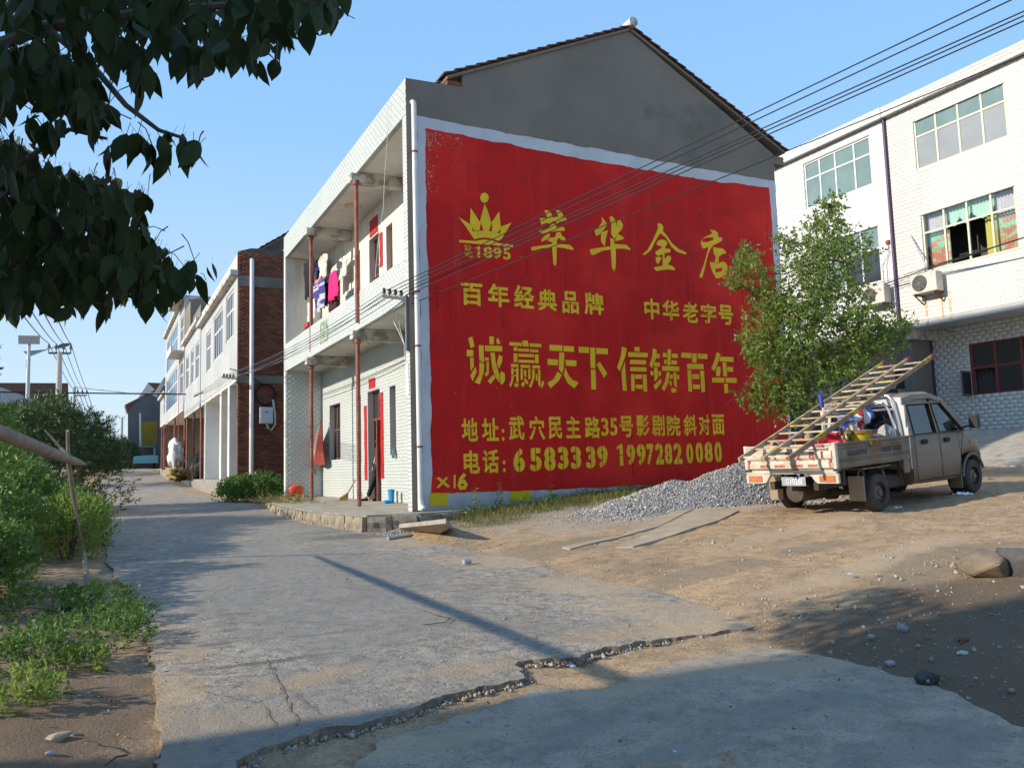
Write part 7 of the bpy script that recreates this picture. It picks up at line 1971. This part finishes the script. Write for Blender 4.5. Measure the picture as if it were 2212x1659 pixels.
# black cable crossing the street
wire([dp(-700, 830, 40), dp(0, 847, 45), dp(420, 852, 52)], .045, 'thick black cable crossing the street in front of the far houses', G['wire'])
wire([ax(*z8(650, 600), 1, 70), ax(*z8(1150, 655), 1, 60), ax(*z8(1500, 652), 1, 56)], .03, 'thin cable slanting from the far pole to the street houses', G['wireg'])
# cables on the right houses
for k, (dy, r) in enumerate(((0, .022), (14, .012), (-12, .010))):
    P = [ax(*zb(850, 520+dy*1.6), 0, XB-.25), ax(*zb(1180, 440+dy*1.4), 0, XB-.3), ax(*zb(1480, 330+dy), 0, XB-.45), ax(*zb(1900, 195+dy*.3), 0, XB-.7), ax(*zb(2260, 80), 0, XB-.9)]
    wire(P, r, ['thick', 'thin middle', 'thin upper'][k]+' black cable sagging along the fronts of the right-hand houses', G['wire'])
P = [ax(*za(-10, 1092), 0, XB-1.2), ax(*za(1100, 600), 0, XB-.3), ax(*za(1600, 385), 0, XB-.5), ax(*za(2130, 118), 0, XB-.9)]
# poles and lamp at the left
def pole(px_top, px_bot, Y, label, arm_px=None, r=.15, n_ins=4):
    a = ax(*z8(*px_top), 1, Y); x = float(a[0]); z0 = float(zr(Y))
    t = thing('utility_pole', label, 'utility pole', (x, Y, z0))
    mb = MB(); mb.lathe([(r, -.2), (r*.72, float(a[2])-z0)], n=12); mb.build('shaft', mat('pole_concrete', (.45, .44, .41), .9) if 'pole_concrete' not in bpy.data.materials else bpy.data.materials['pole_concrete'], t, smooth=True)
    if arm_px:
        b, c = ax(*z8(*arm_px[0]), 1, Y), ax(*z8(*arm_px[1]), 1, Y)
        mb = MB(); mb.bar((float(b[0])-x, 0, float(b[2])-z0), (float(c[0])-x, 0, float(c[2])-z0), .08, .09); mb.build('cross_arm', G['steel'], t)
        for k in range(n_ins):
            f_ = k/(n_ins-1); p = b+(c-b)*f_
            mb = MB(); mb.lathe([(.025, 0), (.025, .2), (.06, .22), (.055, .42), (.02, .48)], (float(p[0])-x, 0, float(p[2])-z0), 8); mb.build('insulator', mat('grey_insulator', (.12, .12, .13), .5) if 'grey_insulator' not in bpy.data.materials else bpy.data.materials['grey_insulator'], t)
        return b, c
    return None
A1 = pole((528, 290), 0, 47, 'concrete utility pole with a four insulator cross arm beside the street lamp', ((430, 300), (625, 303)), .17)
A2 = pole((657, 600), 0, 75, 'smaller utility pole further down the street', ((645, 675), (765, 675)), .16)
A3 = pole((1078, 870), 0, 190, 'faint pylon far away at the end of the street', ((1055, 875), (1100, 875)), .35, 3)
for k in range(4):
    p = A1[0]+(A1[1]-A1[0])*k/3+np.array([0, 0, .5]); q = A2[0]+(A2[1]-A2[0])*k/3+np.array([0, 0, .5])
    back = dp(60+70*k+0, 640, 26)
    back = ax(*z8(185+100*k, -60), 1, 24)
    wire([back, p], .018, ['first', 'second', 'third', 'fourth'][k]+' thin wire rising from the pole cross arm towards the upper left', G['wireg'], 'wires on the left hand poles', .004)
    wire([p, q], .02, ['first', 'second', 'third', 'fourth'][k]+' thin wire from the near pole to the far pole', G['wireg'], 'wires on the left hand poles', .006)
    wire([q, np.array([q[0]+2.5, 190, q[2]+1])], .03, ['first', 'second', 'third', 'fourth'][k]+' thin wire running on from the far pole', G['wireg'], 'wires on the left hand poles', .012)
YSL = 31.
sl0 = ax(*z8(262, 190), 1, YSL); zb0 = float(zr(YSL))
lamp = thing('street_lamp', 'solar street lamp with a square panel above its curved arm', 'street lamp', (float(sl0[0]), YSL, zb0))
LO = np.array([float(sl0[0]), YSL, zb0])
def lr(x, y, dy=0): return ax(*z8(x, y), 1, YSL+dy)-LO
G['lampm'] = mat('pale_painted_steel', (.62, .64, .66), .45)
mb = MB(); mb.tube([(0, 0, 0), lr(258, 190)], [.085, .05], 12); mb.build('post', G['lampm'], lamp, smooth=True)
P = [lr(158, 143), lr(350, 146), lr(354, 228), lr(166, 226)]
mb = MB(); mb.prism([p+np.array([0, .1 if i < 2 else -.15, 0]) for i, p in enumerate(P)], (.0, .04, .02)); mb.build('solar_panel', mat('solar_panel_back', (.22, .20, .19), .6), lamp)
mb = MB(); mb.prism([lr(205, 285), lr(390, 268), lr(300, 318), lr(250, 328)], (0, .03, 0)); mb.build('arm_plate', mat('grey_blue_arm', (.35, .40, .45), .5), lamp)
mb = MB(); mb.tube([lr(262, 325), lr(330, 300), lr(420, 265), lr(490, 246)], .022, 8); mb.tube([lr(255, 330), lr(228, 370), lr(232, 430), lr(260, 470)], .014, 6); mb.build('arm', G['lampm'], lamp, smooth=True)
mb = MB(); hd = [lr(485, 246), lr(540, 215), lr(632, 208), lr(600, 232), lr(530, 252)]; mb.prism(hd, (0, .22, 0)); mb.build('lamp_head', mat('dark_lamp_head', (.12, .16, .15), .4), lamp, bevel=.02)
# far blue farm truck
bt = thing('farm_truck', 'small light blue farm truck parked at the far end of the street', 'truck', (3.0, 58, 0))
c = ax(*z8(1290, 1328), 1, 84); bt.location = (float(c[0]), 84, float(c[2])); bt.scale = (1.3,)*3
blue = mat('light_blue_paint', (.12, .36, .46), .5)
mb = MB(); mb.box(-.8, .8, 0, 1.9, .45, 1.0); mb.build('cargo_box', blue, bt, bevel=.03)
mb = MB(); mb.box(-.75, .75, 2.0, 3.0, .5, 1.1); mb.build('cab', blue, bt, bevel=.05)
mb = MB()
for s in (-.72, .72): mb.bar((s, 2.1, 1.1), (s*.9, 2.2, 1.75), .06, .06).bar((s, 2.9, 1.1), (s*.9, 2.75, 1.75), .06, .06)
mb.bar((-.65, 2.2, 1.75), (.65, 2.2, 1.75), .06, .06).bar((-.65, 2.75, 1.75), (.65, 2.75, 1.75), .06, .06); mb.build('cab_frame', blue, bt)
mb = MB(); mb.box(-.6, .6, 2.22, 2.24, 1.15, 1.7); mb.build('rear_window', G['glassd'], bt)
for x in (-.7, .7):
    for y in (.5, 2.6): mb = MB(); mb.lathe([(.0, -.1), (.3, -.09), (.32, 0), (.3, .09), (0, .1)], (x, y, .32), 16, 'x', cap=False); mb.build('wheel', G['rubber'], bt, smooth=True)
# white tarpaulin bundle and straw by the far porch
q = ax(*z8(1575, 1200), 0, 4.45)
o = lump('tarpaulin_bundle', 'tall white plastic tarpaulin bundle standing before a far porch', 'tarpaulin', tuple(map(float, (4.3, q[1], q[2]-.1))), (.4, .8, .95), mat('white_tarpaulin', (.72, .72, .74), .5), 3, .75, fr=2.6, tk=False)
o = lump('straw_heap', 'yellowish heap of straw below the white tarpaulin', 'straw heap', (4.2, float(q[1])-1.6, float(q[2])-1.2), (.6, 2.2, .35), G['straw'], 4, .6, fr=3, tk=False)
o = lump('firewood_heap', 'dark stack of firewood on the second porch', 'firewood', (5.1, 52, 1.9), (.5, 2.2, .7), G['bark'], 6, .5, fr=3, tk=False)
MB_ = MB(); MB_.box(3.9, 4.4, 57.2, 70, .9, 1.9); tag(MB_.build('terrace_wall', G['concrete'], bevel=.04), 'low grey terrace wall below the far houses', 'wall')

# ------------------------------------------------------------------ porch things
# closed parasol hung by the wall
pa = thing('closed_parasol', 'faded red and white cloth parasol hanging closed beside the left porch post', 'parasol', (0, 0, 0))
top_ = ax(*z4(268, 888), 0, 6.36); bl_, br_ = ax(*z4(162, 1132), 0, 6.30), ax(*z4(296, 1152), 0, 6.42)
n = 18
V, Fc, mi_ = [], [], []
for i in range(n+1):
    f_ = i/n; a = f_*PI
    b = bl_+(br_-bl_)*f_; rad = .16
    b = b+np.array([-rad*math.sin(a)+.05*(i % 2), 0, -.04*math.sin(a*3)])
    m_ = top_+(b-top_)*.5+np.array([.03*(i % 2), 0, 0])
    V += [tuple(top_), tuple(m_), tuple(b)]
for i in range(n):
    for j in (0, 1): Fc.append((i*3+j, i*3+3+j, i*3+4+j, i*3+1+j))
mb = MB()
cut = 11
mb.add(V[:3*(cut+1)], [f for f in Fc if max(f) < 3*(cut+1)]); mb.build('white_cloth', mat('stained_white_cloth', (.5, .43, .36), .9, (.38, .22, .16), 3), pa, fix=False)
mb = MB(); mb.add(V[3*cut:], [tuple(j-3*cut for j in f) for f in Fc if min(f) >= 3*cut]); mb.build('red_cloth', mat('faded_red_cloth', (.30, .055, .045), .9, (.22, .05, .04), 4), pa, fix=False)
mb = MB(); mb.tube([top_+np.array([.02, 0, .1]), (top_+(bl_+br_)/2)/2+np.array([.05, 0, 0]), (bl_+br_)/2+np.array([.05, 0, -.4])], .02, 6); mb.build('pole', G['woodp'], pa)
# broom
a, b = ax(*z4(490, 1250), 0, 6.55), ax(*z4(415, 1378), 2, ZF+.02)
bm_o = thing('broom', 'straw broom leaning handle up on the porch wall between the posts', 'broom')
mb = MB(); mb.tube([a, a+(b-a)*.72], .022, 7); mb.build('handle', mat('bamboo', (.45, .3, .12), .7), bm_o)
mb = MB(); mb.tube([a+(b-a)*.68, a+(b-a)*.85, b], [.03, .08, .13], 10); mb.build('bristles', G['straw'], bm_o)
# blue boots
q = ax(*z4(688, 1398), 2, ZF); mbo = mat('blue_rubber', (.02, .25, .55), .35)
for k, dx in enumerate((0, .19)):
    t = thing('rubber_boot', ['left', 'right'][k]+' one of the pair of blue rubber boots on the porch', 'boot', (float(q[0])+.12-dx*.4, float(q[1])+.06-dx*1.7, ZF), 0, 'pair of blue rubber boots')
    mb = MB(); mb.lathe([(.055, .0), (.06, .05), (.056, .12), (.07, .30), (.075, .34), (.068, .34), (.05, .1)], n=14, cap=False); mb.build('shaft', mbo, t, smooth=True)
    mb = MB(); mb.cbox((-.07, 0, .04), .24, .10, .08); mb.build('foot', mbo, t, bevel=.03)
# orange bag by the fin
q = ax(*z4(112, 1352), 1, YB-.35)
lump('orange_bag', 'orange red plastic bag at the foot of the left porch wall', 'bag', (float(q[0]), YB-.42, ZF+.2), (.26, .14, .20), mat('orange_red_bag', (.65, .08, .02), .4), 4, .3, tk=False)
rg = np.random.default_rng(9); n = 900
x = rg.normal(4.75, .35, n); y = rg.normal(24.6, 1.3, n)
D_ = rg.normal(size=(n, 3)); D_[:, 2] *= .25; D_ /= np.linalg.norm(D_, axis=1)[:, None]
V, F = leaf_np(np.stack([x, y, ZF+.02+rg.random(n)*.12*np.exp(-((y-24.6)/1.5)**2)], 1), D_, rg.uniform(.15, .4, n), .06, rg)
o = np_mesh('dried_stalks', V, F, [G['straw'], G['mid']], mi=(rg.random(len(F)) < .35).astype(int)); tag(o, 'heap of cut stalks drying on the left end of the porch', 'stalks')
o['kind'] = 'stuff'
# gloves on the sills
for px, py, lab, col in ((512, 1108, 'pale work gloves hanging from the narrow window left of the door', (.5, .5, .4)), (735, 1085, 'blue grey gloves hanging from the narrow window right of the door', (.08, .16, .22))):
    q = ax(*z4(px, py), 0, XR-.05)
    t = thing('work_gloves', lab, 'gloves', (float(q[0]), float(q[1]), float(q[2])))
    mb = MB()
    for k in range(5): mb.tube([(0, 0, .12), (-.03, (k-2)*.03, 0), (-.03, (k-2)*.045, -.09-.03*(k % 2))], [.03, .02, .012], 6)
    mb.build('cloth', mat('glove_'+str(px), col, .9), t)
# clothes on the balcony line
lY0, lY1 = 22.8, 27.0
mb = MB(); mb.tube([(5.9, lY0, 8.05), (5.9, (lY0+lY1)/2, 7.97), (5.9, lY1+.3, 8.05)], .006, 5); tag(mb.build('clothes_line', G['wireg']), 'washing line strung along the upper balcony', 'line')
def garment(name, label, box, m, X=5.9, shape='shirt', w=.5):
    a = ax(*z3(box[0], box[1]), 0, X); b = ax(*z3(box[2], box[3]), 0, X)
    y0, y1, z1, z0 = float(b[1]), float(a[1]), float(a[2]), float(ax(*z3((box[0]+box[2])/2, box[3]), 0, X)[2])
    nx, ny = 14, 16; V = []; Fc = []
    for j in range(ny+1):
        v = j/ny
        if shape == 'shirt': hw = 1.0 if .08 < v < .35 else (.35+v*5 if v <= .08 else .66)
        elif shape == 'trousers': hw = .9-.2*v
        elif shape == 'coat': hw = .45+.9*v if v < .3 else .72+.25*(v-.3)
        else: hw = 1.0
        hw = min(hw, 1)
        for i in range(nx+1):
            u = i/nx-.5
            yy = (y0+y1)/2+u*(y1-y0)*hw
            xx = X+.045*math.sin(u*11+v*2)*(.4+v)+.03*mn.noise(Vector((u*6, v*6, y0)))
            V.append((xx, yy, z1+(z0-z1)*v+.02*math.sin(u*12)*v))
    for j in range(ny):
        for i in range(nx):
            if shape == 'trousers' and j > 5 and i == nx//2: continue
            Fc.append((j*(nx+1)+i, j*(nx+1)+i+1, (j+1)*(nx+1)+i+1, (j+1)*(nx+1)+i))
    mb = MB(); mb.add(V, Fc); o = mb.build(name, m, smooth='all')
    so_ = o.modifiers.new('thick', 'SOLIDIFY'); so_.thickness = .005
    return tag(o, label, 'laundry', 'laundry hanging on the upper balcony')
cl = lambda n, c, c2=None, sc=3: mat(n, c, .9, c2, sc)
garment('hanging_trousers', 'black trousers hanging at the far left of the balcony washing', (212, 1088, 268, 1252), cl('black_cloth', (.012, .014, .02)), 5.85, 'trousers')
garment('hanging_shirt', 'white shirt hanging high between the trousers and the pink coat', (290, 1055, 335, 1165), cl('white_cloth', (.6, .58, .52)), 5.95)
garment('hanging_shirt', 'dark blue shirt half hidden behind the balcony post', (268, 1075, 305, 1170), cl('navy_cloth', (.02, .025, .12)), 6.3)
garment('hanging_towel', 'blue and white striped towel hanging over the balcony front', (262, 1195, 318, 1330), mat('striped_towel', (.45, .46, .55), .9, (.06, .05, .22), 1.6, lo=.47, hi=.53, stretch=(.3, .3, 3)), 5.7, 'flat')
garment('hanging_coat', 'bright pink coat hanging on the balcony line', (335, 1145, 392, 1268), cl('pink_cloth', (.70, .02, .16)), 5.75, 'coat')
garment('pink_towel', 'small pale pink cap above the striped towel', (275, 1168, 308, 1195), cl('pale_pink_cloth', (.6, .25, .25)), 5.75, 'flat')
garment('hanging_trousers', 'black narrow trousers between the towel and the pink coat', (308, 1165, 345, 1300), cl('black_cloth2', (.015, .015, .02)), 5.9, 'trousers')
garment('hanging_trousers', 'dark red trousers hanging behind the pink coat', (340, 1262, 385, 1330), cl('dark_red_cloth', (.06, .02, .03)), 5.85, 'trousers')
garment('hanging_shirt', 'white shirt right of the pink coat close to the wall', (385, 1070, 440, 1160), cl('white_cloth2', (.65, .63, .58)), 6.4)
garment('hanging_bag', 'white bag hanging low on the balcony rail at the far end', (235, 1285, 268, 1380), cl('white_bag', (.6, .6, .55)), 5.62, 'flat')
q = ax(*z3(225, 1400), 0, 5.56); mb = MB(); mb.cbox((5.6, float(q[1]), float(q[2])), .12, .5, .16); o = mb.build('red_basket', mat('red_plastic_box', (.45, .03, .06), .5), bevel=.03); tag(o, 'small red and white plastic basket on the balcony parapet', 'basket')
# loose white cable at the corner bracket
mb = MB(); P = [ax(*z4(*p), 0, 5.6) for p in ((752, 125), (735, 210), (728, 250), (755, 300), (790, 380), (798, 400), (802, 500))]; mb.tube(P, .008, 5); tag(mb.build('loose_cable', G['pipe']), 'loose pale cable dangling under the balcony at the house corner', 'cable')
mb = MB(); P = [ax(*z4(*p), 0, 5.7) for p in ((752, 125), (758, 200), (770, 300), (798, 395))]; mb.tube(P, .008, 5); tag(mb.build('loose_cable', G['pipe']), 'second loose pale cable hanging straight below the bracket', 'cable')
mb = MB(); P = [ax(*z3(*p), 0, 5.35) for p in ((650, 230), (650, 380), (632, 640), (625, 800), (600, 950), (588, 1080), (585, 1150))]; mb.tube(P, .007, 5); tag(mb.build('loose_cable', G['pipe']), 'thin pale cable hanging from the roof edge over the balcony', 'cable')

# ------------------------------------------------------------------ person in the doorway
per = thing('person', 'person in dark trousers standing half hidden in the doorway, one bare arm hanging', 'person', (6.72, 21.25, ZF))
def skin_chain(name, pts, rad, edges, m, parent, lv=2):
    me = bpy.data.meshes.new(name); me.from_pydata(pts, edges, []); me.materials.append(m)
    o = mobj(name, me, parent)
    sk = o.modifiers.new('skin', 'SKIN'); sk.use_smooth_shade = True
    sv = me.skin_vertices[0].data if me.skin_vertices else None
    if sv is None:
        bpy.context.view_layer.objects.active = o
        bm = bmesh.new(); bm.from_mesh(me); bm.verts.layers.skin.verify(); bm.to_mesh(me); bm.free(); sv = me.skin_vertices[0].data
    for i, r in enumerate(rad): sv[i].radius = (r, r); sv[i].use_root = (i == 0)
    ss = o.modifiers.new('sub', 'SUBSURF'); ss.levels = lv; ss.render_levels = lv
    return o
skm = mat('skin', (.50, .28, .18), .6); dk = cl('dark_trousers', (.02, .022, .03)); tp = cl('dark_grey_top', (.05, .045, .06))
# local frame: facing -X (towards the street); leans against the right jamb
pts = [(0, 0, .95), (.01, 0, 1.15), (.0, .0, 1.38), (0, 0, 1.50), (-.02, 0, 1.60), (-.02, 0, 1.70),
       (0, -.10, .90), (-.06, -.10, .50), (.0, -.08, .09), (-.14, -.09, .04),
       (0, .10, .90), (-.12, .16, .52), (-.26, .24, .12), (-.40, .26, .05),
       (0, .18, 1.42), (-.03, .24, 1.14), (-.10, .25, .90), (-.12, .25, .82),
       (0, -.18, 1.42), (.03, -.23, 1.14), (.0, -.23, .9), (-.02, -.23, .82)]
ed = [(0, 1), (1, 2), (2, 3), (3, 4), (4, 5), (0, 6), (6, 7), (7, 8), (8, 9), (0, 10), (10, 11), (11, 12), (12, 13), (2, 14), (14, 15), (15, 16), (16, 17), (2, 18), (18, 19), (19, 20), (20, 21)]
rad = [.13, .12, .13, .055, .085, .07, .085, .06, .04, .035, .085, .06, .04, .035, .055, .038, .028, .03, .055, .038, .028, .03]
body = skin_chain('body', pts, rad, ed, skm, per)
tr = [0, 6, 7, 8, 10, 11, 12]
skin_chain('trousers', [(p[0], p[1], p[2]) for p in [pts[i] for i in tr]], [.15, .105, .08, .062, .105, .08, .062], [(0, 1), (1, 2), (2, 3), (0, 4), (4, 5), (5, 6)], dk, per)
skin_chain('top', [pts[0], pts[1], pts[2], (0, .17, 1.41), (-.02, .22, 1.24), (0, -.17, 1.41), (.02, -.22, 1.24)], [.145, .14, .145, .075, .06, .075, .06], [(0, 1), (1, 2), (2, 3), (3, 4), (2, 5), (5, 6)], tp, per)
hair = skin_chain('hair', [(.015, 0, 1.66), (.02, 0, 1.72), (.05, 0, 1.62)], [.085, .08, .06], [(0, 1), (0, 2)], cl('black_hair', (.01, .01, .012)), per)
for s, base in ((1, (-.12, .25, .82)), (-1, (-.02, -.23, .82))):
    for k in range(4):
        b = Vector(base)+Vector((-.03+.02*k, 0, -.02)); ln = (.07, .08, .075, .06)[k]
        skin_chain('finger', [tuple(b), tuple(b+Vector((-.005, 0, -ln*.55))), tuple(b+Vector((.008, 0, -ln)))], [.010, .009, .007], [(0, 1), (1, 2)], skm, per, 1)
    b = Vector(base)+Vector((-.03, -.01*s, .01)); skin_chain('thumb', [tuple(b), tuple(b+Vector((-.02, -.01*s, -.03))), tuple(b+Vector((-.018, -.01*s, -.055)))], [.011, .010, .008], [(0, 1), (1, 2)], skm, per, 1)
for i in (9, 13):
    p = pts[i]; mb = MB(); mb.cbox((p[0]+.03, p[1], .035), .25, .09, .07); mb.build('shoe', cl('dark_shoe%d' % i, (.02, .015, .015)), per, bevel=.025)
for y in (-.035, .035):
    mb = MB(); mb.cbox((-.105, y, 1.635), .012, .022, .01); mb.build('eye', cl('eye_dark%f' % y, (.02, .02, .02)), per)
mb = MB(); mb.cbox((-.105, 0, 1.575), .01, .045, .008); mb.build('mouth', cl('lip', (.35, .12, .1)), per)
mb = MB(); mb.prism([(-.10, 0, 1.63), (-.128, 0, 1.60), (-.10, 0, 1.59)], (0, .02, 0)); mb.build('nose', skm, per)
